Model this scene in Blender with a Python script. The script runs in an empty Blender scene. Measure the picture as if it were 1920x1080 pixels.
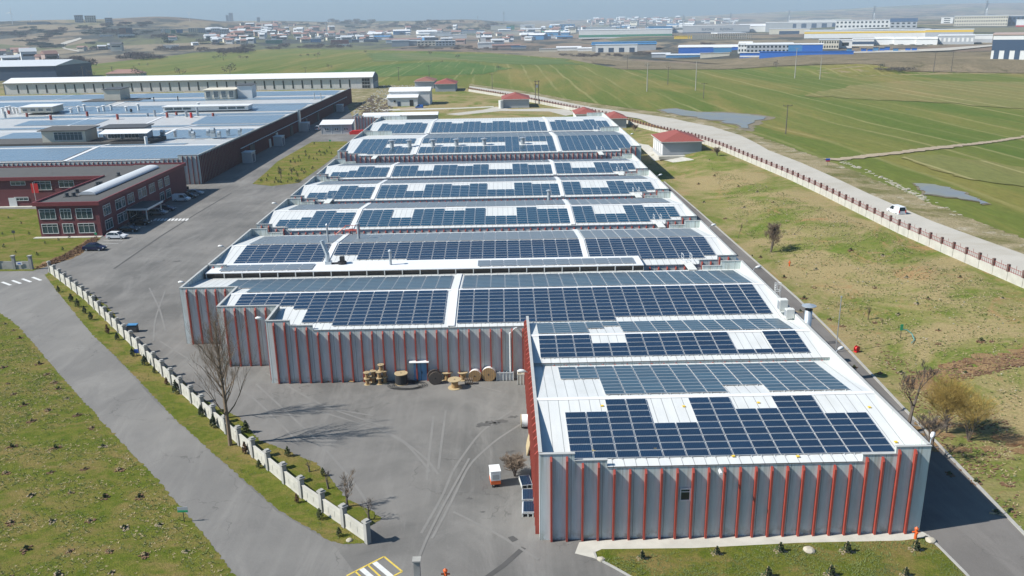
import bpy, bmesh, math, random
from math import sin, cos, pi, radians, sqrt, atan2, floor
from mathutils import Vector, Matrix, noise
from mathutils.geometry import delaunay_2d_cdt
rnd = random.Random(7)
S = bpy.context.scene
COL = S.collection
# ------------------------------------------------------------------ camera
FPX = 1590.0; H = 43.5
PITCH = math.atan(498/1590.0); ROLL = radians(0.96); YAW = radians(0.55)
_F = Vector((sin(YAW)*cos(PITCH), cos(YAW)*cos(PITCH), -sin(PITCH)))
_R0 = Vector((cos(YAW), -sin(YAW), 0)); _U0 = _R0.cross(_F)
_R = _R0*cos(ROLL) - _U0*sin(ROLL); _U = _U0*cos(ROLL) + _R0*sin(ROLL)
cam = bpy.data.cameras.new('camera'); camo = bpy.data.objects.new('camera', cam); COL.objects.link(camo)
cam.sensor_width = 36; cam.lens = 36*FPX/1920; cam.clip_start = 0.5; cam.clip_end = 30000
mw = Matrix(((_R.x, _U.x, -_F.x, 0), (_R.y, _U.y, -_F.y, 0), (_R.z, _U.z, -_F.z, H), (0, 0, 0, 1)))
camo.matrix_world = mw
S.camera = camo
# ------------------------------------------------------------------ sky + sun
SUN_EL = radians(43); SUN_DIR = Vector((0.975, 0.2, 0)).normalized()      # direction the light travels (horizontal part)
w = bpy.data.worlds.new('World'); S.world = w; w.use_nodes = True
nt = w.node_tree; nt.nodes.clear()
sky = nt.nodes.new('ShaderNodeTexSky'); sky.sky_type = 'NISHITA'; sky.sun_disc = False
sky.sun_elevation = SUN_EL; sky.sun_rotation = atan2(-SUN_DIR.x, -SUN_DIR.y)
sky.altitude = 100; sky.air_density = 1.0; sky.dust_density = 2.4; sky.ozone_density = 3.0
bg = nt.nodes.new('ShaderNodeBackground'); bg.inputs[1].default_value = 0.057
out = nt.nodes.new('ShaderNodeOutputWorld')
tint = nt.nodes.new('ShaderNodeMix'); tint.data_type = 'RGBA'; tint.blend_type = 'MULTIPLY'; tint.inputs[0].default_value = 1; tint.inputs[7].default_value = (0.52, 1.0, 1.34, 1)
nt.links.new(sky.outputs[0], tint.inputs[6]); nt.links.new(tint.outputs[2], bg.inputs[0]); nt.links.new(bg.outputs[0], out.inputs[0])
sl = bpy.data.lights.new('sun', 'SUN'); sl.energy = 5.0; sl.angle = radians(0.53); sl.color = (1, 0.955, 0.89)
so = bpy.data.objects.new('sun', sl); COL.objects.link(so)
sd = Vector((SUN_DIR.x*cos(SUN_EL), SUN_DIR.y*cos(SUN_EL), -sin(SUN_EL)))
so.rotation_euler = sd.to_track_quat('-Z', 'Y').to_euler()
S.view_settings.view_transform = 'Standard'; S.view_settings.look = 'None'
S.view_settings.exposure = 0.68; S.view_settings.gamma = 1
S.render.engine = 'CYCLES'
HAZE = 0.00011
# ------------------------------------------------------------------ terrain
def ss(t):
    t = 0 if t < 0 else 1 if t > 1 else t
    return t*t*(3-2*t)
def fenceX(y):
    pts = [(0, 92), (124, 80.4), (157, 77.3), (213, 76), (303, 68.3), (400, 52.3), (519, 7), (595, -28)]
    if y <= 0: return 92
    for (a, b), (c, d) in zip(pts, pts[1:]):
        if y <= c: return b + (d-b)*(y-a)/(c-a)
    return -28
def nz(x, y, s, k=0):
    return noise.noise((x/s+k*17.3, y/s-k*9.1, k*3.7))
def G(x, y):
    z = 0.0
    if 46 < x < 220 and y < 420:
        fx = fenceX(y)
        k = 1-ss((y-270)/110)
        up = ss((x-47)/max(fx-3-47, 8)) if x < fx else 1-ss((x-112)/90)
        z += 3*k*up
        if 49 < x < fx-1: z += k*0.35*nz(x, y, 6)*min(1, (x-49)/4, (fx-1-x)/3)
    if y > 560 and x > 150:
        z += 8*ss((y-655)/50)*ss((x-200)/120)
    if y > 1300:
        px = 960+1590*x/y
        wl = 1-ss((px-330)/420)
        z += wl*ss((y-1450)/1500)*(74+14*nz(x, y, 700, 1)+7*nz(x, y, 260, 2))
        wc = 1-ss((px-900)/200)
        z += (1-wl)*wc*ss((y-2900)/1500)*(58+9*nz(x, y, 500, 3))
        wr = ss((px-1000)/800)
        z += (1-wc)*ss((y-4300)/3500)*(44+62*wr+10*nz(x, y, 900, 4))
        if px > 1450: z += ss((px-1450)/300)*ss((y-1500)/1500)*18
    return z
def ray(px, py):
    return _F + _R*((px-960)/FPX) - _U*((py-540)/FPX)
def at(px, py, z=0.0):
    d = ray(px, py); t = (z-H)/d.z
    return Vector((d.x*t, d.y*t, z))
def gp(px, py):                      # where the line of sight through a photo pixel meets the terrain
    d = ray(px, py); o = Vector((0, 0, H))
    t = 30.0; st = 4.0; last = t
    while t < 14000:
        p = o+d*t
        if p.z <= G(p.x, p.y):
            a, b = last, t
            for _ in range(24):
                m = (a+b)/2; q = o+d*m
                if q.z <= G(q.x, q.y): b = m
                else: a = m
            q = o+d*b
            return Vector((q.x, q.y, G(q.x, q.y)))
        last = t; t += st; st = max(4.0, t*0.012)
    p = o+d*9000
    return Vector((p.x, p.y, G(p.x, p.y)))
def hgt(px, py_top, base):           # real height of something standing at base whose top is seen at py_top
    d = ray(px, py_top); t = base.y/d.y
    return max(0.3, H+d.z*t-base.z)
# ------------------------------------------------------------------ materials
MAT = {}
def newmat(name):
    m = bpy.data.materials.new(name); m.use_nodes = True
    n = m.node_tree.nodes; b = n['Principled BSDF']
    MAT[name] = m
    return m, n, m.node_tree.links, b
def plain(name, c, rough=0.6, metal=0.0, var=0.08, scale=1.5, spec=None):
    """colour with a faint cloudy variation"""
    m, n, l, b = newmat(name)
    b.inputs['Roughness'].default_value = rough; b.inputs['Metallic'].default_value = metal
    if spec is not None: b.inputs['Specular IOR Level'].default_value = spec
    g = n.new('ShaderNodeNewGeometry'); t = n.new('ShaderNodeTexNoise'); t.inputs['Scale'].default_value = scale; t.inputs['Detail'].default_value = 5
    l.new(g.outputs['Position'], t.inputs['Vector'])
    mx = n.new('ShaderNodeMix'); mx.data_type = 'RGBA'
    mx.inputs[6].default_value = (*[v*(1-var*2) for v in c], 1); mx.inputs[7].default_value = (*[min(1, v*(1+var*2)) for v in c], 1)
    l.new(t.outputs['Fac'], mx.inputs[0]); l.new(mx.outputs[2], b.inputs['Base Color'])
    return m
def mathn(n, l, op, a, b=None):
    q = n.new('ShaderNodeMath'); q.operation = op
    for i, v in enumerate((a, b)):
        if v is None: continue
        if isinstance(v, (int, float)): q.inputs[i].default_value = v
        else: l.new(v, q.inputs[i])
    return q.outputs[0]
def mixn(n, l, f, a, b):
    q = n.new('ShaderNodeMix'); q.data_type = 'RGBA'
    if isinstance(f, (int, float)): q.inputs[0].default_value = f
    else: l.new(f, q.inputs[0])
    for i, v in ((6, a), (7, b)):
        if isinstance(v, tuple): q.inputs[i].default_value = (*v, 1)
        else: l.new(v, q.inputs[i])
    return q.outputs[2]
def noisen(n, l, vec, scale, detail=5, rough=0.6, dist=0.0):
    t = n.new('ShaderNodeTexNoise'); t.inputs['Scale'].default_value = scale
    t.inputs['Detail'].default_value = detail; t.inputs['Roughness'].default_value = rough; t.inputs['Distortion'].default_value = dist
    l.new(vec, t.inputs['Vector']); return t.outputs['Fac']
def rampn(n, l, f, a, b):
    q = n.new('ShaderNodeMapRange'); l.new(f, q.inputs[0]); q.inputs[1].default_value = a; q.inputs[2].default_value = b; q.clamp = True
    return q.outputs[0]
def mapn(n, l, vec, scale=(1, 1, 1), rot=0):
    q = n.new('ShaderNodeMapping'); l.new(vec, q.inputs[0]); q.inputs['Scale'].default_value = scale; q.inputs['Rotation'].default_value = (0, 0, rot)
    return q.outputs[0]
def grassmat(name, ga, gb, dry, dirt, dirt_lo=0.62, dry_lo=0.45, sc=1.0, fine=True):
    m, n, l, b = newmat(name); b.inputs['Roughness'].default_value = 0.95; b.inputs['Specular IOR Level'].default_value = 0.1
    g = n.new('ShaderNodeNewGeometry').outputs['Position']
    c = mixn(n, l, rampn(n, l, noisen(n, l, g, 0.55*sc, 6, 0.7), 0.38, 0.62), ga, gb)
    c = mixn(n, l, rampn(n, l, noisen(n, l, mapn(n, l, g, (1, 1.6, 1), 0.5), 0.12*sc, 7, 0.72, 0.6), dry_lo, dry_lo+0.16), c, dry)
    c = mixn(n, l, rampn(n, l, noisen(n, l, mapn(n, l, g, (1, 1, 1), 1.3), 0.33*sc, 6, 0.7, 0.3), dirt_lo, dirt_lo+0.12), c, dirt)
    if fine:
        f1 = noisen(n, l, g, 5.5*sc, 4, 0.75)
        f = rampn(n, l, f1, 0.3, 0.7)
        d = mixn(n, l, f, (0.55, 0.55, 0.55), (1.35, 1.35, 1.35))
        q = n.new('ShaderNodeMix'); q.data_type = 'RGBA'; q.blend_type = 'MULTIPLY'; q.inputs[0].default_value = 1
        l.new(c, q.inputs[6]); l.new(d, q.inputs[7]); c = q.outputs[2]
        bp = n.new('ShaderNodeBump'); bp.inputs['Strength'].default_value = 0.7; bp.inputs['Distance'].default_value = 0.25
        l.new(f1, bp.inputs['Height']); l.new(bp.outputs[0], b.inputs['Normal'])
    l.new(c, b.inputs['Base Color'])
    return m
def fieldmat(name, ga, gb, dry, ang, freq=0.045, amt=0.5):
    """crop field: broad patches plus thin straw coloured drill lines"""
    m, n, l, b = newmat(name); b.inputs['Roughness'].default_value = 0.95; b.inputs['Specular IOR Level'].default_value = 0.1
    g = n.new('ShaderNodeNewGeometry').outputs['Position']
    r = mapn(n, l, g, (1, 1, 1), -ang)
    st = mapn(n, l, r, (0.06, 1, 1))
    c = mixn(n, l, rampn(n, l, noisen(n, l, st, 0.03, 6, 0.65), 0.36, 0.64), ga, gb)
    c = mixn(n, l, rampn(n, l, noisen(n, l, mapn(n, l, r, (0.18, 1, 1)), 0.022, 6, 0.7, 0.5), 0.5, 0.72), c, dry)
    wv = n.new('ShaderNodeTexWave'); wv.bands_direction = 'Y'; wv.inputs['Scale'].default_value = freq; wv.inputs['Distortion'].default_value = 1.2; wv.inputs['Detail'].default_value = 3; wv.inputs['Detail Scale'].default_value = 0.6
    l.new(r, wv.inputs['Vector'])
    msk = mathn(n, l, 'MULTIPLY', rampn(n, l, wv.outputs['Fac'], 0.93, 0.99), rampn(n, l, noisen(n, l, st, 0.05, 4), 0.4, 0.6))
    c = mixn(n, l, mathn(n, l, 'MULTIPLY', msk, amt), c, (0.42, 0.36, 0.18))
    f = rampn(n, l, noisen(n, l, mapn(n, l, r, (0.3, 1, 1)), 0.6, 4, 0.8), 0.25, 0.75)
    q = n.new('ShaderNodeMix'); q.data_type = 'RGBA'; q.blend_type = 'MULTIPLY'; q.inputs[0].default_value = 1
    l.new(c, q.inputs[6]); l.new(mixn(n, l, f, (0.75, 0.75, 0.75), (1.2, 1.2, 1.2)), q.inputs[7])
    l.new(q.outputs[2], b.inputs['Base Color'])
    return m
def asphaltmat(name, c1, c2, ang=0.0):
    m, n, l, b = newmat(name); b.inputs['Roughness'].default_value = 0.85; b.inputs['Specular IOR Level'].default_value = 0.25
    g = n.new('ShaderNodeNewGeometry').outputs['Position']
    c = mixn(n, l, rampn(n, l, noisen(n, l, g, 0.07, 6, 0.65, 0.4), 0.35, 0.65), c1, c2)
    s = noisen(n, l, mapn(n, l, g, (1.0, 0.05, 1), ang), 0.8, 4, 0.6)
    c = mixn(n, l, mathn(n, l, 'MULTIPLY', rampn(n, l, s, 0.5, 0.72), 0.35), c, tuple(v*1.15 for v in c2))
    d = rampn(n, l, noisen(n, l, g, 0.35, 7, 0.75, 1.0), 0.62, 0.72)
    c = mixn(n, l, mathn(n, l, 'MULTIPLY', d, 0.35), c, tuple(v*0.6 for v in c1))
    v = n.new('ShaderNodeTexVoronoi'); v.feature = 'DISTANCE_TO_EDGE'; v.inputs['Scale'].default_value = 0.16; v.inputs['Randomness'].default_value = 1.0
    wv = n.new('ShaderNodeVectorMath'); wv.operation = 'ADD'; tn = n.new('ShaderNodeTexNoise'); tn.inputs['Scale'].default_value = 0.8; tn.inputs['Detail'].default_value = 4; l.new(g, tn.inputs['Vector'])
    sc_ = n.new('ShaderNodeVectorMath'); sc_.operation = 'SCALE'; sc_.inputs[3].default_value = 2.2; l.new(tn.outputs['Color'], sc_.inputs[0]); l.new(g, wv.inputs[0]); l.new(sc_.outputs[0], wv.inputs[1]); l.new(wv.outputs[0], v.inputs['Vector'])
    cr = mathn(n, l, 'LESS_THAN', v.outputs['Distance'], 0.0075)
    c = mixn(n, l, mathn(n, l, 'MULTIPLY', mathn(n, l, 'MULTIPLY', cr, rampn(n, l, noisen(n, l, g, 0.09, 3), 0.5, 0.62)), 0.45), c, tuple(v_*0.45 for v_ in c1))
    dv = rampn(n, l, noisen(n, l, mapn(n, l, g, (0.5, 0.14, 1), 0.35+ang), 0.35, 7, 0.7, 1.5), 0.5, 0.75)
    c = mixn(n, l, mathn(n, l, 'MULTIPLY', dv, 0.45), c, tuple(v_*1.45 for v_ in c2))
    f = rampn(n, l, noisen(n, l, g, 9, 3, 0.8), 0.2, 0.8)
    q = n.new('ShaderNodeMix'); q.data_type = 'RGBA'; q.blend_type = 'MULTIPLY'; q.inputs[0].default_value = 1
    l.new(c, q.inputs[6]); l.new(mixn(n, l, f, (0.86, 0.86, 0.86), (1.14, 1.14, 1.14)), q.inputs[7])
    l.new(q.outputs[2], b.inputs['Base Color'])
    return m
def stripe(n, l, coord, period, width, off=0.0):
    a = mathn(n, l, 'ADD', coord, off); a = mathn(n, l, 'DIVIDE', a, period); a = mathn(n, l, 'FRACT', a)
    return mathn(n, l, 'LESS_THAN', a, width/period)
def roofmat(name, c, period, lw=0.05, dark=0.45, cs=None):
    m, n, l, b = newmat(name); b.inputs['Roughness'].default_value = 0.45
    g = n.new('ShaderNodeNewGeometry').outputs['Position']
    sp = n.new('ShaderNodeSeparateXYZ'); l.new(g, sp.inputs[0])
    st = noisen(n, l, mapn(n, l, g, (1, 0.15, 1)), 0.9, 5, 0.7)
    k = mixn(n, l, rampn(n, l, st, 0.35, 0.75), c, tuple(v*0.86 for v in c))
    k = mixn(n, l, mathn(n, l, 'MULTIPLY', rampn(n, l, noisen(n, l, g, 0.25, 5), 0.55, 0.75), 0.3), k, (c[0]*0.75, c[1]*0.73, c[2]*0.66))
    s = stripe(n, l, sp.outputs[0], period, lw)
    k = mixn(n, l, s, k, tuple(v*dark for v in c))
    l.new(k, b.inputs['Base Color'])
    return m
def wallmat(name, c, period=2.7, axis=0, off=0.0):
    m, n, l, b = newmat(name); b.inputs['Roughness'].default_value = 0.85
    g = n.new('ShaderNodeNewGeometry').outputs['Position']
    sp = n.new('ShaderNodeSeparateXYZ'); l.new(g, sp.inputs[0])
    k = mixn(n, l, rampn(n, l, noisen(n, l, mapn(n, l, g, (1, 1, 0.12)), 2.0, 6, 0.7), 0.3, 0.75), c, tuple(v*0.72 for v in c))
    sk = rampn(n, l, noisen(n, l, mapn(n, l, g, (1, 1, 0.03)), 5.0, 3, 0.6), 0.48, 0.62)
    k = mixn(n, l, mathn(n, l, 'MULTIPLY', mathn(n, l, 'MULTIPLY', sk, rampn(n, l, sp.outputs[2], 3.6, 7.4)), 0.75), k, (c[0]*0.5, c[1]*0.47, c[2]*0.42))
    k = mixn(n, l, mathn(n, l, 'MULTIPLY', rampn(n, l, noisen(n, l, g, 1.4, 5, 0.7), 0.45, 0.6), rampn(n, l, sp.outputs[2], 1.1, 0.1)), k, (c[0]*0.5, c[1]*0.46, c[2]*0.4))
    k = mixn(n, l, mathn(n, l, 'MULTIPLY', rampn(n, l, noisen(n, l, g, 0.5, 5), 0.5, 0.8), 0.5), k, (c[0]*0.85, c[1]*0.8, c[2]*0.72))
    if period:
        s = stripe(n, l, sp.outputs[axis], period, 0.05, off)
        k = mixn(n, l, s, k, tuple(v*0.35 for v in c))
    l.new(k, b.inputs['Base Color'])
    return m
def glassmat(name, c, rough=0.12, cells=None, ior=1.5):
    m, n, l, b = newmat(name); b.inputs['IOR'].default_value = ior; b.inputs['Roughness'].default_value = rough; b.inputs['Base Color'].default_value = (*c, 1)
    if cells:
        tc = n.new('ShaderNodeTexCoord'); sp = n.new('ShaderNodeSeparateXYZ'); l.new(tc.outputs['Object'], sp.inputs[0])
        a = stripe(n, l, sp.outputs[0], cells[0], 0.02); q = stripe(n, l, sp.outputs[1], cells[1], 0.02)
        s = mathn(n, l, 'MAXIMUM', a, q)
        r = n.new('ShaderNodeObjectInfo')
        v = mixn(n, l, r.outputs['Random'], tuple(x*0.8 for x in c), tuple(x*1.25 for x in c))
        l.new(mixn(n, l, s, v, (0.045, 0.075, 0.115)), b.inputs['Base Color'])
    return m
# ------------------------------------------------------------------ mesh helpers
class MB:
    def __init__(s): s.v = []; s.f = []; s.m = []
    def quad(s, a, b, c, d, m=0):
        i = len(s.v); s.v += [tuple(a), tuple(b), tuple(c), tuple(d)]; s.f.append((i, i+1, i+2, i+3)); s.m.append(m); return s
    def poly(s, pts, m=0):
        i = len(s.v); s.v += [tuple(p) for p in pts]; s.f.append(tuple(range(i, i+len(pts)))); s.m.append(m); return s
    def box(s, x0, x1, y0, y1, z0, z1, m=0):
        i = len(s.v)
        s.v += [(x0, y0, z0), (x1, y0, z0), (x1, y1, z0), (x0, y1, z0), (x0, y0, z1), (x1, y0, z1), (x1, y1, z1), (x0, y1, z1)]
        for f in ((3, 2, 1, 0), (4, 5, 6, 7), (0, 1, 5, 4), (1, 2, 6, 5), (2, 3, 7, 6), (3, 0, 4, 7)):
            s.f.append(tuple(i+k for k in f)); s.m.append(m)
        return s
    def obox(s, c, u, hw, hd, z0, z1, m=0):        # box turned in plan: centre c, unit u along half width hw, half depth hd
        v = (-u[1], u[0]); i = len(s.v)
        for z in (z0, z1):
            for a, b in ((-1, -1), (1, -1), (1, 1), (-1, 1)):
                s.v.append((c[0]+u[0]*hw*a+v[0]*hd*b, c[1]+u[1]*hw*a+v[1]*hd*b, z))
        for f in ((3, 2, 1, 0), (4, 5, 6, 7), (0, 1, 5, 4), (1, 2, 6, 5), (2, 3, 7, 6), (3, 0, 4, 7)):
            s.f.append(tuple(i+k for k in f)); s.m.append(m)
        return s
    def prism(s, pts, a, b, m=0, axis=2):          # polygon pts (2d) swept along axis from a to b
        def P(p, h): return (p[0], p[1], h) if axis == 2 else (p[0], h, p[1]) if axis == 1 else (h, p[0], p[1])
        i = len(s.v); k = len(pts)
        s.v += [P(p, a) for p in pts] + [P(p, b) for p in pts]
        s.f.append(tuple(range(i+k-1, i-1, -1))); s.f.append(tuple(range(i+k, i+2*k))); s.m += [m, m]
        for j in range(k):
            s.f.append((i+j, i+(j+1) % k, i+k+(j+1) % k, i+k+j)); s.m.append(m)
        return s
    def tube(s, pts, rad, n=6, m=0, cap=True):
        i0 = len(s.v); P = [Vector(p) for p in pts]
        for j, p in enumerate(P):
            d = (P[min(j+1, len(P)-1)]-P[max(j-1, 0)])
            d = d.normalized() if d.length > 1e-9 else Vector((0, 0, 1))
            a = d.cross(Vector((0, 0, 1)) if abs(d.z) < 0.9 else Vector((1, 0, 0))).normalized(); b = d.cross(a)
            r = rad[j] if isinstance(rad, (list, tuple)) else rad
            for k in range(n):
                t = 2*pi*k/n; s.v.append(tuple(p+a*(r*cos(t))+b*(r*sin(t))))
        for j in range(len(P)-1):
            for k in range(n):
                a = i0+j*n+k; b = i0+j*n+(k+1) % n
                s.f.append((a, b, b+n, a+n)); s.m.append(m)
        if cap and n > 3:
            s.f.append(tuple(i0+k for k in range(n-1, -1, -1))); s.f.append(tuple(i0+(len(P)-1)*n+k for k in range(n))); s.m += [m, m]
        return s
    def cyl(s, c, r, h, n=12, m=0, axis=2, r2=None):
        c = Vector(c); d = Vector((0, 0, h)) if axis == 2 else Vector((0, h, 0)) if axis == 1 else Vector((h, 0, 0))
        return s.tube([c, c+d], [r, r if r2 is None else r2], n, m)
    def build(s, name, mats, parent=None, smooth=False, kind=None):
        me = bpy.data.meshes.new(name)
        org = Vector((0, 0, 0))
        if parent is not None and parent.get('_w'): org = parent.location
        me.from_pydata([(v[0]-org.x, v[1]-org.y, v[2]-org.z) for v in s.v], [], s.f)
        for q in (mats if isinstance(mats, (list, tuple)) else [mats]): me.materials.append(MAT[q] if isinstance(q, str) else q)
        if any(s.m): me.polygons.foreach_set('material_index', s.m)
        if smooth: me.polygons.foreach_set('use_smooth', [True]*len(s.f))
        bm = bmesh.new(); bm.from_mesh(me); bmesh.ops.recalc_face_normals(bm, faces=bm.faces) if not getattr(s, 'flat', False) else None
        bm.to_mesh(me); bm.free(); me.update()
        o = bpy.data.objects.new(name, me); COL.objects.link(o)
        if parent is not None: o.parent = parent
        if kind: o['kind'] = kind
        return o
def thing(name, loc, label, cat, group=None, rz=0, world=True):
    o = bpy.data.objects.new(name, None); COL.objects.link(o); o.location = loc; o.rotation_euler = (0, 0, rz)
    o.empty_display_size = 0.5
    o['label'] = label; o['category'] = cat
    if group: o['group'] = group
    if world and rz == 0: o['_w'] = 1
    return o
def tag(o, label, cat, group=None):
    o['label'] = label; o['category'] = cat
    if group: o['group'] = group
    return o
def center(o):                       # put the origin of a one-mesh thing at the middle of its base
    me = o.data; xs = [v.co for v in me.vertices]
    c = Vector((sum(v.x for v in xs)/len(xs), sum(v.y for v in xs)/len(xs), min(v.z for v in xs)))
    me.transform(Matrix.Translation(-c)); o.location = c
    return o
def dup(root, loc, label, group=None, rz=None):
    r = root.copy(); COL.objects.link(r); r.location = loc; r['label'] = label
    if rz is not None: r.rotation_euler = (0, 0, rz)
    if group: r['group'] = group
    for ch in list(root.children):
        c = ch.copy(); COL.objects.link(c); c.parent = r
        for g in ch.children:
            d = g.copy(); COL.objects.link(d); d.parent = c
    return r
def patch(name, poly, mat, lift=0.01, step=None, kind='structure', world=False, rough=0.0, grow=0.0):
    """a sheet draped over the terrain inside a polygon (photo pixels unless world=True)"""
    P = [Vector((p[0], p[1])) if world else gp(*p).to_2d() for p in poly]
    xs = [p.x for p in P]; ys = [p.y for p in P]
    size = max(max(xs)-min(xs), max(ys)-min(ys)); step = step or max(size/40, 1.5)
    ring = []
    for a, b in zip(P, P[1:]+P[:1]):
        k = max(1, int((b-a).length/min(step, rough*1.5 if rough else 1e9)))
        ring += [a+(b-a)*(i/k) for i in range(k)]
    if rough:
        cx = sum(p.x for p in ring)/len(ring); cy = sum(p.y for p in ring)/len(ring); R2 = []
        for p in ring:
            d = Vector((noise.noise(Vector((p.x, p.y, 3))/(rough*4))+0.5*noise.noise(Vector((p.x, p.y, 9))/(rough*1.6)), noise.noise(Vector((p.x, p.y, 33))/(rough*4))+0.5*noise.noise(Vector((p.x, p.y, 39))/(rough*1.6))))
            R2.append(p+d*rough*2+Vector((p.x-cx, p.y-cy)).normalized()*grow)
        ring = R2
    n = len(ring); pts = list(ring)
    def inside(x, y):
        c = False
        for i in range(n):
            a, b = ring[i], ring[i-1]
            if (a.y > y) != (b.y > y) and x < (b.x-a.x)*(y-a.y)/(b.y-a.y)+a.x: c = not c
        return c
    flat = all(abs(G(p.x, p.y)) < 1e-6 for p in ring)
    if not flat or step < size/30:
        x = min(xs)+step/2
        while x < max(xs):
            y = min(ys)+step/2
            while y < max(ys):
                if inside(x, y): pts.append(Vector((x, y)))
                y += step
            x += step
    r = delaunay_2d_cdt(pts, [(i, (i+1) % n) for i in range(n)], [list(range(n))], 1, 1e-4)
    me = bpy.data.meshes.new(name)
    me.from_pydata([(v.x, v.y, G(v.x, v.y)+lift) for v in r[0]], [], [tuple(f) for f in r[2]])
    me.materials.append(MAT[mat])
    bm = bmesh.new(); bm.from_mesh(me)
    for f in bm.faces:
        if f.normal.z < 0: f.normal_flip()
    bm.to_mesh(me); bm.free()
    o = bpy.data.objects.new(name, me); COL.objects.link(o)
    if kind: o['kind'] = kind
    return o
# ------------------------------------------------------------------ palette
plain('red_paint', (0.34, 0.055, 0.035), 0.55, var=0.12)
plain('coping', (0.42, 0.42, 0.4), 0.7)
plain('white_paint', (0.72, 0.72, 0.70), 0.5, var=0.03)
plain('white_rough', (0.62, 0.62, 0.58), 0.8, var=0.1)
plain('steel', (0.42, 0.45, 0.47), 0.4, metal=0.4, var=0.08)
plain('zinc', (0.5, 0.55, 0.58), 0.35, metal=0.5, var=0.08)
plain('dark', (0.02, 0.02, 0.022), 0.6)
plain('rubber', (0.02, 0.02, 0.02), 0.85)
plain('concrete', (0.34, 0.33, 0.30), 0.9, var=0.16, scale=0.9)
plain('concrete_pale', (0.47, 0.45, 0.39), 0.9, var=0.14, scale=0.7)
plain('kerb', (0.36, 0.35, 0.32), 0.9, var=0.12)
plain('wood', (0.34, 0.21, 0.09), 0.8, var=0.16, scale=6)
plain('wood_old', (0.17, 0.13, 0.10), 0.85, var=0.2, scale=6)
plain('wood_pale', (0.44, 0.34, 0.19), 0.8, var=0.12, scale=6)
plain('blue_door', (0.14, 0.33, 0.52), 0.5)
plain('maroon', (0.155, 0.035, 0.04), 0.75, var=0.07, scale=0.5)
plain('maroon_trim', (0.20, 0.03, 0.035), 0.6, var=0.07)
plain('roof_felt', (0.075, 0.072, 0.068), 0.95, var=0.12, scale=0.4)
plain('tile_red', (0.25, 0.06, 0.045), 0.8, var=0.16, scale=2)
plain('tile_brown', (0.24, 0.10, 0.07), 0.85, var=0.14, scale=2)
plain('yellow', (0.75, 0.5, 0.04), 0.6)
plain('orange', (0.7, 0.12, 0.02), 0.5)
plain('red_bright', (0.62, 0.02, 0.02), 0.45)
plain('line_yellow', (0.62, 0.45, 0.07), 0.8, var=0.15, scale=3)
plain('line_white', (0.62, 0.62, 0.6), 0.8, var=0.12, scale=3)
plain('bark', (0.13, 0.105, 0.085), 0.95, var=0.2, scale=4)
plain('mud', (0.17, 0.14, 0.085), 0.95, var=0.25, scale=0.3)
plain('bark_pale', (0.21, 0.15, 0.095), 0.95, var=0.15, scale=4)
plain('twig_gold', (0.36, 0.25, 0.06), 0.9, var=0.2, scale=2)
plain('twig_pink', (0.22, 0.16, 0.11), 0.9, var=0.2)
plain('leaf_dark', (0.035, 0.055, 0.02), 0.9, var=0.25, scale=5)
plain('leaf_olive', (0.06, 0.075, 0.02), 0.9, var=0.25, scale=5)
plain('leaf_rust', (0.12, 0.06, 0.025), 0.9, var=0.2, scale=5)
plain('grass_blade', (0.13, 0.16, 0.04), 0.9, var=0.3, scale=0.4)
plain('straw', (0.36, 0.29, 0.15), 0.95, var=0.25, scale=2)
plain('soil', (0.17, 0.095, 0.05), 0.98, var=0.25, scale=3)
plain('soil_pale', (0.34, 0.27, 0.18), 0.98, var=0.2, scale=3)
plain('scrub', (0.10, 0.085, 0.07), 0.95, var=0.25, scale=0.2)
plain('far_green', (0.025, 0.05, 0.04), 0.95, var=0.25, scale=0.05)
plain('wall_cream', (0.62, 0.57, 0.46), 0.8, var=0.06, scale=0.3)
plain('wall_white', (0.72, 0.72, 0.70), 0.75, var=0.05, scale=0.2)
plain('wall_grey', (0.40, 0.42, 0.44), 0.75, var=0.06, scale=0.2)
plain('wall_pink', (0.40, 0.30, 0.26), 0.8, var=0.06)
plain('wall_brick', (0.28, 0.12, 0.08), 0.85, var=0.1)
plain('wall_navy', (0.035, 0.07, 0.13), 0.6, var=0.05)
plain('wall_green', (0.06, 0.26, 0.16), 0.6, var=0.05)
plain('blue_sheet', (0.02, 0.13, 0.48), 0.5, var=0.06)
plain('blue_mid', (0.06, 0.22, 0.42), 0.5, var=0.08)
plain('roof_white', (0.72, 0.72, 0.71), 0.5, var=0.04)
plain('roof_pale', (0.55, 0.57, 0.58), 0.55, var=0.06)
plain('roof_blue', (0.05, 0.2, 0.40), 0.5, var=0.06)
plain('roof_dark', (0.06, 0.065, 0.07), 0.7, var=0.08)
plain('roof_red', (0.27, 0.15, 0.12), 0.8, var=0.12)
plain('car_white', (0.75, 0.76, 0.77), 0.25, var=0.01, spec=0.6)
plain('car_silver', (0.42, 0.45, 0.48), 0.3, metal=0.4, var=0.01)
plain('car_navy', (0.012, 0.02, 0.06), 0.2, var=0.01, spec=0.6)
plain('car_black', (0.008, 0.008, 0.01), 0.2, var=0.01, spec=0.6)
plain('car_blue', (0.03, 0.12, 0.4), 0.25, var=0.01, spec=0.6)
plain('lamp_red', (0.5, 0.02, 0.02), 0.3)
plain('frame_alu', (0.68, 0.69, 0.70), 0.45, metal=0.3, var=0.02)
plain('sign_green', (0.03, 0.35, 0.16), 0.5)
plain('sign_blue', (0.02, 0.1, 0.5), 0.5)
plain('oil', (0.085, 0.08, 0.075), 0.9, var=0.25, scale=3)
plain('rib_shaded', (0.16, 0.035, 0.035), 0.6)  # rib red darkened to paint in the shade of the left factory wall
plain('stone', (0.42, 0.38, 0.3), 0.95, var=0.2)
plain('pole_wood', (0.11, 0.095, 0.08), 0.95, var=0.15)
plain('pole_conc', (0.36, 0.34, 0.30), 0.95, var=0.1)
plain('brown_brick', (0.15, 0.085, 0.07), 0.9, var=0.12)
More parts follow.
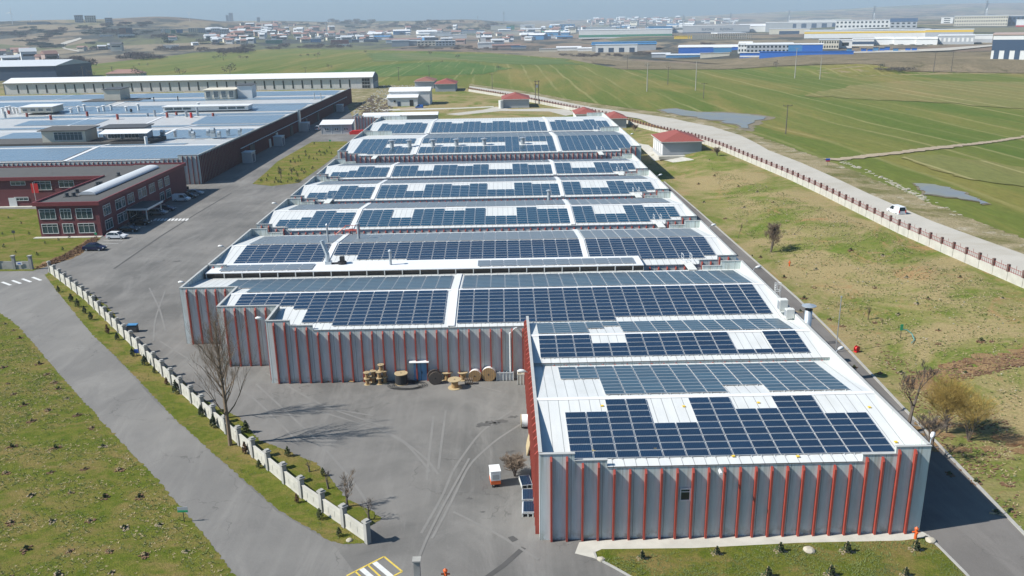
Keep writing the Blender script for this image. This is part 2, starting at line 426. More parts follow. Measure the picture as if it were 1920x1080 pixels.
plain('rail_red', (0.28, 0.07, 0.055), 0.7)
plain('tent', (0.8, 0.8, 0.78), 0.7, var=0.03)
plain('pipe_teal', (0.08, 0.28, 0.28), 0.6)
glassmat('glass', (0.02, 0.03, 0.035), 0.06)
glassmat('glass_sky', (0.05, 0.085, 0.095), 0.08)
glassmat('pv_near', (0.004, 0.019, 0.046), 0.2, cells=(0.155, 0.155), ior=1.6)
glassmat('pv_sky_tint', (0.03, 0.068, 0.09), 0.3, cells=(0.155, 0.155), ior=2.0)  # far-slope panel glass, with sky reflection put into its base colour
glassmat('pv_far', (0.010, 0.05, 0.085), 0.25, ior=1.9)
glassmat('pv_grey', (0.15, 0.175, 0.19), 0.35, ior=2.2)  # sky reflection on far slopes and canopy rows painted as a grey base
glassmat('pv_pale', (0.16, 0.24, 0.31), 0.35, ior=2.0)  # left factory glass, base colour paled to stand for reflected sky
roofmat('roof_sheet', (0.66, 0.665, 0.64), 1.0, 0.06, 0.4)
roofmat('roof_old', (0.50, 0.50, 0.485), 1.0, 0.06, 0.5)
roofmat('roof_sheet_wide', (0.82, 0.83, 0.82), 0.99, 0.03, 0.45)
roofmat('roof_grey', (0.48, 0.49, 0.49), 1.35, 0.05, 0.6)
wallmat('wall_panel', (0.66, 0.73, 0.70), 2.7, 0, off=-2.7)
wallmat('wall_panel_side', (0.66, 0.73, 0.70), 2.7, 1)
wallmat('wall_inner', (0.55, 0.55, 0.53), 0)
wallmat('hall_wall', (0.80, 0.78, 0.75), 17.0, 0)
# ================================================================== ground
def terrainmat():
    m, n, l, b = newmat('terrain'); b.inputs['Roughness'].default_value = 0.95; b.inputs['Specular IOR Level'].default_value = 0.1
    g = n.new('ShaderNodeNewGeometry').outputs['Position']
    c = mixn(n, l, rampn(n, l, noisen(n, l, g, 0.3, 6, 0.7), 0.36, 0.64), (0.10, 0.145, 0.018), (0.17, 0.175, 0.045))
    c = mixn(n, l, rampn(n, l, noisen(n, l, g, 0.055, 8, 0.75, 0.8), 0.42, 0.56), c, (0.29, 0.23, 0.11))
    c = mixn(n, l, rampn(n, l, noisen(n, l, mapn(n, l, g, (1, 0.8, 1), 1.0), 0.11, 8, 0.78, 1.0), 0.55, 0.66), c, (0.30, 0.185, 0.085))
    f1 = noisen(n, l, g, 3.2, 5, 0.8)
    q = n.new('ShaderNodeMix'); q.data_type = 'RGBA'; q.blend_type = 'MULTIPLY'; q.inputs[0].default_value = 1
    l.new(c, q.inputs[6]); l.new(mixn(n, l, rampn(n, l, f1, 0.3, 0.7), (0.62, 0.62, 0.62), (1.3, 1.3, 1.3)), q.inputs[7]); near = q.outputs[2]
    # distant country: parcels of ploughed soil, stubble, scrub and winter crop
    v = n.new('ShaderNodeTexVoronoi'); v.inputs['Scale'].default_value = 0.0035; v.inputs['Randomness'].default_value = 1
    l.new(mapn(n, l, g, (1, 0.55, 0), 0.3), v.inputs['Vector'])
    sp = n.new('ShaderNodeSeparateColor'); l.new(v.outputs['Color'], sp.inputs[0])
    far = mixn(n, l, rampn(n, l, sp.outputs[0], 0.3, 0.5), (0.19, 0.14, 0.10), (0.22, 0.18, 0.12))
    far = mixn(n, l, rampn(n, l, sp.outputs[1], 0.72, 0.76), far, (0.12, 0.125, 0.06))
    far = mixn(n, l, rampn(n, l, noisen(n, l, mapn(n, l, g, (1, 0.5, 1)), 0.006, 8, 0.7, 0.7), 0.49, 0.56), far, (0.05, 0.055, 0.05))
    far = mixn(n, l, rampn(n, l, noisen(n, l, mapn(n, l, g, (1, 0.6, 1)), 0.03, 6, 0.7), 0.55, 0.7), far, (0.09, 0.075, 0.055))
    s = n.new('ShaderNodeSeparateXYZ'); l.new(g, s.inputs[0])
    l.new(mixn(n, l, rampn(n, l, s.outputs[1], 620, 900), near, far), b.inputs['Base Color'])
    bp = n.new('ShaderNodeBump'); bp.inputs['Strength'].default_value = 0.5; bp.inputs['Distance'].default_value = 0.2
    l.new(f1, bp.inputs['Height']); l.new(bp.outputs[0], b.inputs['Normal'])
terrainmat()
grassmat('lawn', (0.095, 0.13, 0.012), (0.165, 0.17, 0.028), (0.235, 0.18, 0.06), (0.24, 0.17, 0.09), 0.66, 0.46, 1.6)
grassmat('lawn_dry', (0.13, 0.135, 0.03), (0.19, 0.17, 0.06), (0.24, 0.19, 0.085), (0.2, 0.12, 0.06), 0.58, 0.42)
grassmat('verge', (0.12, 0.125, 0.035), (0.19, 0.165, 0.07), (0.31, 0.255, 0.15), (0.42, 0.37, 0.28), 0.55, 0.42, 0.6)
grassmat('brown_scrub', (0.15, 0.125, 0.075), (0.2, 0.16, 0.10), (0.24, 0.19, 0.12), (0.11, 0.095, 0.05), 0.55, 0.5, 0.15)
grassmat('turned_soil', (0.25, 0.155, 0.075), (0.30, 0.20, 0.10), (0.2, 0.15, 0.07), (0.14, 0.07, 0.035), 0.55, 0.6, 1.2)
asphaltmat('asphalt', (0.120, 0.115, 0.107), (0.195, 0.185, 0.170))
asphaltmat('asphalt_road', (0.155, 0.148, 0.138), (0.205, 0.195, 0.178), 0.42)
asphaltmat('asphalt_dark', (0.125, 0.115, 0.105), (0.175, 0.163, 0.15), 0.0)
grassmat('gravel', (0.42, 0.395, 0.345), (0.46, 0.43, 0.375), (0.39, 0.355, 0.295), (0.40, 0.355, 0.28), 0.66, 0.5, 0.4, fine=False)
d1 = at(1440, 186)-at(1720, 266); fang = atan2(d1.y, d1.x)
fieldmat('field_main', (0.085, 0.125, 0.018), (0.15, 0.155, 0.035), (0.235, 0.18, 0.055), fang, 0.021, 0.3)
fieldmat('field_green', (0.055, 0.115, 0.02), (0.085, 0.14, 0.03), (0.14, 0.17, 0.05), fang, 0.03, 0.3)
fieldmat('field_tan', (0.19, 0.165, 0.055), (0.16, 0.165, 0.05), (0.26, 0.19, 0.075), fang, 0.03, 0.5)
fieldmat('field_far', (0.07, 0.125, 0.03), (0.115, 0.15, 0.045), (0.19, 0.165, 0.075), fang+0.5, 0.012, 0.3)
m_, n_, l_, b_ = newmat('water'); b_.inputs['Base Color'].default_value = (0.07, 0.08, 0.075, 1); b_.inputs['Roughness'].default_value = 0.3; b_.inputs['Specular IOR Level'].default_value = 0.3
g_ = n_.new('ShaderNodeNewGeometry').outputs['Position']
_c = mixn(n_, l_, rampn(n_, l_, noisen(n_, l_, g_, 0.1, 7, 0.7, 0.5), 0.42, 0.62), (0.20, 0.205, 0.20), (0.24, 0.225, 0.15)); l_.new(_c, b_.inputs['Base Color'])

def build_ground():
    ys = [-50, -20, 0, 15]; y = 25.0
    while y < 9400: ys.append(y); y += max(2.2, (y+60)*0.016)
    NA = 230; vs = []; fs = []
    for y in ys:
        for i in range(NA+1):
            a = -0.82+1.64*i/NA
            x = a*(y+60)
            vs.append((x, y, G(x, y)))
    for j in range(len(ys)-1):
        for i in range(NA):
            k = j*(NA+1)+i; fs.append((k, k+1, k+NA+2, k+NA+1))
    me = bpy.data.meshes.new('ground'); me.from_pydata(vs, [], fs); me.materials.append(MAT['terrain'])
    me.polygons.foreach_set('use_smooth', [True]*len(fs))
    o = bpy.data.objects.new('ground', me); COL.objects.link(o); o['kind'] = 'structure'
build_ground()
# ---- paved ground (flat, z = 0)
patch('yard', [(-140, 10), (39, 10), (39, 332), (-48, 332), (-56, 420), (-60, 470), (-66, 508), (-88, 508), (-140, 260)], 'asphalt', 0.012, 400, world=True)
patch('road', [(-40, 470), (-10, 508), (40, 507), (80, 513), (128, 567), (200, 652), (290, 752), (330, 790), (420, 870), (520, 960), (625, 1020), (700, 1120), (480, 1125), (380, 1000), (300, 905), (200, 800), (120, 712), (60, 640), (0, 587), (-60, 560)], 'asphalt_road', 0.018, 400)
patch('side_road', [(36, 10), (44.4, 10), (45.0, 64), (46.0, 90), (47.4, 130), (46.3, 200), (45.5, 236), (39.4, 238), (36, 238)], 'asphalt_dark', 0.018, 400, world=True)
# ---- grass beds lying on the pavement
patch('lawn', [(-420, 560), (-60, 566), (0, 587), (30, 608), (60, 640), (120, 712), (200, 800), (300, 905), (380, 1000), (445, 1086), (480, 1140), (-420, 1140)], 'lawn', 0.03, 400, rough=0.12)
patch('verge_strip', [(84, 516), (98, 506), (118, 520), (150, 538), (200, 573), (216, 590), (226, 612), (300, 678), (372, 742), (405, 762), (448, 782), (486, 826), (545, 848), (592, 868), (622, 900), (650, 935), (690, 955), (716, 972), (690, 990), (694, 1018), (640, 1020), (618, 1014), (520, 955), (420, 868), (330, 788), (230, 682), (168, 622), (118, 560)], 'lawn', 0.03, 400, rough=0.1)
patch('courtyard_lawn', [(-200, 512), (62, 508), (98, 496), (150, 477), (186, 450), (194, 440), (150, 392), (-200, 392)], 'lawn', 0.03, 400)
patch('soil_bank', [(60, 506), (98, 497), (150, 478), (186, 450), (184, 440), (160, 452), (120, 478), (80, 490)], 'turned_soil', 0.035, 400, rough=0.5)
patch('planting_bed', [(473, 345), (500, 322), (520, 303), (585, 266), (650, 265), (655, 270), (625, 296), (600, 315), (560, 343), (510, 349)], 'lawn', 0.03, 400)
patch('front_lawn', [(1116, 1036), (1128, 1030), (1300, 1028), (1500, 1018), (1690, 1014), (1735, 1008), (1760, 1028), (1820, 1090), (1850, 1130), (1250, 1130), (1180, 1080), (1120, 1048)], 'lawn', 0.03, 400)
patch('pavement', [(1086, 1017), (1110, 1014), (1420, 1004), (1724, 994), (1738, 1002), (1730, 1009), (1690, 1014), (1500, 1019), (1300, 1028), (1128, 1030), (1114, 1036), (1118, 1048), (1078, 1038)], 'concrete_pale', 0.024, 400)
patch('path', [(865, 1), (866, 2), (867, 1)], 'gravel', 0.02, 400) if False else None
# ---- beyond the compound
patch('field', [(110, 158), (160, 122), (360, 99), (560, 91), (700, 94), (900, 98), (1060, 110), (1170, 131), (1440, 126), (1700, 135), (2100, 139), (2300, 600), (1960, 500), (1700, 378), (1500, 292), (1340, 240), (1200, 206), (1000, 178), (860, 162), (720, 160), (300, 172)], 'field_main', 0.12, 14)
patch('green_field', [(590, 140), (660, 128), (760, 119), (860, 116), (960, 128), (900, 140), (780, 142), (700, 146)], 'field_green', 0.3, 60, rough=5)
patch('tan_field', [(690, 100), (900, 101), (1060, 112), (1090, 122), (960, 121), (840, 112), (700, 116)], 'field_far', 0.3, 60, rough=6)
patch('stubble_field', [(1600, 162), (1700, 152), (1960, 155), (2000, 215), (1960, 210), (1780, 195), (1500, 180)], 'field_tan', 0.35, 60, rough=3)
patch('brown_field', [(1095, 110), (1440, 121), (1445, 126), (1175, 131), (1120, 118)], 'brown_scrub', 0.4, 40, rough=8)
patch('fallow_field', [(1680, 296), (1760, 290), (1960, 322), (2000, 372), (1920, 352), (1800, 335)], 'field_tan', 0.3, 30, rough=1.5)
patch('farm_track', [(1540, 300), (1572, 298), (1680, 286), (1790, 273), (1930, 254), (1930, 258), (1790, 278), (1680, 291), (1575, 303)], 'soil_pale', 0.35, 20, rough=0.5)
FAR = [(880, 162), (1000, 179), (1060, 192), (1110, 202), (1185, 212), (1260, 223), (1335, 238), (1385, 254), (1440, 283), (1500, 306), (1565, 335), (1630, 366), (1690, 392), (1750, 418), (1815, 442), (1915, 478), (1975, 502)]
patch('dirt_verge', [(x, y+2) for x, y in FAR]+[(1975, 470), (1915, 448), (1815, 410), (1750, 385), (1690, 358), (1630, 334), (1565, 308), (1500, 284), (1440, 263), (1385, 243), (1335, 229), (1260, 215), (1185, 205), (1110, 195), (1060, 186), (1000, 174), (880, 158)], 'verge', 0.24, 4, rough=0.5)
patch('dirt_road', FAR+[(1960, 563), (1920, 535), (1700, 438), (1500, 340), (1400, 300), (1300, 258), (1200, 224), (1100, 207), (1000, 186), (880, 165)], 'gravel', 0.3, 4)
patch('puddle', [(1235, 206), (1270, 206), (1310, 211), (1380, 213), (1445, 220), (1420, 226), (1405, 236), (1408, 243), (1385, 241), (1350, 228), (1290, 219), (1262, 212)], 'water', 0.34, 30, rough=2.6)
patch('mud', [(1235, 206), (1270, 205), (1310, 210), (1380, 212), (1450, 220), (1425, 227), (1410, 240), (1412, 246), (1385, 244), (1350, 229), (1290, 220), (1262, 213)], 'mud', 0.2, 30, rough=2.6, grow=2.5)
patch('small_puddle', [(1713, 346), (1745, 348), (1790, 358), (1825, 371), (1850, 380), (1845, 386), (1800, 373), (1740, 366), (1728, 354)], 'water', 0.36, 12, rough=0.9)
patch('mud', [(1713, 346), (1745, 348), (1790, 358), (1825, 371), (1850, 380), (1845, 386), (1800, 373), (1740, 366), (1728, 354)], 'mud', 0.27, 12, rough=0.9, grow=0.8)
patch('inner_path', [(836, 214), (905, 206), (930, 200), (960, 205), (1020, 203), (1065, 205), (1080, 214), (1060, 217), (1030, 209), (940, 208), (860, 216)], 'gravel', 0.02, 400)
patch('service_path', [(700, 205), (860, 202), (925, 199), (926, 201), (860, 204), (720, 208)], 'concrete_pale', 0.025, 400)
patch('dirt_yard', [(640, 172), (690, 160), (800, 152), (850, 160), (790, 168), (740, 178), (735, 205), (700, 214), (660, 218), (652, 200)], 'verge', 0.016, 400)
patch('dirt_lane', [(716, 187), (750, 172), (780, 162), (830, 156), (800, 164), (760, 173), (738, 182), (722, 188)], 'gravel', 0.03, 400)
patch('apron', [(744, 203), (790, 199), (802, 200), (780, 205), (752, 206)], 'soil_pale', 0.03, 400)
patch('substation_apron', [(1194, 268), (1216, 272), (1240, 290), (1262, 289), (1302, 300), (1262, 305), (1240, 300), (1226, 302)], 'concrete_pale', 0.06, 4)
def blots(name, poly, n, mat, r0, r1, seed):
    R_ = random.Random(seed); P = [gp(*p) for p in poly]; xs = [p.x for p in P]; ys = [p.y for p in P]; b = MB(); k = 0; t = 0
    while k < n and t < n*10:
        t += 1; x = R_.uniform(min(xs), max(xs)); y = R_.uniform(min(ys), max(ys)); c = False
        for i in range(len(P)):
            a, e = P[i], P[i-1]
            if (a.y > y) != (e.y > y) and x < (e.x-a.x)*(y-a.y)/(e.y-a.y)+a.x: c = not c
        if not c: continue
        k += 1; r = R_.uniform(r0, r1); ph = R_.uniform(0, 9); q = []
        for j in range(14):
            a = j*pi/7; rr = r*(1+0.55*noise.noise(Vector((cos(a)*1.3+ph, sin(a)*1.3, ph)))+0.2*R_.uniform(-1, 1)); X = x+rr*1.4*cos(a); Y = y+rr*sin(a); q.append((X, Y, G(X, Y)+0.05+0.0007*(k % 40)))
        cz = G(x, y)+0.06+0.0007*(k % 40)
        for j in range(14): b.poly([(x, y, cz), q[j], q[(j+1) % 14]])
    return b.build(name, mat, kind='structure')
blots('bare_earth', [(1690, 712), (1760, 690), (1820, 672), (1960, 645), (1960, 668), (1860, 690), (1790, 716), (1730, 740)], 55, 'turned_soil', 0.3, 0.9, 1)
blots('bare_earth', [(1700, 800), (1760, 790), (1900, 812), (1960, 800), (1960, 850), (1850, 842), (1770, 850), (1716, 836)], 35, 'turned_soil', 0.25, 0.8, 2)
# ---- painted markings, tyre marks, drain
def ribbon(name, pts, wd, mat, lift, world=False):
    P = [Vector((p[0], p[1])) if world else gp(*p).to_2d() for p in pts]; b = MB()
    L = []
    for j, p in enumerate(P):
        d = (P[min(j+1, len(P)-1)]-P[max(j-1, 0)]).normalized(); n = Vector((-d.y, d.x))*wd/2
        L.append((p+n, p-n))
    for (a, c), (d, e) in zip(L, L[1:]):
        b.quad((a.x, a.y, G(a.x, a.y)+lift), (c.x, c.y, G(c.x, c.y)+lift), (e.x, e.y, G(e.x, e.y)+lift), (d.x, d.y, G(d.x, d.y)+lift))
    return b.build(name, mat, kind='structure')
def lines(name, segs, wd, mat, lift):
    b = MB()
    for p, q in segs:
        a = gp(*p); c = gp(*q); d = (c-a).to_2d().normalized(); n = Vector((-d.y, d.x, 0))*wd/2; z = Vector((0, 0, lift))
        b.quad(a+n+z, a-n+z, c-n+z, c+n+z)
    return b.build(name, mat, kind='structure')
lines('zebra_crossing', [((4+19*k, 529-3.0*k*1.0), (20+19*k, 535-3.0*k*1.0)) for k in range(4)] + [((-20+13*k, 531-2.6*k), (-4+13*k, 539-2.6*k)) for k in range(0)], 0.5, 'line_white', 0.034)
lines('parking_line', [((194, 451), (230, 451)), ((186, 456), (222, 457)), ((222, 437), (252, 437)), ((246, 425), (274, 425)), ((316, 385), (342, 385)), ((311, 390), (334, 390))], 0.13, 'line_white', 0.03)
lines('crosswalk', [((289+6.6*k, 414), (293+6.6*k, 410)) for k in range(10)], 0.55, 'line_white', 0.03)
lines('yellow_marking', [((650, 1080), (720, 1044)), ((720, 1044), (754, 1072)), ((754, 1072), (700, 1100)), ((690, 1060), (718, 1086)), ((666, 1072), (690, 1094))], 0.16, 'line_yellow', 0.03)
lines('white_marking', [((702, 1055), (734, 1082)), ((678, 1067), (700, 1086))], 0.45, 'line_white', 0.034)
m, n, l, b = newmat('tyre_dust'); b.inputs['Roughness'].default_value = 0.9
g = n.new('ShaderNodeNewGeometry').outputs['Position']
l.new(mixn(n, l, rampn(n, l, noisen(n, l, g, 0.5, 6, 0.75), 0.3, 0.75), (0.165, 0.158, 0.147), (0.212, 0.202, 0.186)), b.inputs['Base Color'])
trk = MB()
TZ = [0.0]
def track(pts, wd=0.26):
    TZ[0] += 0.0012
    P = [gp(*p) for p in pts]; Q = []
    for a, c in zip(P, P[1:]):
        for i in range(6): Q.append(a.lerp(c, i/6))
    Q.append(P[-1])
    for _ in range(3): Q = [Q[0]]+[(Q[i-1]+Q[i]*2+Q[i+1])/4 for i in range(1, len(Q)-1)]+[Q[-1]]
    for i in range(len(Q)-1):
        d = (Q[i+1]-Q[i]).normalized(); nn = Vector((-d.y, d.x, 0))*wd/2; z = Vector((0, 0, 0.02+TZ[0]))
        d2 = (Q[min(i+2, len(Q)-1)]-Q[i+1]).normalized() if i+2 < len(Q) else d; n2 = Vector((-d2.y, d2.x, 0))*wd/2
        trk.quad(Q[i]+nn+z, Q[i]-nn+z, Q[i+1]-n2+z, Q[i+1]+n2+z)
for pts in [[(813, 780), (806, 840), (800, 900)], [(836, 770), (828, 830), (822, 880)], [(960, 770), (900, 810), (850, 880), (830, 930), (790, 1000)], [(985, 790), (930, 825), (880, 870), (842, 950), (810, 1010)],
            [(560, 760), (660, 790), (740, 815), (800, 860), (822, 890)], [(700, 800), (760, 830), (800, 875), (806, 885)], [(500, 700), (600, 760), (720, 800)], [(480, 720), (600, 830), (660, 900), (700, 960)],
            [(280, 540), (300, 580), (310, 620)], [(310, 545), (290, 600), (288, 640)], [(300, 640), (380, 690), (470, 740), (560, 830)], [(700, 780), (640, 770), (560, 755)],
            [(880, 860), (830, 950), (800, 1010), (780, 1060)], [(850, 960), (930, 1000), (1010, 1050)], [(830, 690), (880, 720), (940, 735)], [(430, 480), (400, 520), (380, 560)]]: track(pts)
trk.build('tyre_marks', 'tyre_dust', kind='structure')
ribbon('drain', [(214, 504), (300, 444), (370, 400), (434, 362)], 0.45, 'roof_felt', 0.026)
ribbon('drain', [(910, 1085), (945, 1060), (982, 1027)], 0.5, 'roof_felt', 0.026)
patch('manhole', [(952, 1008), (962, 1005), (972, 1012), (960, 1017)], 'roof_felt', 0.03, 50)
# oil stains by the right wall of the yard
for cx, cy, r_, n_ in [(908, 796, 0.5, 11), (922, 792, 0.35, 12), (931, 794, 0.3, 13), (941, 790, 0.4, 14), (964, 781, 0.35, 15), (954, 848, 0.25, 16), (961, 846, 0.2, 17), (897, 800, 0.2, 18), (880, 935, 0.18, 19), (905, 960, 0.15, 20), (332, 490, 0.5, 21)]:
    c_ = gp(cx, cy); patch('oil_stain', [(c_.x+r_*cos(a*0.42)*(1.6+2.2*noise.noise(Vector((a*0.9, n_*3.1, 0)))), c_.y+r_*sin(a*0.42)*(0.9+1.4*noise.noise(Vector((a*0.9, n_*3.1, 5))))) for a in range(15)], 'oil', 0.026, 50, world=True)
# kerb of the side road
def kerb(name, pts, wd=0.3, h=0.13, world=True):
    P = [Vector((p[0], p[1])) if world else gp(*p).to_2d() for p in pts]; b = MB(); L = []
    for j, p in enumerate(P):
        d = (P[min(j+1, len(P)-1)]-P[max(j-1, 0)]).normalized(); n = Vector((-d.y, d.x))*wd/2; L.append((p+n, p-n))
    for (a, c), (d, e) in zip(L, L[1:]):
        b.quad((a.x, a.y, h), (c.x, c.y, h), (e.x, e.y, h), (d.x, d.y, h)); b.quad((a.x, a.y, 0), (a.x, a.y, h), (d.x, d.y, h), (d.x, d.y, 0)); b.quad((c.x, c.y, 0), (c.x, c.y, h), (e.x, e.y, h), (e.x, e.y, 0))
    return b.build(name, 'kerb', kind='structure')
kerb('kerb', [(44.5, 10), (45.1, 64), (46.1, 90), (47.2, 115), (47.5, 130), (46.9, 170), (46.4, 200), (45.6, 236)])
kerb('kerb', [(1114, 1036), (1118, 1047), (1150, 1064), (1200, 1092)], 0.2, 0.1, False)
kerb('kerb', [(1738, 1004), (1765, 1030), (1810, 1075), (1850, 1120)], 0.2, 0.1, False)
# ================================================================== factory halls
RIBP = 1.353
ribs_left = {}
class Hall:
    def __init__(s, label, X0, X1, Y0, Y1, ze=7.15, zr=8.4, zp=8.4, cat='factory hall', base_c=None):
        s.X0, s.X1, s.Y0, s.Y1, s.ze, s.zr, s.zp = X0, X1, Y0, Y1, ze, zr, zp
        s.t = thing('factory_hall', (base_c or ((X0+X1)/2, (Y0+Y1)/2))+(0,), label, cat, 'halls of the solar roofed factory')
        s.wall = MB(); s.roof = MB(); s.cop = MB(); s.ribs = []; s.inner = MB()
    def z(s, y, Y0=None, Y1=None):
        Y0 = s.Y0 if Y0 is None else Y0; Y1 = s.Y1 if Y1 is None else Y1
        ym = (Y0+Y1)/2
        return s.ze+(s.zr-s.ze)*(1-abs(y-ym)/(ym-Y0))
    def wall_x(s, Xa, Xb, Y, prof, face=-1, ribs=True, th=0.22, off=1.0):
        """wall running along X with its outer face at Y; prof = [(x0, x1, top)]"""
        for a, b, h in prof:
            y0, y1 = (Y, Y+th) if face < 0 else (Y-th, Y)
            s.wall.box(a, b, y0, y1, 0, h)
            s.cop.box(a-0.04, b+0.04, y0-0.05, y1+0.05, h, h+0.07)
        if ribs:
            x = Xa+off
            while x < Xb-0.3:
                h = [p[2] for p in prof if p[0] <= x <= p[1]+1e-3][0]-0.22
                s.ribs.append(('y', x, Y, h, face)); x += RIBP
    def wall_y(s, X, Ya, Yb, h, face=-1, ribs=True, th=0.22):
        x0, x1 = (X, X+th) if face < 0 else (X-th, X)
        s.wall.box(x0, x1, Ya, Yb, 0, h); s.cop.box(x0-0.05, x1+0.05, Ya-0.04, Yb+0.04, h, h+0.07)
        if ribs:
            y = Ya+0.8
            while y < Yb-0.3: s.ribs.append(('x', y, X, h-0.22, face)); y += RIBP
    def gable(s, Xa, Xb, Y0, Y1, ya=None, yb=None, mat=0, split=None):
        ya = Y0 if ya is None else ya; yb = Y1 if yb is None else yb; ym = (Y0+Y1)/2
        cuts = [ya]+([ym] if ya < ym < yb else [])+[yb]
        if split:
            for (p, q, r) in ((Xa, Xa+split[0], 1), (Xa+split[0], Xb-split[1], 0), (Xb-split[1], Xb, 1)):
                if q-p > 0.01: s.gable(p, q, Y0, Y1, ya+(0.3 if r else 0), yb, mat, None)
            return
        for a, b in zip(cuts, cuts[1:]):
            za, zb = s.z(a, Y0, Y1), s.z(b, Y0, Y1)
            s.roof.quad((Xa, a, za), (Xb, a, za), (Xb, b, zb), (Xa, b, zb), mat)
            s.roof.quad((Xa, a, za-0.12), (Xb, a, za-0.12), (Xb, b, zb-0.12), (Xa, b, zb-0.12), mat)
            if a == ya: s.roof.quad((Xa, a, za-0.12), (Xb, a, za-0.12), (Xb, a, za), (Xa, a, za), mat)
            if b == yb: s.roof.quad((Xa, b, zb-0.12), (Xb, b, zb-0.12), (Xb, b, zb), (Xa, b, zb), mat)
    def ridgecap(s, Xa, Xb, Y0, Y1):
        ym = (Y0+Y1)/2; z = s.zr
        b = MB(); b.quad((Xa, ym-0.35, z+0.0), (Xb, ym-0.35, z+0.0), (Xb, ym, z+0.09), (Xa, ym, z+0.09)); b.quad((Xa, ym+0.35, z+0.0), (Xb, ym+0.35, z+0.0), (Xb, ym, z+0.09), (Xa, ym, z+0.09))
        b.build('ridge_cap', 'roof_white', s.t)
    def walkway(s, X, Y0, Y1, w=0.42):
        ym = (Y0+Y1)/2; b = MB()
        for a, c in ((Y0+0.1, ym), (ym, Y1-0.1)):
            za, zc = s.z(a, Y0, Y1)+0.14, s.z(c, Y0, Y1)+0.14
            b.quad((X-w, a, za), (X+w, a, za), (X+w, c, zc), (X-w, c, zc))
            for e in (-w, w): b.quad((X+e, a, za-0.14), (X+e, c, zc-0.14), (X+e, c, zc), (X+e, a, za))
        b.build('walkway', 'roof_white', s.t)
    def finish(s, inner='wall_inner', wallm='wall_panel', roofm='roof_sheet', maxrib=100, ribm='red_paint'):
        s.wall.build('wall', wallm, s.t); s.cop.build('coping', 'coping', s.t)
        s.roof.build('roof', [roofm, 'roof_white'], s.t)
        cache = {}
        R = s.ribs
        def d(r): 
            q = (r[1], r[2]) if r[0] == 'y' else (r[2], r[1]); return q[0]**2+q[1]**2+(1e5 if (r[0] == 'x' and r[4] > 0) else 0)
        R.sort(key=d)
        rest = MB()
        for i, (ax, u, v, h, f) in enumerate(R):
            key = (ax, round(h, 2), f)
            def shape(b, ox, oy):
                pr = [(0, 0), (0.42*f, 0), (0.42*f, h-0.30), (0.36*f, h), (0, h)]
                pr = [(0, 0.0), (0.36*f, 0.0), (0.36*f, h-0.28), (0.12*f, h), (0, h)]
                if ax == 'y': b.prism([(oy+p[0], p[1]) for p in pr], ox-0.085, ox+0.085, 0, 0)
                else:
                    b.prism([(ox+p[0], p[1]) for p in pr], oy-0.085, oy+0.085, 0, 1)
            ox, oy = (u, v) if ax == 'y' else (v, u)
            if i < maxrib:
                if key not in cache:
                    b = MB(); shape(b, 0, 0); o = b.build('rib', ribm); cache[key] = o
                    c = o
                else:
                    c = cache[key].copy(); COL.objects.link(c)
                c.parent = s.t; c.location = Vector((ox, oy, 0))-s.t.location
            else: shape(rest, ox, oy)
        if rest.v: rest.build('rib', ribm, s.t, kind='stuff')
C1, C2 = 3.0, 5.8
def stepped(Xa, Xb, ze, zp, left=True, right=True):
    zm = ze+(zp-ze)*0.45; p = []; a, b = Xa, Xb
    if left: p += [(Xa, Xa+C1, zp), (Xa+C1, Xa+C2, zm)]; a = Xa+C2
    if right: b = Xb-C2
    p.append((a, b, ze-0.14))
    if right: p += [(Xb-C2, Xb-C1, zm), (Xb-C1, Xb, zp)]
    return p
# hall A: the near block (two spans) and the wide span behind it
hA = Hall('nearest grey and red ribbed factory block, stepping out around the cable drum yard', 2.7, 36.2, 64.5, 87.0, base_c=(10, 95))
hA.wall_x(2.7, 36.2, 64.5, stepped(2.7, 36.2, 7.2, 8.4))
hA.wall_y(2.7, 64.72, 100.0, 8.4, -1); hA.wall_y(36.2, 64.72, 123.6, 8.4, 1)
hA.gable(2.92, 35.98, 64.45, 86.9, split=(5.62, 5.62)); hA.ridgecap(2.95, 35.95, 64.45, 86.9)
hA.ze = 7.5; hA.zr = 8.3
hA.wall_x(3.0, 36.0, 87.0, [(2.92, 35.98, 7.4)], -1, True)
hA.gable(2.92, 35.98, 86.95, 100.1); hA.ridgecap(2.95, 35.95, 86.95, 100.1)
hA.ze = 7.15; hA.zr = 8.4
hA.wall_x(-29.9, 2.7, 100.2, stepped(-29.9, 2.7, 7.15, 8.4, True, False))
hA.wall_y(-29.9, 100.42, 106.2, 8.4, -1)
hA.wall_x(-37.9, -29.9, 106.3, [(-37.9, -29.68, 8.4)]); hA.wall_y(-37.9, 106.52, 114.9, 8.4, -1)
hA.wall_x(-45.9, -37.9, 115.0, [(-45.9, -37.68, 8.4)]); hA.wall_y(-45.9, 115.22, 127.0, 8.4, -1)
A0, A1 = 100.15, 123.5
for xa, xb, ya, yb in [(-29.68, 2.7, A0, A1), (2.7, 35.98, A0, A1), (-37.68, -29.68, 106.52, A1), (-45.68, -37.68, 115.22, A1)]: hA.gable(xa, xb, A0, A1, ya, yb, split=(5.62, 0) if xa == -29.68 else None)
hA.ridgecap(-37.6, 35.95, A0, A1); hA.walkway(-6.75, A0, A1)
hA.wall_x(-45.68, 35.98, 123.72, [(-45.68, 30.2, 6.95), (30.2, 33.0, 7.7), (33.0, 35.98, 8.4)], 1, False)
hA.finish()
HB = []
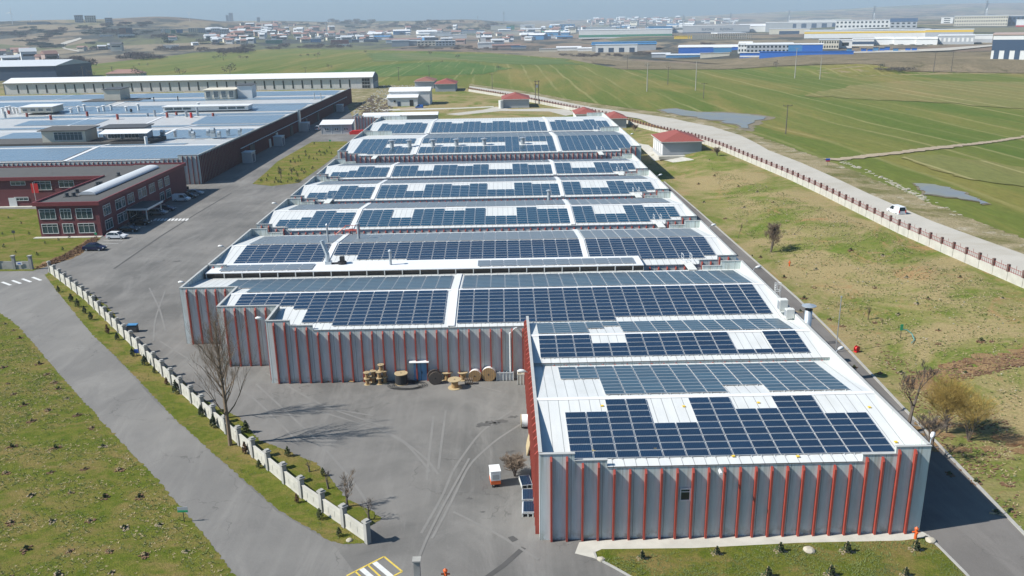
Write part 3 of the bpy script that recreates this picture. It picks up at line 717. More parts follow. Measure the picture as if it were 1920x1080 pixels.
for k, (y0, y1, lab) in enumerate([(126.8, 151.1, 'ribbed factory hall just behind the widest near roof with a louvred canopy in front'),
        (154.6, 178.7, 'ribbed factory hall, second of the long white roofs behind the canopy'),
        (181.8, 206.5, 'ribbed factory hall, third of the long white roofs behind the canopy'),
        (209.2, 233.7, 'low ribbed factory hall directly in front of the tallest dark wall of ribs')]):
    h = Hall(lab, -45.9, 36.2, y0, y1)
    h.wall_x(-45.9, 36.2, y0, stepped(-45.9, 36.2, 7.15, 8.4)); h.wall_x(-45.9, 36.2, y1, stepped(-45.9, 36.2, 7.05, 8.4), 1, False)
    h.wall_y(-45.9, y0+0.22, y1-0.22, 8.4, -1, k == 0); h.wall_y(36.2, y0+0.22, y1-0.22, 8.4, 1, False)
    h.gable(-45.68, 35.98, y0-0.1, y1-0.3, split=(5.62, 5.62)); h.ridgecap(-45.6, 35.9, y0-0.1, y1-0.3)
    for X in (-28.3, 13.1): h.walkway(X, y0-0.1, y1-0.3)
    h.finish(); HB.append(h)
# louvred canopy over the gap in front of hall B
t = HB[0].t
b = MB(); b.quad((-45.3, 123.9, 7.98), (21.3, 123.9, 7.98), (21.3, 129.2, 7.98), (-45.3, 129.2, 7.98)); b.quad((-45.3, 123.9, 7.86), (21.3, 123.9, 7.86), (21.3, 129.2, 7.86), (-45.3, 129.2, 7.86)); b.quad((-45.3, 123.9, 7.86), (21.3, 123.9, 7.86), (21.3, 123.9, 7.98), (-45.3, 123.9, 7.98))
b.quad((21.3, 123.9, 7.0), (21.3, 129.2, 7.2), (21.3, 129.2, 7.98), (21.3, 123.9, 7.98)); b.build('canopy_roof', 'roof_white', t)
b = MB(); x = -45.2
while x < 21.3: b.box(x, x+0.14, 123.9, 124.02, 7.02, 7.86); x += 2.7
b.box(-45.3, 21.3, 123.86, 124.0, 6.98, 7.1); b.build('canopy_frame', 'white_rough', t)
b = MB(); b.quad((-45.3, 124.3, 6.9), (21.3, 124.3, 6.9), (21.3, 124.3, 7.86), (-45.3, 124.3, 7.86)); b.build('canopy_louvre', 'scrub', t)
hC = Hall('tall factory hall with a dark wall of ribs and a row of roof vents', -45.9, 39.2, 238.2, 283, 8.6, 10.1, 9.8)
hC.wall_x(-45.9, 39.2, 238.2, stepped(-45.9, 39.2, 8.6, 9.9)); hC.wall_y(-45.9, 238.42, 283, 9.9, -1, False); hC.wall_y(39.2, 238.42, 283, 9.9, 1, False)
hC.gable(-45.68, 38.98, 238.1, 283, split=(5.62, 5.62)); hC.ridgecap(-45.6, 38.9, 238.1, 283); hC.walkway(-24.4, 238.1, 283); hC.walkway(16.3, 238.1, 283)
hC.wall_x(-45.9, 39.2, 283.2, [(-45.9, -36, 9.9), (-36, 33, 8.4), (33, 39.2, 9.9)], 1, False); hC.finish()
hD = Hall('farthest hall of the solar roofed factory, in front of the olive lawn', -45.9, 39.2, 285, 330, 8.6, 9.95, 9.8)
hD.wall_x(-45.9, 39.2, 285, stepped(-45.9, 39.2, 8.6, 9.9)); hD.wall_y(-45.9, 285.22, 330, 9.9, -1, False); hD.wall_y(39.2, 285.22, 330, 9.9, 1, False)
hD.gable(-45.68, 38.98, 284.9, 330, split=(5.62, 5.62)); hD.ridgecap(-45.6, 38.9, 284.9, 330); hD.walkway(-24.4, 284.9, 330); hD.walkway(16.3, 284.9, 330)
hD.wall_x(-45.9, 39.2, 330.2, [(-45.9, -36, 9.9), (-36, 33, 8.4), (33, 39.2, 9.9)], 1, False); hD.finish()
# ================================================================== solar arrays
CP, RP = 2.02, 1.07
def module_mesh(name='solar_panel', glass='pv_near'):
    b = MB(); W, D, f = 1.935, 0.995, 0.026
    b.box(0, W, 0, D, 0, 0.035, 0)
    b.quad((f, f, 0.039), (W-f, f, 0.039), (W-f, D-f, 0.039), (f, D-f, 0.039), 1)
    b.flat = True
    o = b.build(name, ['frame_alu', glass]); me = o.data; bpy.data.objects.remove(o); return me
PVM = module_mesh(); PVB = module_mesh(glass='pv_sky_tint')
class Flat: ze = 7.985; zr = 7.98501
def array(label, hall, Y0, Y1, Xs, Ys, cols, rp=RP, indiv=True, cp=CP, n_ind=100, glass='pv_far'):
    """cols: per column a list of (first row, end row), rows counted from the front"""
    ym = (Y0+Y1)/2; back = Ys > ym
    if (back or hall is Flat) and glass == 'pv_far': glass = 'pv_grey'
    zof = lambda y: hall.ze+(hall.zr-hall.ze)*(1-abs(y-ym)/(ym-Y0))
    slope = (hall.zr-hall.ze)/(ym-Y0)*(-1 if back else 1); ang = math.atan(slope)
    cells = []
    for i, iv in enumerate(cols):
        for a, b in (iv if isinstance(iv, list) else [iv]):
            for r in range(a, b): cells.append((Xs+i*cp, Ys+r*rp))
    t = thing('solar_array', (Xs, Ys, zof(Ys)), label, 'solar panels', 'solar arrays on the white factory roofs')
    cx = sum(c[0] for c in cells)/len(cells)
    cells.sort(key=lambda c: (c[1]**2+(c[0])**2))
    rest = MB(); W, D, f = 1.935, min(rp-0.075, 1.14), 0.026; ca, sa = cos(ang), sin(ang)
    for k, (x, y) in enumerate(cells):
        z = zof(y)+0.10
        if indiv and k < n_ind:
            o = bpy.data.objects.new('solar_panel', PVB if back else PVM); COL.objects.link(o); o.parent = t
            o.location = Vector((x, y, z))-t.location; o.rotation_euler = (ang, 0, 0); o.scale = (1, D/0.995, 1)
        else:
            def P(u, v, w): return (x+u, y+v*ca-w*sa, z+v*sa+w*ca)
            rest.quad(P(0, 0, .035), P(W, 0, .035), P(W, D, .035), P(0, D, .035), 0)
            rest.quad(P(0, 0, 0), P(W, 0, 0), P(W, 0, .035), P(0, 0, .035), 0)
            rest.quad(P(W, 0, 0), P(W, D, 0), P(W, D, .035), P(W, 0, .035), 0)
            rest.quad(P(f, f, .039), P(W-f, f, .039), P(W-f, D-f, .039), P(f, D-f, .039), 1)
    if rest.v: rest.flat = True; rest.build('solar_panel', ['frame_alu', glass if not indiv else 'pv_sky_tint' if back else 'pv_near'], t, kind='stuff')
    # mounting rails under the modules
    rb = MB()
    for i, iv in enumerate(cols):
        for a, b in (iv if isinstance(iv, list) else [iv]):
            for u in (0.35, 1.5):
                x = Xs+i*cp+u; y0 = Ys+a*rp-0.15; y1 = Ys+b*rp+0.05
                rb.quad((x, y0, zof(y0)+0.09), (x+0.05, y0, zof(y0)+0.09), (x+0.05, y1, zof(y1)+0.09), (x, y1, zof(y1)+0.09))
                rb.quad((x, y0, zof(y0)+0.01), (x, y0, zof(y0)+0.09), (x, y1, zof(y1)+0.09), (x, y1, zof(y1)+0.01))
    rb.flat = True; rb.build('mounting_rail', 'frame_alu', t, kind='stuff')
    return t
hA.ze, hA.zr = 7.15, 8.4
H9 = lambda L: [(0, k) for k in L]
array('nearest dark blue solar array with stepped upper edge on the nearest roof', hA, 64.45, 86.9, 5.5, 65.55, H9([7, 7, 9, 9, 5, 5, 9, 9, 7, 7, 9, 9, 6, 6]))
array('paler solar array on the far slope of the nearest roof', hA, 64.45, 86.9, 5.7, 76.4, [(5, 9)]*2+[(0, 9)]*6+[(2, 9)]*2+[(0, 9)]*4)
hA.ze, hA.zr = 7.5, 8.3
array('five row solar array on the front slope of the narrow second roof', hA, 86.95, 100.1, 3.9, 87.95, [(0, 5)]*3+[(0, 3)]*2+[(0, 5)]*6+[(0, 1)]*2+[(0, 5)]*2)
array('greyish solar array on the far slope of the narrow second roof', hA, 86.95, 100.1, 3.9, 94.1, [(0, 5)]*3+[(2, 5), (3, 5)]+[(0, 5)]*10)
hA.ze, hA.zr = 7.15, 8.4
array('widest dark solar array left of the white walkway, above the drum yard wall', hA, A0, A1, -36.0, 101.0, [(6, 10)]*4+[(5, 10)]*1+[(1, 10)]*2+[(0, 10)]*7, 1.05)
array('widest dark solar array right of the white walkway, above the drum yard wall', hA, A0, A1, -6.1, 101.0, [(0, 10)]*10+[(1, 10)]*10, 1.05)
array('grey solar array left of the walkway, just in front of the louvred canopy', hA, A0, A1, -39.8, 112.3, [(3, 9)]*2+[(0, 9)]*14)
array('grey solar array right of the walkway, just in front of the louvred canopy', hA, A0, A1, -5.9, 112.3, [(0, 9)]*20)
B = HB[0]; f0, f1 = B.Y0-0.1, B.Y1-0.3
array('solid seven column solar array at the left end behind the louvred canopy', B, f0, f1, -43.0, 129.0, [(0, 9)]*7)
array('long solar array behind the louvred canopy with its lower left corner cut in steps', B, f0, f1, -27.6, 129.0, [(4, 9)]*2+[(2, 9)]*4+[(0, 9)]*14)
array('solid ten column solar array right of the walkway behind the louvred canopy', B, f0, f1, 13.7, 129.0, [(0, 9)]*9+[(1, 9)])
array('grey solar array on the far slope, left end, behind the louvred canopy', B, f0, f1, -43.0, 139.5, [(0, 9)]*7, indiv=False)
array('grey solar array on the far slope, middle, behind the louvred canopy', B, f0, f1, -27.6, 139.5, [(0, 9)]*20, indiv=False)
array('grey solar array on the far slope, right end, behind the louvred canopy', B, f0, f1, 13.7, 139.5, [(0, 9)]*10, indiv=False)
array('thin row of grey panels on the left part of the louvred canopy', Flat, 123.9, 137, -43.4, 124.6, [(0, 3)]*7, indiv=False)
array('thin row of grey panels on the right part of the louvred canopy', Flat, 123.9, 137, -4.0, 124.6, [(0, 3)]*12, indiv=False)
LL = [4, 4, 5, 8, 8, 7, 7]; MM = [8, 8, 8, 4, 4, 8, 8, 8, 7, 7, 8, 8, 4, 4, 4, 8, 8, 7, 7, 7]; RR = [8, 8, 4, 4, 4, 8, 8, 7, 7, 7]
for k, (B, wd) in enumerate(zip(HB[1:], ('second', 'third', 'fourth'))):
    f0, f1 = B.Y0-0.1, B.Y1-0.3; rp = 1.25
    ys = B.Y0+1.0; yb = (f0+f1)/2+0.6
    R2 = [(0, q) for q in RR]; R2[-1] = (2, 7); R2[-2] = (1, 7); R2[-3] = (1, 7)
    L2 = [(0, q) for q in LL]; L2[0] = (1, 4)
    array('stepped solar array at the left end of the %s long roof behind the canopy' % wd, B, f0, f1, -43.0, ys, L2, rp, indiv=False)
    array('stepped solar array in the middle of the %s long roof behind the canopy' % wd, B, f0, f1, -27.6, ys, H9(MM), rp, indiv=False)
    array('stepped solar array at the right end of the %s long roof behind the canopy' % wd, B, f0, f1, 13.7, ys, R2, rp, indiv=False)
    bc = lambda L: [((1, 9) if q == 7 else (0, 9)) for q in L]
    array('grey far slope solar array, left end, %s long roof behind the canopy' % wd, B, f0, f1, -43.0, yb, bc(LL), 1.15, indiv=False)
    array('grey far slope solar array, middle, %s long roof behind the canopy' % wd, B, f0, f1, -27.6, yb, bc(MM), 1.15, indiv=False)
    array('grey far slope solar array, right end, %s long roof behind the canopy' % wd, B, f0, f1, 13.7, yb, bc(RR), 1.15, indiv=False)
G2 = [(0, 8), (13, 20)]
array('solar array left of the walkway beside the roof vents', hC, 238.1, 283, -42, 239.3, [(1, 20)]*2+[(0, 20)]*2+[G2]*4, indiv=False)
array('long solar array split by the white strip with roof vents', hC, 238.1, 283, -23.6, 239.3, [G2]*12+[(0, 20)]*2+[G2]*4+[(0, 20)]*1, indiv=False, cp=2.06)
array('solid solar array right of the walkway beside the roof vents', hC, 238.1, 283, 17.1, 239.3, [(0, 20)]*8+[(2, 20)]*2, indiv=False)
array('grey solar array on the far slope behind the roof vents', hC, 238.1, 283, -23.6, 262, [(0, 18)]*19, indiv=False, cp=2.06)
array('grey solar array on the far slope right of the roof vents', hC, 238.1, 283, 17.1, 262, [(0, 18)]*10, indiv=False)
array('pale solar array at the left end of the farthest roof', hD, 284.9, 330, -42, 286.2, H9([18, 16, 16, 16, 19, 19, 19, 17]), indiv=False)
array('pale solar array in the middle of the farthest roof', hD, 284.9, 330, -23.6, 286.2, H9([19, 19, 19, 16, 16, 19, 19, 19, 16, 16, 19, 19, 19, 16, 16, 16, 19, 19, 16]), indiv=False, cp=2.06)
array('pale solar array at the right end of the farthest roof', hD, 284.9, 330, 17.1, 286.2, [(0, q) for q in [16, 19, 19, 16, 16, 16, 19, 19]]+[(2, 16), (2, 16)], indiv=False)
# ================================================================== helpers for things standing about
UP = Vector((0, 0, 1))
def local(name, loc, label, cat, group=None, rz=0):
    return thing(name, loc, label, cat, group, rz, world=False)
def window(parent, p0, u, w_, z0, z1, n=2, out_=(0, -1), glass='glass_sky', name='window'):
    """framed window: p0 = lower left corner in plan (world), u = unit along the wall, out_ = wall normal"""
    f = MB(); d = Vector((*out_, 0))*0.06; U = Vector((*u, 0)); P = Vector((p0[0], p0[1], 0))
    def bar(a, b, c, e, dd=1.0):
        q = [P+U*a+UP*c, P+U*b+UP*c, P+U*b+UP*e, P+U*a+UP*e]
        f.quad(*[x+d*dd for x in q])
        f.quad(q[0], q[0]+d*dd, q[3]+d*dd, q[3]); f.quad(q[1], q[1]+d*dd, q[2]+d*dd, q[2]); f.quad(q[3], q[3]+d*dd, q[2]+d*dd, q[2]); f.quad(q[0], q[0]+d*dd, q[1]+d*dd, q[1])
    t = 0.11
    bar(-t, w_+t, z0-t, z0, 1.4); bar(-t, w_+t, z1, z1+t, 1.4); bar(-t, 0, z0, z1, 1.4); bar(w_, w_+t, z0, z1, 1.4)
    for k in range(1, n+1): bar(w_*k/(n+1)-0.035, w_*k/(n+1)+0.035, z0, z1)
    bar(0, w_, z0+(z1-z0)*0.74, z0+(z1-z0)*0.74+0.06)
    o = f.build(name, 'white_paint', parent)
    g = MB(); q = [P+U*0+UP*z0, P+U*w_+UP*z0, P+U*w_+UP*z1, P+U*0+UP*z1]; g.quad(*[x+d*0.35 for x in q])
    go = g.build('pane', glass, parent); go.parent = o
    return o
def rooms(t, x0, x1, y0, y1, z0, h, wall, roof, over=0.6, lean=0.35):
    b = MB(); b.prism([(y0, z0), (y1, z0), (y1, z0+h+lean), (y0, z0+h)], x0, x1, 0, 0); b.build('wall', wall, t)
    b = MB(); b.prism([(y0-over, z0+h), (y1+over, z0+h+lean), (y1+over, z0+h+lean+0.25), (y0-over, z0+h+0.25)], x0-over, x1+over, 0, 0); b.build('roof', roof, t)
# ================================================================== left factory
hL = Hall('vast dark red ribbed factory on the left, covered in pale solar arrays', -260, -87.6, 246, 291, 7.3, 8.45, 8.4, base_c=(-100, 300))
hL.wall_x(-175, -87.6, 246, [(-260, -98.5, 7.2), (-98.5, -93.4, 7.6), (-93.4, -87.6, 8.5)], -1, True, off=0.4)
hL.wall_y(-87.6, 246.2, 510, 8.45, 1, True)
LB = [(246, 291), (291, 336), (336, 381), (381, 426), (426, 469), (469, 510)]
for a, c in LB: hL.gable(-300, -87.8, a-0.05, c-0.05); hL.ridgecap(-300, -87.8, a-0.05, c-0.05)
hL.wall_x(-300, -87.6, 510, [(-300, -87.6, 7.2)], 1, False)
for (a, c), xs in zip(LB, [(-126,), (-118,-150), (-140, -170), (-150, -200), (-190,), (-200, -240)]):
    for X in xs: hL.walkway(X, a, c, 0.5)
hL.finish(roofm='roof_old', ribm='rib_shaded')
t = hL.t
b = MB()          # pipe on brackets along the shaded wall
b.tube([(-86.6, 284, 4.9), (-86.6, 490, 4.9)], 0.13, 6)
y = 288
while y < 490: b.box(-87.3, -86.55, y, y+0.12, 4.7, 4.82); y += 8
b.build('wall_pipe', 'zinc', t)
for (y0, y1, z1, m) in [(296, 302, 4.2, 'dark'), (322, 324, 3, 'white_rough'), (327, 330, 3.4, 'lamp_red'), (333, 335, 4, 'white_rough'), (356, 360, 4, 'dark'), (384, 388, 4, 'dark'), (410, 414, 4, 'dark'), (452, 456, 4, 'dark')]:
    q = MB(); q.box(-87.5, -87.05, y0, y1, 0.02, z1); q.build('door', m, t)
def farray(label, k, x0, n, y0, rows, back=False):
    a, c = LB[k]; hL.ze, hL.zr = 7.3, 8.45
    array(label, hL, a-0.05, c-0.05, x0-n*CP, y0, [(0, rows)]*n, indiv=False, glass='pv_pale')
farray('bright solar array at the front right corner of the dark red factory', 0, -88.6, 18, 247.3, 18)
farray('bright solar array along the front edge of the dark red factory, left part', 0, -127.2, 26, 247.3, 18)
farray('greyish thin solar array behind the front ridge of the dark red factory', 0, -100, 60, 269.2, 5)
farray('solar array right behind the big fans on the dark red factory', 1, -88.8, 14, 292.4, 17)
farray('solar array behind the terrace shelters on the dark red factory', 1, -119, 28, 292.4, 17)
farray('thin solar strip in front of the white area full of red stacks', 1, -90.5, 52, 325, 9)
farray('solar array at the right edge of the dark red factory, near its middle', 2, -89.2, 16, 337.4, 19)
farray('small solar array on the white area full of stacks', 2, -160, 16, 341, 12)
farray('pale solar strip on the slope right behind the white capped stacks', 2, -90, 60, 360, 18)
farray('solar array on the slope beyond the skylight strip', 3, -90, 60, 405, 17)
farray('long solar array behind the skylight strip of the dark red factory', 3, -89.8, 58, 385, 17)
farray('solar array in front of the cream rooftop rooms', 4, -90, 50, 440, 8)
farray('farthest long solar array of the dark red factory', 5, -90, 95, 472, 16)
farray('pale solar strip at the far left of the dark red factory', 4, -195, 40, 428, 17)
# rooftop terraces, rooms, shelters
t = thing('rooftop_terrace', (-140, 283, 8.3), 'dark rooftop terrace slab below the cream cabin on the dark red factory', 'terrace')
b = MB(); b.box(-175, -113.2, 276, 290.5, 7.6, 8.75); b.build('slab', 'roof_felt', t)
t = thing('rooftop_cabin', (-141, 282, 8.75), 'cream rooftop cabin with wide curtained window at the left edge', 'cabin')
rooms(t, -148.5, -134.5, 278.5, 287, 8.78, 3.6, 'wall_cream', 'roof_felt', 0.9)
window(t, (-144.5, 278.45), (1, 0), 9.0, 9.4, 11.9, 6)
t = thing('rooftop_cabin', (-123, 285, 8.75), 'dark roofed rooftop cabin behind the white awning', 'cabin')
rooms(t, -131, -117.5, 283.5, 290, 8.78, 3.6, 'wall_grey', 'roof_dark', 0.8)
window(t, (-129.5, 283.45), (1, 0), 4.0, 9.2, 11.5, 3)
window(t, (-124.0, 283.45), (1, 0), 4.5, 9.2, 11.5, 3)
t = thing('awning', (-121, 279, 8.75), 'white rooftop awning on thin dark posts', 'awning')
b = MB(); b.prism([(276.6, 11.3), (282.0, 12.1), (282.0, 12.22), (276.6, 11.42)], -129.5, -113.8, 0, 0); b.build('canopy', 'roof_white', t)
for x in (-129.2, -124.2, -119.2, -114.1):
    for y in (276.9, 281.7):
        b = MB(); b.box(x-0.06, x+0.06, y-0.06, y+0.06, 8.78, 11.4+(y-276.9)*0.14); b.build('post', 'roof_dark', t)
b = MB(); b.box(-129, -114, 276.7, 276.76, 9.7, 9.78); b.box(-129, -114, 276.7, 276.76, 9.2, 9.26); b.build('railing', 'roof_dark', t)
t = thing('terrace_railing', (-133, 287, 8.75), 'black rooftop railing between the two terrace cabins', 'railing')
b = MB()
for k in range(10): b.box(-134.3+k*0.36, -134.22+k*0.36, 287.9, 288, 8.78, 11.6)
for z in (9.4, 10.2, 11.0, 11.6): b.box(-134.3, -131, 287.9, 288, z, z+0.08)
b.build('bars', 'dark', t)
def rooftop(px, py, z):
    return at(px, py, z)
def roombox(px0, px1, py, z, dep, h, wall, roof, label, win=0):
    a = at(px0, py, z); c = at(px1, py, z)
    t = thing('rooftop_room', ((a.x+c.x)/2, a.y, z), label, 'rooftop room')
    rooms(t, a.x, c.x, a.y, a.y+dep, z, h, wall, roof, 0.5)
    for k in range(win):
        wx = a.x+(c.x-a.x)*(k+0.25)/win
        window(t, (wx, a.y-0.05), (1, 0), (c.x-a.x)/win*0.55, z+0.7, z+h-0.6, 3)
    return t
t = thing('rooftop_terrace', (-200, 440, 8.3), 'dark rooftop slab around the small far cabin, left of the cream rooms', 'terrace')
a = at(153, 190, 8.7); c = at(290, 186, 8.7)
b = MB(); b.box(a.x, c.x-6, a.y, a.y+16, 7.8, 8.7); b.build('slab', 'roof_felt', t)
roombox(196, 224, 188, 8.7, 12, 5.2, 'wall_cream', 'roof_dark', 'small cream cabin with sloping dark roof on the left far rooftop', 0)
roombox(384, 438, 186, 8.6, 10, 4.4, 'wall_cream', 'wall_cream', 'long cream rooftop room with four window groups', 4)
roombox(446, 472, 184, 8.6, 8, 6.2, 'wall_white', 'roof_dark', 'white rooftop room with leaning dark roof beside the cream rooms', 0)
t = roombox(40, 94, 212, 8.6, 10, 2.4, 'wall_cream', 'roof_white', 'low white rooftop room with four small windows among the stacks', 4)
# skylight strip
t = thing('rooftop_skylight', (-150, 383, 8.4), 'long low white roofed skylight strip in the middle of the dark red factory', 'skylight')
a = at(306, 208, 8.4); c = at(466, 205, 8.4)
b = MB(); b.box(a.x, c.x, a.y, a.y+7, 8.2, 10.0); b.build('wall', 'wall_white', t)
b = MB(); b.box(a.x-.5, c.x+.5, a.y-.5, a.y+7.5, 10.0, 10.25); b.build('roof', 'roof_white', t)
for k in range(9):
    if 3 <= k <= 5: continue
    x = a.x+1+k*(c.x-a.x-2)/9; window(t, (x, a.y-0.05), (1, 0), (c.x-a.x)/9*0.82, 8.8, 9.7, 0, glass='glass_sky')
# ---- stacks, cowls and fans on the roof
def stack(loc, h, r, mat, label, cap=True, group='stacks on the dark red factory roof', name='roof_stack'):
    t = thing(name, loc, label, 'chimney', group)
    x, y, z = loc
    b = MB(); b.cyl((x, y, z-0.2), r, h+0.2, 10); b.build('pipe', mat, t, smooth=False)
    if cap:
        b = MB(); b.cyl((x, y, z+h+0.12), r*1.7, 0.12, 12); b.cyl((x, y, z+h+0.24), r*1.7, 0.25, 12, r2=0.05)
        for k in range(3): b.box(x+r*0.8*cos(k*2.1)-0.03, x+r*0.8*cos(k*2.1)+0.03, y+r*0.8*sin(k*2.1)-0.03, y+r*0.8*sin(k*2.1)+0.03, z+h, z+h+0.14)
        b.build('rain_cap', mat, t)
    return t
WL = '%s white capped stack from the left in the row across the dark red factory roof'
for i, (px, pt, pb) in enumerate([(6, 203, 212), (14, 201, 210), (20, 200, 211), (27, 202, 211), (33, 203, 212), (62, 199, 205), (109, 198, 208), (134, 204, 211), (148, 200, 208), (159, 197, 207), (185, 202, 208), (195, 199, 207), (209, 197, 206), (237, 201, 207), (260, 196, 206), (373, 194, 202)]):
    p = at(px, pb, 8.3); stack(tuple(p), hgt(px, pt, p), 0.55, 'white_paint', WL % ('first second third fourth fifth sixth seventh eighth ninth tenth eleventh twelfth thirteenth fourteenth fifteenth sixteenth'.split()[i]), group='white capped stacks on the dark red factory')
for i, (px, pt, pb, m, lab) in enumerate([(10, 209, 220, 'steel', 'grey stack at the far left of the white roof strip'), (17, 207, 213, 'red_paint', 'short dark red stack at the far left of the white roof strip'), (51, 212, 218, 'red_paint', 'short red stack in front of the low white rooftop room'),
        (96, 216, 225, 'red_paint', 'leaning rust red stack on the small solar array'), (164, 209, 217, 'red_paint', 'dark red stack left of the two small air units'), (221, 214, 224, 'red_paint', 'bright red stack standing alone before the white roof area'),
        (246, 204, 209, 'dark', 'short black stack just behind the white roof area'), (291, 206, 220, 'steel', 'tall grey stack left of the skylight strip'), (277, 212, 218, 'steel', 'short grey stack left of the tall grey stack'),
        (314, 211, 221, 'red_paint', 'red stack directly below the skylight strip end'), (331, 210, 215, 'red_paint', 'shortest red stack just below the skylight strip'), (350, 211, 220, 'steel', 'grey capped stack beside the brightest red one'),
        (359, 211, 221, 'red_bright', 'brightest red stack below the skylight strip'), (371, 201, 219, 'steel', 'tallest bent grey stack crossing the skylight strip'), (400, 212, 219, 'red_paint', 'small dark red stack right of the tallest grey one'),
        (289, 182, 190, 'dark', 'black gooseneck pipe on the far white strip, left one'), (334, 180, 189, 'dark', 'black gooseneck pipe on the far white strip, middle one'), (590, 174, 186, 'steel', 'thin grey stack near the top of the red wall, left one'), (602, 174, 186, 'steel', 'thin grey stack near the top of the red wall, right one'),
        (275, 256, 271, 'white_paint', 'fat white stack at the edge of the rooftop fans'), (329, 247, 256, 'steel', 'grey capped stack between the two groups of rooftop fans')]):
    p = at(px, pb, 8.2); stack(tuple(p), hgt(px, pt, p), 0.5 if 'thin' not in lab and 'goose' not in lab else 0.25, m, lab, cap=('capped' in lab))
def fan(px, pb, pt, label, big=True):
    p = at(px, pb, 8.1); h = hgt(px, pt, p); r = h*0.3
    t = thing('roof_fan', tuple(p), label, 'fan', 'galvanised fans on the dark red factory roof')
    x, y, z = p
    b = MB(); b.box(x-r*0.9, x+r*0.9, y-r*0.8, y+r*0.8, z-0.1, z+h*0.42); b.build('base', 'zinc', t)
    b = MB(); b.cyl((x-r*0.7, y, z+h*0.68), h*0.32, r*1.4, 16, axis=0); b.build('housing', 'zinc', t)
    b = MB(); b.cyl((x+r*0.7, y, z+h*0.68), h*0.2, 0.25, 12, axis=0); b.build('inlet', 'steel', t)
for px, pb, pt, lab in [(281, 257, 243, 'snail shaped roof fan, leftmost of the two big ones'), (306, 258, 243, 'snail shaped roof fan, right one of the left pair'), (358, 254, 241, 'roof fan at the left of the crowded fan group'), (400, 256, 239, 'tallest roof fan of the crowded fan group'),
        (391, 254, 242, 'narrow roof fan just left of the tallest one'), (428, 252, 241, 'roof fan second from the right before the red wall'), (450, 252, 240, 'rightmost roof fan next to the red wall'), (363, 258, 246, 'low roof fan in front of the crowded fan group'), (411, 257, 245, 'small roof fan right of the tallest one')]: fan(px, pb, pt, lab)
for k, (x, lab) in enumerate([(px, l) for px, l in [(735, 'first'), (768, 'second'), (812, 'third'), (856, 'fourth'), (908, 'fifth'), (980, 'sixth')]]):
    p = at(x, 276-(x-735)*0.022, 9.3)
    stack(tuple(p), 1.7, 0.62, 'steel', '%s squat capped roof vent from the left on the vented white strip' % lab, group='squat capped vents on the tall hall roof', name='roof_vent')
# vents and chimneys on the nearer roofs
for px, pb, pt, r, lab in [(616, 462, 424, 0.16, 'thin grey flue with small cap in the alley left of the red stair'), (673, 452, 422, 0.24, 'grey capped flue in the alley right of the red stair'), (733, 502, 473, 0.2, 'thin flue standing on the white roof part right of the black duct'), (1029, 374, 359, 0.35, 'grey capped vent in the alley of the third long roof'), (830, 250, 234, 0.12, 'thin pole on the farthest roof')]:
    p = at(px, pb, 7.5); stack(tuple(p), hgt(px, pt, p), r, 'steel', lab, cap='pole' not in lab, group=None, name='flue')
t = thing('duct', tuple(at(612, 500, 7.6)), 'upright metal duct with black blower on the white roof strip', 'duct')
p = at(618, 500, 7.55); b = MB(); b.tube([(p.x-0.2, p.y, p.z), (p.x-0.2, p.y, p.z+2.0), (p.x-0.9, p.y, p.z+4.2)], 0.35, 8); b.box(p.x-0.6, p.x+0.4, p.y-0.4, p.y+0.4, p.z-0.1, p.z+0.9); b.build('pipe', 'zinc', t)
b = MB(); b.tube([(p.x+0.4, p.y, p.z+0.4), (p.x+1.6, p.y, p.z+0.45)], 0.28, 8); b.cyl((p.x+2.0, p.y, p.z), 0.7, 0.8, 10, axis=2); b.box(p.x+1.7, p.x+2.4, p.y-0.3, p.y+0.3, p.z+0.8, p.z+1.6); b.build('blower', 'dark', t)
# tall metal chimney beside the side road
p = at(1507, 607, 8.0); q = Vector((36.75, p.y, 0)); hh = hgt(1507, 571, q)-0.0; p = q
t = thing('chimney', (p.x, p.y, 0), 'grey metal chimney with flat rain hat at the right wall', 'chimney')
b = MB(); b.cyl((p.x, p.y, 0), 0.44, hh-0.7, 20); b.build('pipe', 'zinc', t, smooth=True)
b = MB(); b.cyl((p.x, p.y, hh-0.7), 0.47, 0.1, 20)
for k in range(4): b.box(p.x+0.32*cos(k*1.57+.4)-0.03, p.x+0.32*cos(k*1.57+.4)+0.03, p.y+0.32*sin(k*1.57+.4)-0.03, p.y+0.32*sin(k*1.57+.4)+0.03, hh-0.7, hh-0.2)
b.build('bracket', 'dark', t)
b = MB(); b.cyl((p.x, p.y, hh-0.2), 0.85, 0.06, 24); b.cyl((p.x, p.y, hh-0.14), 0.85, 0.25, 24, r2=0.05); b.build('rain_cap', 'zinc', t, smooth=False)
# ac boxes on the right parapet
for px, py, lab, s_ in [(1457, 575, 'tall beige air conditioner box on the right parapet', 1.0), (1476, 588, 'smaller beige cabinet on the right parapet next to the chimney', 0.75)]:
    q = at(px, py, 8.4); t = thing('air_conditioner', (35.5, q.y, 7.9), lab, 'air conditioner')
    b = MB(); b.box(34.9, 35.9, q.y-0.5*s_, q.y+0.5*s_, 7.9, 7.9+1.5*s_); b.build('casing', 'white_rough', t)
    b = MB(); b.box(34.85, 34.9, q.y-0.4*s_, q.y+0.4*s_, 8.1, 7.9+1.3*s_); b.build('grille', 'steel', t)
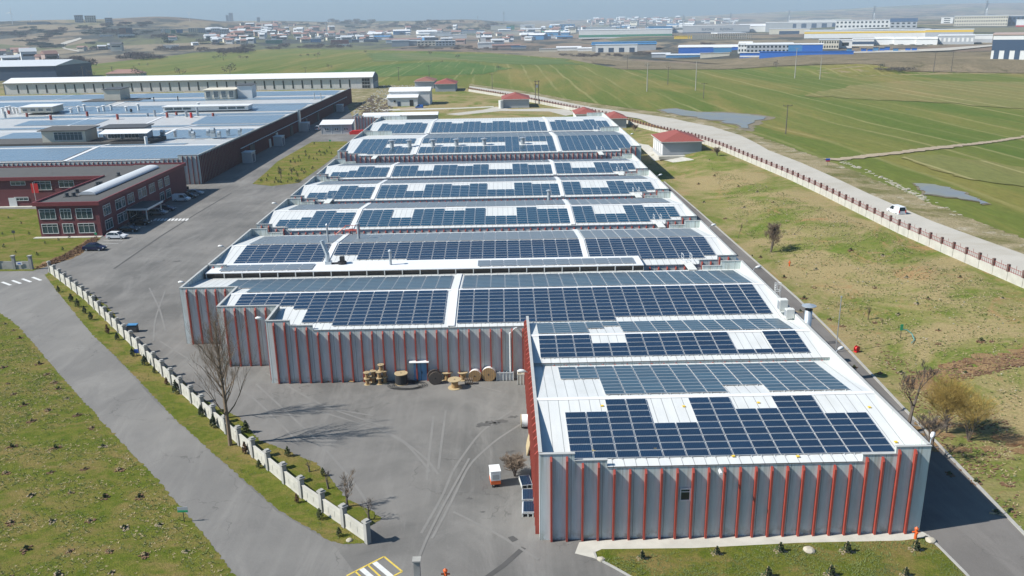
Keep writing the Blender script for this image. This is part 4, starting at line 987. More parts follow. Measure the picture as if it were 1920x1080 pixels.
# side annexes and ladder on the right
t = thing('side_shed', (38, 133, 0), 'white flat roofed lean-to along the right wall beside the bank', 'shed')
b = MB(); b.box(36.25, 40.0, 119.0, 141.0, 0, 3.9); b.build('wall', 'wall_grey', t); b = MB(); b.box(36.25, 40.3, 118.6, 141.3, 3.9, 4.1); b.build('roof', 'roof_white', t)
t = thing('side_shed', (38, 190, 0), 'small white lean-to farther along the right wall', 'shed')
b = MB(); b.box(36.25, 39.4, 160, 186.0, 0, 3.6); b.build('wall', 'wall_grey', t); b = MB(); b.box(36.25, 39.7, 159.7, 186.3, 3.6, 3.8); b.build('roof', 'roof_white', t)
p = at(1450, 545, 8.4); y = p.y
t = thing('ladder', (36.6, y, 0), 'white caged roof ladder on the right wall', 'ladder')
b = MB()
for dy in (-0.25, 0.25): b.box(36.5, 36.56, y+dy-0.03, y+dy+0.03, 0.3, 9.5)
for k in range(28): b.box(36.5, 36.55, y-0.25, y+0.25, 0.5+k*0.32, 0.54+k*0.32)
b.build('rails', 'white_paint', t)
b = MB()
for k in range(6):
    z = 4.2+k*1.05; b.tube([(36.55, y-0.35, z), (37.0, y-0.45, z), (37.3, y, z), (37.0, y+0.45, z), (36.55, y+0.35, z)], 0.03, 4)
for q in ((37.0, y-0.45), (37.3, y), (37.0, y+0.45)): b.box(q[0]-.02, q[0]+.02, q[1]-.02, q[1]+.02, 4.2, 9.5)
b.build('cage', 'white_paint', t)
# catwalks over the alleys
def catwalk(X, y0, y1, z, label, wd=1.3):
    t = thing('catwalk', (X, y0, z), label, 'catwalk', 'catwalks bridging the alleys between halls')
    b = MB(); b.box(X-wd/2, X+wd/2, y0, y1, z, z+0.12); b.build('deck', 'white_rough', t)
    b = MB()
    for s_ in (-1, 1):
        x = X+s_*wd/2
        b.tube([(x, y1-1.4, z+0.1), (x, y1-0.9, z+1.3), (x, y1+0.6, z+1.3)], 0.035, 4); b.tube([(x, y1-1.4, z+0.1), (x, y1+0.6, z+0.1), (x, y1+0.6, z+1.3)], 0.035, 4)
        b.tube([(x, y1-1.1, z+0.7), (x, y1+0.6, z+0.7)], 0.03, 4)
    b.build('handrail', 'white_paint', t)
catwalk(28.6, 122.8, 127.6, 7.3, 'catwalk with handrails at the right end of the canopy')
catwalk(29.0, 150.4, 155.6, 7.35, 'catwalk with handrails one alley behind the canopy, right side')
catwalk(29.2, 178.0, 182.8, 7.35, 'catwalk with handrails two alleys behind the canopy, right side')
catwalk(29.3, 205.8, 210.2, 7.35, 'catwalk with handrails three alleys behind the canopy, right side')
catwalk(27.5, 232.5, 239.6, 8.4, 'catwalk leaning up to the dark tall wall, right side')
catwalk(31.5, 282.5, 286.6, 8.7, 'farthest catwalk, beside the last alley')
catwalk(-35.2, 232.5, 239.6, 8.4, 'catwalk leaning up to the dark tall wall, left side')
catwalk(-37.5, 178.0, 182.8, 7.35, 'catwalk two alleys behind the canopy, left side')
t = thing('access_stair', tuple(at(655, 428, 7.3)), 'small red steel stair in the alley near the left walkway', 'stair')
p = at(648, 441, 7.3); b = MB()
b.tube([(p.x-2, p.y, p.z), (p.x, p.y, p.z+1.5)], 0.06, 4); b.tube([(p.x-2, p.y+.8, p.z), (p.x, p.y+.8, p.z+1.5)], 0.06, 4)
for k in range(3): b.tube([(p.x+k*1.3, p.y, p.z), (p.x+k*1.3, p.y, p.z+1.8)], 0.05, 4)
b.tube([(p.x, p.y, p.z+1.8), (p.x+2.6, p.y, p.z+1.8)], 0.05, 4); b.box(p.x, p.x+2.6, p.y-0.4, p.y+0.9, p.z+0.8, p.z+0.9); b.build('frame', 'red_paint', t)
# ---- window, doors, pipes and lamps on the near walls
q = atY = None
def plane_y(px, py, Y):
    d = ray(px, py); t_ = Y/d.y; return Vector((d.x*t_, Y, H+d.z*t_))
a = plane_y(1276, 937, 64.45); c = plane_y(1293, 917, 64.45)
window(hA.t, (a.x, 64.46), (1, 0), c.x-a.x, a.z, c.z, 0, glass='glass')
a = plane_y(777, 710, 100.05); c = plane_y(802, 679, 100.05)
b = MB(); b.box(a.x, c.x, 100.08, 100.18, 0, c.z); dr = b.build('door', 'blue_door', hA.t)
b = MB(); b.box((a.x+c.x)/2-0.02, (a.x+c.x)/2+0.02, 100.04, 100.08, 0, c.z); g = b.build('door_gap', 'dark', hA.t); g.parent = dr
b = MB(); b.box((a.x+c.x)/2+0.08, (a.x+c.x)/2+0.14, 99.98, 100.08, 1.0, 1.3); g = b.build('handle', 'dark', hA.t); g.parent = dr
b = MB(); b.prism([(99.5, c.z+0.12), (100.2, c.z+0.2), (100.2, c.z+0.26), (99.5, c.z+0.18)], a.x-0.5, c.x+0.15, 0, 0); b.build('door_hood', 'white_paint', hA.t)
b = MB(); b.tube([(0.6, 99.9, 0.1), (0.6, 99.9, 6.3), (1.2, 99.9, 6.9), (1.5, 100.1, 6.9)], 0.11, 8); b.build('downpipe', 'white_paint', hA.t)
def lamp(loc, d, label, arm=0.5, up=0.6):
    t = thing('wall_lamp', loc, label, 'street lamp', 'white lamps on the factory parapets')
    x, y, z = loc; D = Vector(d).normalized()
    b = MB(); e = Vector(loc)+D*arm+UP*up
    b.tube([loc, tuple(Vector(loc)+D*0.25+UP*up*0.8), tuple(e)], 0.045, 6); b.build('arm', 'steel', t)
    b = MB(); s0 = e; b.tube([tuple(s0-D*0.05), tuple(s0+D*0.25+UP*0.05), tuple(s0+D*0.6+UP*0.08), tuple(s0+D*0.85+UP*0.05)], [0.09, 0.19, 0.2, 0.06], 8); b.build('lamp_head', 'white_paint', t, smooth=True)
    return t
lamp((-46.0, 118.5, 7.6), (-1, 0, 0), 'white lamp on the leftmost wall, beside the wide near roof')
lamp((-30.0, 101.0, 7.9), (-1, 0, 0), 'white lamp on the corner above the drum yard wall')
lamp((36.3, 65.0, 8.2), (0.6, 0.8, 0), 'white lamp on the nearest right corner of the factory')
lamp((36.3, 86.5, 7.9), (0.9, 0.5, 0), 'white lamp by the second roof on the right parapet')
lamp((36.3, 118.4, 8.2), (1, 0.2, 0), 'white lamp on the right parapet near the lean-to')
lamp((36.3, 145.4, 8.2), (1, 0.2, 0), 'white lamp on the right parapet beside the first hall behind the canopy')
lamp((36.3, 197.0, 8.2), (1, 0.2, 0), 'white lamp on the right parapet three halls behind the canopy')
lamp((2.6, 84.5, 7.0), (-1, 0, 0), 'white lamp on the red ribbed wall facing the drum yard')
lamp((-46.0, 137.0, 8.2), (-1, 0, 0), 'white lamp on the left wall behind the canopy')
lamp((-46.0, 172.0, 8.2), (-1, 0, 0), 'white lamp on the left wall, farthest of the three there')
lamp((39.3, 262.0, 9.6), (1, 0, 0), 'white lamp on the tall far hall near the red roofed substation')
q = plane_y(1350, 878, 64.4); b = MB(); b.tube([(q.x, 64.4, q.z), (q.x-0.15, 63.9, q.z+0.1)], 0.05, 6); b.box(q.x-0.28, q.x-0.08, 63.3, 63.9, q.z, q.z+0.2); tag(center(b.build('security_camera', 'white_paint')), 'small white camera on the nearest ribbed wall', 'camera')
# yellow roof anchors (small square plates)
b = MB()
for px, py, z in [(1114, 845, 7.4), (1228, 843, 7.3), (1375, 855, 7.3), (1496, 855, 7.3), (1129, 763, 8.1), (1282, 765, 8.0), (1422, 757, 8.1), (1630, 765, 8.0), (1680, 828, 7.5)]:
    p = at(px, py, z+0.05); yy = p.y; zz = 7.2+1.2*(1-abs(yy-75.7)/11.25)+0.04
    b.box(p.x-0.13, p.x+0.13, yy-0.13, yy+0.13, zz-0.02, zz+0.05)
b.build('roof_anchor', 'yellow', hA.t)
# ================================================================== red office building
RX0, RX1, RY0, RY1, RH = -101.6, -88.2, 183.0, 236.0, 7.1
t = thing('office_building', ((RX0+RX1)/2, RY0, 0), 'two storey dark red office block with black flat roof and white framed windows', 'office building')
b = MB(); b.box(RX0, RX1, RY0, RY1, 0, RH); b.box(-185, RX0, 218.0, 236.0, 0, RH-0.2); b.build('wall', 'maroon', t)
b = MB()
for x0, x1, y0, y1, z in [(RX0-0.5, RX1+0.5, RY0-0.5, RY1+0.4, RH), (-185, RX0-0.5, 217.5, 236.4, RH-0.2)]:
    for (a0, a1, b0, b1) in [(x0, x1, y0, y0+0.3), (x0, x1, y1-0.3, y1), (x0, x0+0.3, y0+0.3, y1-0.3), (x1-0.3, x1, y0+0.3, y1-0.3)]:
        if x1 < RX0 and a0 == x1-0.3: continue
        if x0 == RX0-0.5 and a1 == x0+0.3: b1 = 217.5
        b.box(a0, a1, b0, b1, z-0.1, z+0.75)
b.build('fascia', 'maroon_trim', t)
b = MB(); b.box(RX0-0.2, RX1+0.2, RY0-0.2, RY1+0.1, RH, RH+0.35); b.box(-185, RX0-0.2, 217.8, 236.1, RH-0.15, RH+0.2); b.build('roof', 'roof_felt', t)
b = MB()
n = 10
pts = [(-2.0*cos(pi*k/n), 0.15+0.75*sin(pi*k/n)) for k in range(n+1)]
y0, y1 = 192.0, 230.0
for i in range(n):
    (a, za), (c, zc) = pts[i], pts[i+1]
    b.quad((-94.6+a, y0, RH+0.35+za), (-94.6+c, y0, RH+0.35+zc), (-94.6+c, y1, RH+0.35+zc), (-94.6+a, y1, RH+0.35+za))
b.poly([(-94.6+a, y0, RH+0.35+z) for a, z in pts]); b.poly([(-94.6+a, y1, RH+0.35+z) for a, z in pts]); b.build('skylight', 'roof_sheet_y' if 'roof_sheet_y' in MAT else 'roof_pale', t)
for x, y in [(-98.4, 190.5), (-97.0, 190.8), (-98.3, 195.2), (-97.8, 204.5), (-97.2, 205), (-98.5, 218)]:
    b = MB(); b.cyl((x, y, RH+0.5), 0.45, 0.8, 10); b.box(x-0.6, x+0.6, y-0.5, y+0.5, RH+0.35, RH+0.5); b.build('roof_ventilator', 'roof_dark', t)
for x0, x1, n in ((0.57, 3.9, 2), (5.1, 7.3, 2), (8.5, 11.9, 2)):
    for z0, z1 in ((0.9, 2.9), (4.1, 6.2)): window(t, (RX0+x0, RY0-0.02), (1, 0), x1-x0, z0, z1, n, (0, -1))
def plane_x(px, py, X):
    d = ray(px, py); t_ = X/d.x; return Vector((X, d.y*t_, H+d.z*t_))
K = 420/1920.0
for a, c in [(885, 950), (990, 1035), (1043, 1068), (1093, 1155), (1185, 1207), (1213, 1250), (1277, 1330), (1357, 1390), (1410, 1447)]:
    ya = plane_x(a*K, 280+(640-0.31*a)*K if False else 280+(760-0.27*a)*K, RX1).y; yc = None
    # rows converge, so read Y off the fascia line instead
    za = 5.2
    def Yof(px):
        lo, hi = 183.0, 236.0
        for _ in range(40):
            m_ = (lo+hi)/2; v = Vector((RX1, m_, za-H)); x_ = 960+FPX*v.dot(_R)/v.dot(_F)
            if x_ < px: lo = m_
            else: hi = m_
        return lo
    y0, y1 = Yof(a*K), Yof(c*K); window(t, (RX1+0.02, y0), (0, 1), min(y1-y0, 3.4), 4.1, 6.2, 1 if y1-y0 < 3 else 2, (1, 0))
    if not (1150 < a < 1300): window(t, (RX1+0.02, y0), (0, 1), min(y1-y0, 3.4), 0.9, 2.9, 1 if y1-y0 < 3 else 2, (1, 0))
b = MB(); b.box(RX1+0.05, RX1+5.2, 196.0, 205.5, 2.9, 3.3); b.build('entrance_canopy', 'white_paint', t)
b = MB(); b.box(RX1+0.2, RX1+5.0, 196.2, 205.3, 3.3, 3.33); b.build('canopy_top', 'roof_felt', t)
for y in (196.4, 205.1):
    b = MB(); b.cyl((RX1+4.6, y, 0), 0.16, 2.9, 10); b.build('column', 'white_rough', t)
b = MB(); b.box(RX1, RX1+0.08, 197, 204.5, 0.1, 2.8); b.build('glass_door', 'glass', t)
for px0, px1, pt, pb in [(21, 46, 340, 347), (67, 94, 340, 356), (112, 137, 339, 351), (28, 52, 370, 376), (-20, -4, 340, 350)]:
    a = plane_y(px0, pb, 217.9); c = plane_y(px1, pt, 217.9); window(t, (a.x, 217.95), (1, 0), c.x-a.x, a.z, c.z, 2, (0, -1))
a = plane_y(19, 389, 217.9); c = plane_y(30, 371, 217.9); b = MB(); b.box(a.x, c.x, 217.85, 217.98, 0.02, c.z); b.build('door', 'white_paint', t)
b = MB(); b.box(RX0-1.2, RX1+0.1, RY0-1.3, RY0-0.02, 0, 0.12); b.box(-185, RX0-0.1, 216.6, 217.9, 0, 0.12); b.build('plinth', 'concrete_pale', t)
t = thing('flag', tuple(at(66, 372, 0.0)), 'bright red banner on a pole in front of the office wing', 'flag')
p = gp(66, 388); a = plane_y(60, 362, p.y); c = plane_y(70, 344, p.y)
b = MB(); b.cyl((p.x+0.5, p.y, 0), 0.05, c.z+0.3, 6); b.build('pole', 'white_paint', t); b = MB(); b.box(a.x, c.x, p.y-0.02, p.y+0.02, a.z, c.z); b.build('cloth', 'red_bright', t)
# ================================================================== long pale hall at the back
t = thing('long_hall', (-200, 622, 0), 'very long pale warehouse with a row of narrow dark window slots', 'warehouse')
b = MB(); b.box(-352, -90.5, 622, 646, 0, 8.0); b.build('wall', 'hall_wall', t)
b = MB(); b.prism([(621, 8.0), (634, 11.0), (647, 8.0)], -352.5, -90.6, 0, 0); b.build('roof', 'roof_white', t)
b = MB(); b.prism([(622, 0), (646, 0), (646, 8), (634, 11), (622, 8)], -90.5, -90.2, 0, 0); b.build('end_wall', 'wall_navy', t)
x = -343.0
while x < -104:
    b = MB(); b.box(x, x+0.95, 621.9, 622.02, 1.0, 6.6); b.build('window', 'glass', t); x += 6.72
for x0, z0, z1 in [(-98.5, 0.4, 2.6), (-98.5, 2.9, 5.0), (-98.5, 5.3, 7.2)]: window(t, (x0, 621.95), (1, 0), 5.6, z0, z1, 2, (0, -1), 'glass')
for y in (626, 632, 638):
    b = MB(); b.box(-90.2, -90.1, y, y+3.6, 0, 4.4); b.build('gate', 'white_rough', t)
t = thing('dark_hall', (-430, 760, 0), 'dark blue grey hall with pale roof at the far left', 'warehouse')
a = gp(-60, 152); c = gp(108, 150)
b = MB(); b.box(a.x-40, c.x, c.y, c.y+70, 0, 12.5); b.build('wall', 'wall_navy', t)
b = MB(); b.prism([(c.y-1, 12.5), (c.y+35, 17.0), (c.y+71, 12.5)], a.x-40, c.x+0.5, 0, 0); b.build('roof', 'roof_pale', t)
t = thing('farmhouse', tuple(gp(232, 148)), 'low farmhouse with wide orange red roof behind the long pale hall', 'house')
p = gp(232, 146); b = MB(); b.box(p.x-16, p.x+16, p.y, p.y+14, 0, 4); b.build('wall', 'wall_cream', t)
b = MB(); v = [(p.x-17, p.y-1, 4), (p.x+17, p.y-1, 4), (p.x+17, p.y+15, 4), (p.x-17, p.y+15, 4), (p.x-8, p.y+7, 7.5), (p.x+8, p.y+7, 7.5)]
b.quad(v[0], v[1], v[5], v[4]); b.quad(v[2], v[3], v[4], v[5]); b.poly([v[1], v[2], v[5]]); b.poly([v[3], v[0], v[4]]); b.build('roof', 'roof_red', t)
# ================================================================== hipped red roof service houses
def hiphouse(c0, wx, wy, h, rh, wall, roof, label, doors=4, z0=0.0, name='service_house'):
    x, y = c0; t = thing(name, (x, y, z0), label, 'service building', 'service houses with hipped red roofs')
    b = MB(); b.box(x, x+wx, y, y+wy, z0-1.5, z0+h); b.build('wall', wall, t)
    e = 0.7; r = min(wx, wy)/2*0.95; z = z0+h; rh *= 0.78
    if wy > wx: A, Bq = (x+wx/2, y+r, z+rh), (x+wx/2, y+wy-r, z+rh)
    else: A, Bq = (x+r, y+wy/2, z+rh), (x+wx-r, y+wy/2, z+rh)
    c = [(x-e, y-e, z), (x+wx+e, y-e, z), (x+wx+e, y+wy+e, z), (x-e, y+wy+e, z)]
    b = MB()
    if wy > wx: b.poly([c[0], c[1], A]); b.quad(c[1], c[2], Bq, A); b.poly([c[2], c[3], Bq]); b.quad(c[3], c[0], A, Bq)
    else: b.quad(c[0], c[1], Bq, A); b.poly([c[1], c[2], Bq]); b.quad(c[2], c[3], A, Bq); b.poly([c[3], c[0], A])
    b.poly(c); b.build('roof', roof, t)
    b = MB()
    for i in range(4):
        p, q = Vector(c[i]), Vector(c[(i+1) % 4]); b.quad(p, q, q-UP*0.22, p-UP*0.22)
    b.build('eave_board', 'white_rough', t)
    for k in range(doors):
        yy = y+wy*(k+0.5)/doors; q = MB(); q.box(x-0.06, x, yy-wy/doors*0.3, yy+wy/doors*0.3, z0+0.1, z0+h*0.78); q.build('door', 'wall_white', t)
    return t
hiphouse((52.0, 273.5), 12.5, 18, 4.4, 3.0, 'wall_grey', 'tile_red', 'nearest red hipped roof service house on the bank, beside the fence', 5, 1.7)
hiphouse((45.0, 362), 8.0, 14, 4.2, 2.6, 'wall_grey', 'tile_red', 'small dark service house right behind the last factory corner', 3, 0.0)
hiphouse((33.5, 382), 9.0, 16, 4.2, 2.6, 'wall_white', 'tile_red', 'service house half hidden behind the farthest factory roof corner', 3, 0.0)
hiphouse((1.2, 459.5), 14, 22, 4.6, 3.2, 'wall_grey', 'tile_red', 'red roofed service house beside the twin utility poles', 5, 0.0)
hiphouse((-43.5, 582), 13.5, 26, 5, 3.4, 'wall_grey', 'tile_red', 'far red roofed service house, the brighter one of the far pair', 6, 0.0)
hiphouse((-60, 612), 13.5, 26, 5, 3.0, 'wall_grey', 'tile_brown', 'far service house with darker roof, left one of the far pair', 5, 0.0)
p = Vector((1.0, 456, 0)); b = MB(); b.cyl((0.2, 458.4, 0), 1.3, 4.2, 14); tag(center(b.build('water_tank', 'white_rough')), 'pale upright tank at the corner of the service house by the utility poles', 'tank')
b = MB(); b.box(50.4, 65.6, 271.0, 273.2, 0.8, 1.75); tag(center(b.build('retaining_wall', 'concrete_pale')), 'low concrete edge in front of the nearest service house', 'wall')
# ================================================================== white shed, cabins, annexes at the back of the yard
t = thing('white_shed', (-51, 481, 0), 'white metal shed with lean-to porch behind the factory', 'shed')
b = MB(); b.box(-62.2, -39.6, 486, 503, 0, 7.6); b.box(-62.6, -46, 480, 486, 0, 4.6); b.build('wall', 'wall_white', t)
b = MB(); b.prism([(485.6, 7.6), (494.5, 9.4), (503.4, 7.6)], -62.7, -39.1, 0, 0); b.prism([(479.5, 4.6), (486, 5.9), (486, 6.1), (479.5, 4.8)], -63, -45.6, 0, 0); b.build('roof', 'roof_white', t)
b = MB(); b.box(-57.2, -55.4, 479.92, 480.0, 0, 2.6); b.build('door', 'wall_navy', t); window(t, (-59.2, 479.95), (1, 0), 1.2, 2.3, 3.5, 0, (0, -1), 'glass'); b = MB(); b.box(-50.4, -48.4, 479.9, 480.0, 0, 3.4); b.build('doorway', 'dark', t)
t = thing('site_cabin', (-69, 359.5, 0), 'long pale cabin with three pairs of small windows beside the parked van', 'cabin')
b = MB(); b.box(-75.3, -62.6, 359.5, 366, 0, 3.9); b.build('wall', 'wall_grey', t)
b = MB(); b.prism([(358.9, 3.9), (366.6, 5.1), (366.6, 5.25), (358.9, 4.05)], -75.8, -62.2, 0, 0); b.build('roof', 'roof_white', t)
for k in range(3):
    for d in (0, 0.9): window(t, (-73.6+k*4.0+d, 359.45), (1, 0), 0.5, 1.6, 2.6, 0, (0, -1), 'glass')
b = MB()
for k in range(4): b.box(-75.3+k*4.2, -75.15+k*4.2, 359.4, 359.5, 0, 3.9)
b.box(-75.3, -62.6, 359.35, 359.42, 0.0, 0.15); b.build('frame', 'white_paint', t)
hE = Hall('small grey ribbed annex with a stepped top behind the cabin', -63.5, -40, 371, 384, 5.0, 5.6, 6.4, cat='annex')
hE.t['group'] = 'annexes behind the factory'
hE.wall_x(-63.5, -50, 371, [(-63.5, -59, 6.2), (-59, -54.5, 5.7), (-54.5, -47, 5.2)]); hE.wall_y(-63.5, 371.2, 384, 6.2, -1); hE.gable(-63.3, -44, 371, 384); hE.finish()
t = thing('storage_row', (-50, 415, 0), 'long low white roofed storage row behind the last hall', 'shed')
a = gp(690, 228); c = gp(814, 222); b = MB(); b.box(-63.5, -29.5, 398, 406, 0, 3.4); b.build('wall', 'wall_grey', t); b = MB(); b.prism([(397.4, 3.4), (402, 4.4), (406.6, 3.4)], -64, -29, 0, 0); b.build('roof', 'roof_white', t)
t = thing('red_cover', (-60, 352, 0), 'bright red tarpaulin heap beside the cabin', 'tarpaulin'); b = MB()
p = gp(672, 252)
b.prism([(p.x-3.6, 0), (p.x+3.2, 0), (p.x+3.6, 1.0), (p.x+1.8, 1.7), (p.x-2.6, 1.5), (p.x-3.8, 0.9)], p.y, p.y+2.2, 0, 1); b.build('cover', 'red_bright', t); t.location = (p.x, p.y, 0)
for ch in t.children: ch.location = Vector((0, 0, 0)) ; ch.data.transform(Matrix.Translation(Vector((-60, 352, 0))-Vector((p.x, p.y, 0))))
# grey shelters against the dark red wall
for (x, y, s_, lab) in [(-84.9, 284, 1.0, 'nearest pale kiosk standing against the dark red wall'), (-84.9, 325, 1.0, 'second pale kiosk standing against the dark red wall'), (-84.9, 371, 1.0, 'blue grey kiosk against the dark red wall behind the van'), (-84.9, 455, 1.0, 'farthest pale kiosk against the dark red wall')]:
    t = thing('kiosk', (x, y, 0), lab, 'kiosk', 'kiosks along the dark red wall')
    b = MB(); b.box(x-1.6, x+1.6, y, y+4.6, 0, 3.5); b.build('casing', 'wall_grey', t); b = MB(); b.box(x-1.75, x+1.75, y-.15, y+4.75, 3.5, 3.65); b.build('roof', 'roof_pale', t)
    b = MB(); b.box(x+1.6, x+1.66, y+1, y+3.4, 0.3, 2.8); b.build('door', 'wall_navy', t)
stack((-87.0, 372, 0.0), 9.2, 0.75, 'zinc', 'fat grey duct rising up the dark red wall', cap=False, group=None, name='wall_duct')
# ================================================================== fences
def concrete_fence(pts, hp, hw, label, brick=False, sub=4.0, red=False, group=None):
    t = thing('fence', tuple(gp(*pts[0])), label, 'fence')
    P = [gp(*p) for p in pts]
    panels, posts, foot, cap, rail = [], [], MB(), MB(), MB()
    return P, t
def run_posts(P, spacing):
    out_ = [P[0]]; d = 0
    seg = 0; cur = P[0].copy()
    L = [0]
    for a, c in zip(P, P[1:]): L.append(L[-1]+(c-a).to_2d().length)
    n = max(1, round(L[-1]/spacing)); res = []
    for i in range(n+1):
        s_ = L[-1]*i/n; k = 0
        while k < len(L)-2 and L[k+1] < s_: k += 1
        f = (s_-L[k])/max(L[k+1]-L[k], 1e-6); p = P[k].lerp(P[k+1], f); res.append(Vector((p.x, p.y, G(p.x, p.y))))
    return res
# near fence of precast panels
FP = [gp(x, y) for x, y in [(95, 512), (160, 562), (250, 650), (330, 728), (410, 800), (470, 852), (560, 928), (690, 1018)]]
res = run_posts(FP, 3.55)
t = thing('boundary_wall', tuple(res[0]), 'low precast concrete wall with capped posts between the road and the yard', 'wall')
for i, p in enumerate(res):
    a = res[max(0, i-1)]; c = res[min(len(res)-1, i+1)]; u = (c-a).to_2d().normalized()
    b = MB(); b.obox(p, u, 0.22, 0.22, 0, 2.1); po = b.build('post', 'concrete', t)
    b = MB(); b.obox(p, u, 0.33, 0.33, 2.1, 2.22); b.obox(p, u, 0.2, 0.2, 2.22, 2.36); c_ = b.build('post_cap', 'concrete', t); c_.parent = po
for i, (p, q) in enumerate(zip(res, res[1:])):
    u = (q-p).to_2d(); L = u.length; u.normalize(); m_ = (p+q)/2
    b = MB(); b.obox(m_, u, L/2-0.22, 0.07, 0.0, 1.42); v = Vector((-u.y, u.x))
    b.obox(m_, u, L/2-0.22, 0.1, 0, 0.16)
    for k in (-1, 0, 1):
        cc = (m_.x+u.x*k*L*0.29, m_.y+u.y*k*L*0.29)
        for sgn in (-1, 1):
            b.obox((cc[0]+v.x*0.075*sgn, cc[1]+v.y*0.075*sgn), u, L*0.105, 0.018, 0.45, 1.05)
    b.obox(m_, u, L/2-0.22, 0.11, 1.42, 1.5); b.build('panel', 'concrete_pale', t)
FP = [gp(x, y) for x, y in [(-60, 503), (0, 505), (60, 505)]]
res = run_posts(FP, 3.6)
t = thing('boundary_wall', tuple(res[0]), 'short precast wall with a sign on it left of the gateway', 'wall')
for i, p in enumerate(res):
    b = MB(); b.obox(p, (1, 0), 0.26, 0.26, 0, 2.6 if i >= len(res)-2 else 2.2); b.obox(p, (1, 0), 0.36, 0.36, 2.6 if i >= len(res)-2 else 2.2, 2.75 if i >= len(res)-2 else 2.35); b.build('post', 'concrete', t)
for p, q in zip(res, res[1:]):
    u = (q-p).to_2d(); L = u.length; u.normalize(); b = MB(); b.obox((p+q)/2, u, L/2-0.26, 0.08, 0, 1.6); b.build('panel', 'concrete', t)
p = plane_y(31, 497, gp(31, 505).y-0.3); b = MB(); b.box(p.x, p.x+1.15, p.y-0.06, p.y, p.z, p.z+0.6); b.build('sign_board', 'white_paint', t); b = MB(); b.box(p.x+0.3, p.x+0.85, p.y-0.08, p.y-0.06, p.z+0.2, p.z+0.4); b.build('sign_mark', 'sign_blue', t)
# gate post at the bottom of the picture
p = gp(784, 1100); t = thing('gate_post', tuple(p), 'single concrete gate post at the bottom edge', 'post'); b = MB(); b.box(p.x-0.25, p.x+0.25, p.y-0.25, p.y+0.25, 0, 2.5); b.build('shaft', 'concrete', t); b = MB(); b.box(p.x-0.34, p.x+0.34, p.y-0.34, p.y+0.34, 2.5, 2.62); b.build('cap', 'concrete', t)
# long fence by the dirt road
FP = [Vector((fenceX(y), y, 0)) for y in list(range(60, 600, 20))]
res = run_posts(FP, 3.6)
t = thing('roadside_wall', tuple(res[0]), 'long pale wall with brown posts and red railings along the dirt road', 'wall')
N = len(res); rest = [MB(), MB(), MB(), MB()]
for i, p in enumerate(res):
    a = res[max(0, i-1)]; c = res[min(N-1, i+1)]; u = (c-a).to_2d().normalized(); near = i < 99
    bl, bp_ = (MB(), MB()) if near else rest[:2]
    bl.obox(p, u, 0.17, 0.17, p.z-0.6, p.z+1.5); bp_.obox(p, u, 0.2, 0.2, p.z+1.5, p.z+2.7)
    if near: o = bl.build('post', 'concrete_pale', t); q_ = bp_.build('post_top', 'brown_brick', t); q_.parent = o
    if i < N-1:
        q = res[i+1]; u = (q-p).to_2d(); L = u.length; u.normalize(); m_ = (p+q)/2
        bw, br = (MB(), MB()) if near else rest[2:]
        zt = min(p.z, q.z)
        bw.obox(m_, u, L/2-0.17, 0.09, zt-0.7, zt+1.5); bw.obox(m_, u, L/2-0.17, 0.14, zt-0.1, zt+0.08)
        br.obox(m_, u, L/2-0.2, 0.025, zt+1.6, zt+1.66); br.obox(m_, u, L/2-0.2, 0.025, zt+2.25, zt+2.31)
        for k in range(7):
            f = (k+0.5)/7; c2 = p.lerp(q, f); br.obox(c2, u, 0.025, 0.02, zt+1.5, zt+2.4+(0.5 if k == 3 else 0))
        if near: bw.build('panel', 'concrete_pale', t); br.build('railing', 'rail_red', t)
for b_, nm, mt in zip(rest, ('post', 'post_top', 'panel', 'railing'), ('concrete_pale', 'brown_brick', 'concrete_pale', 'rail_red')):
    if b_.v: b_.build(nm, mt, t, kind='stuff')
ORD = 'first second third fourth fifth sixth seventh eighth ninth tenth eleventh twelfth thirteenth fourteenth fifteenth sixteenth seventeenth eighteenth nineteenth twentieth'.split()
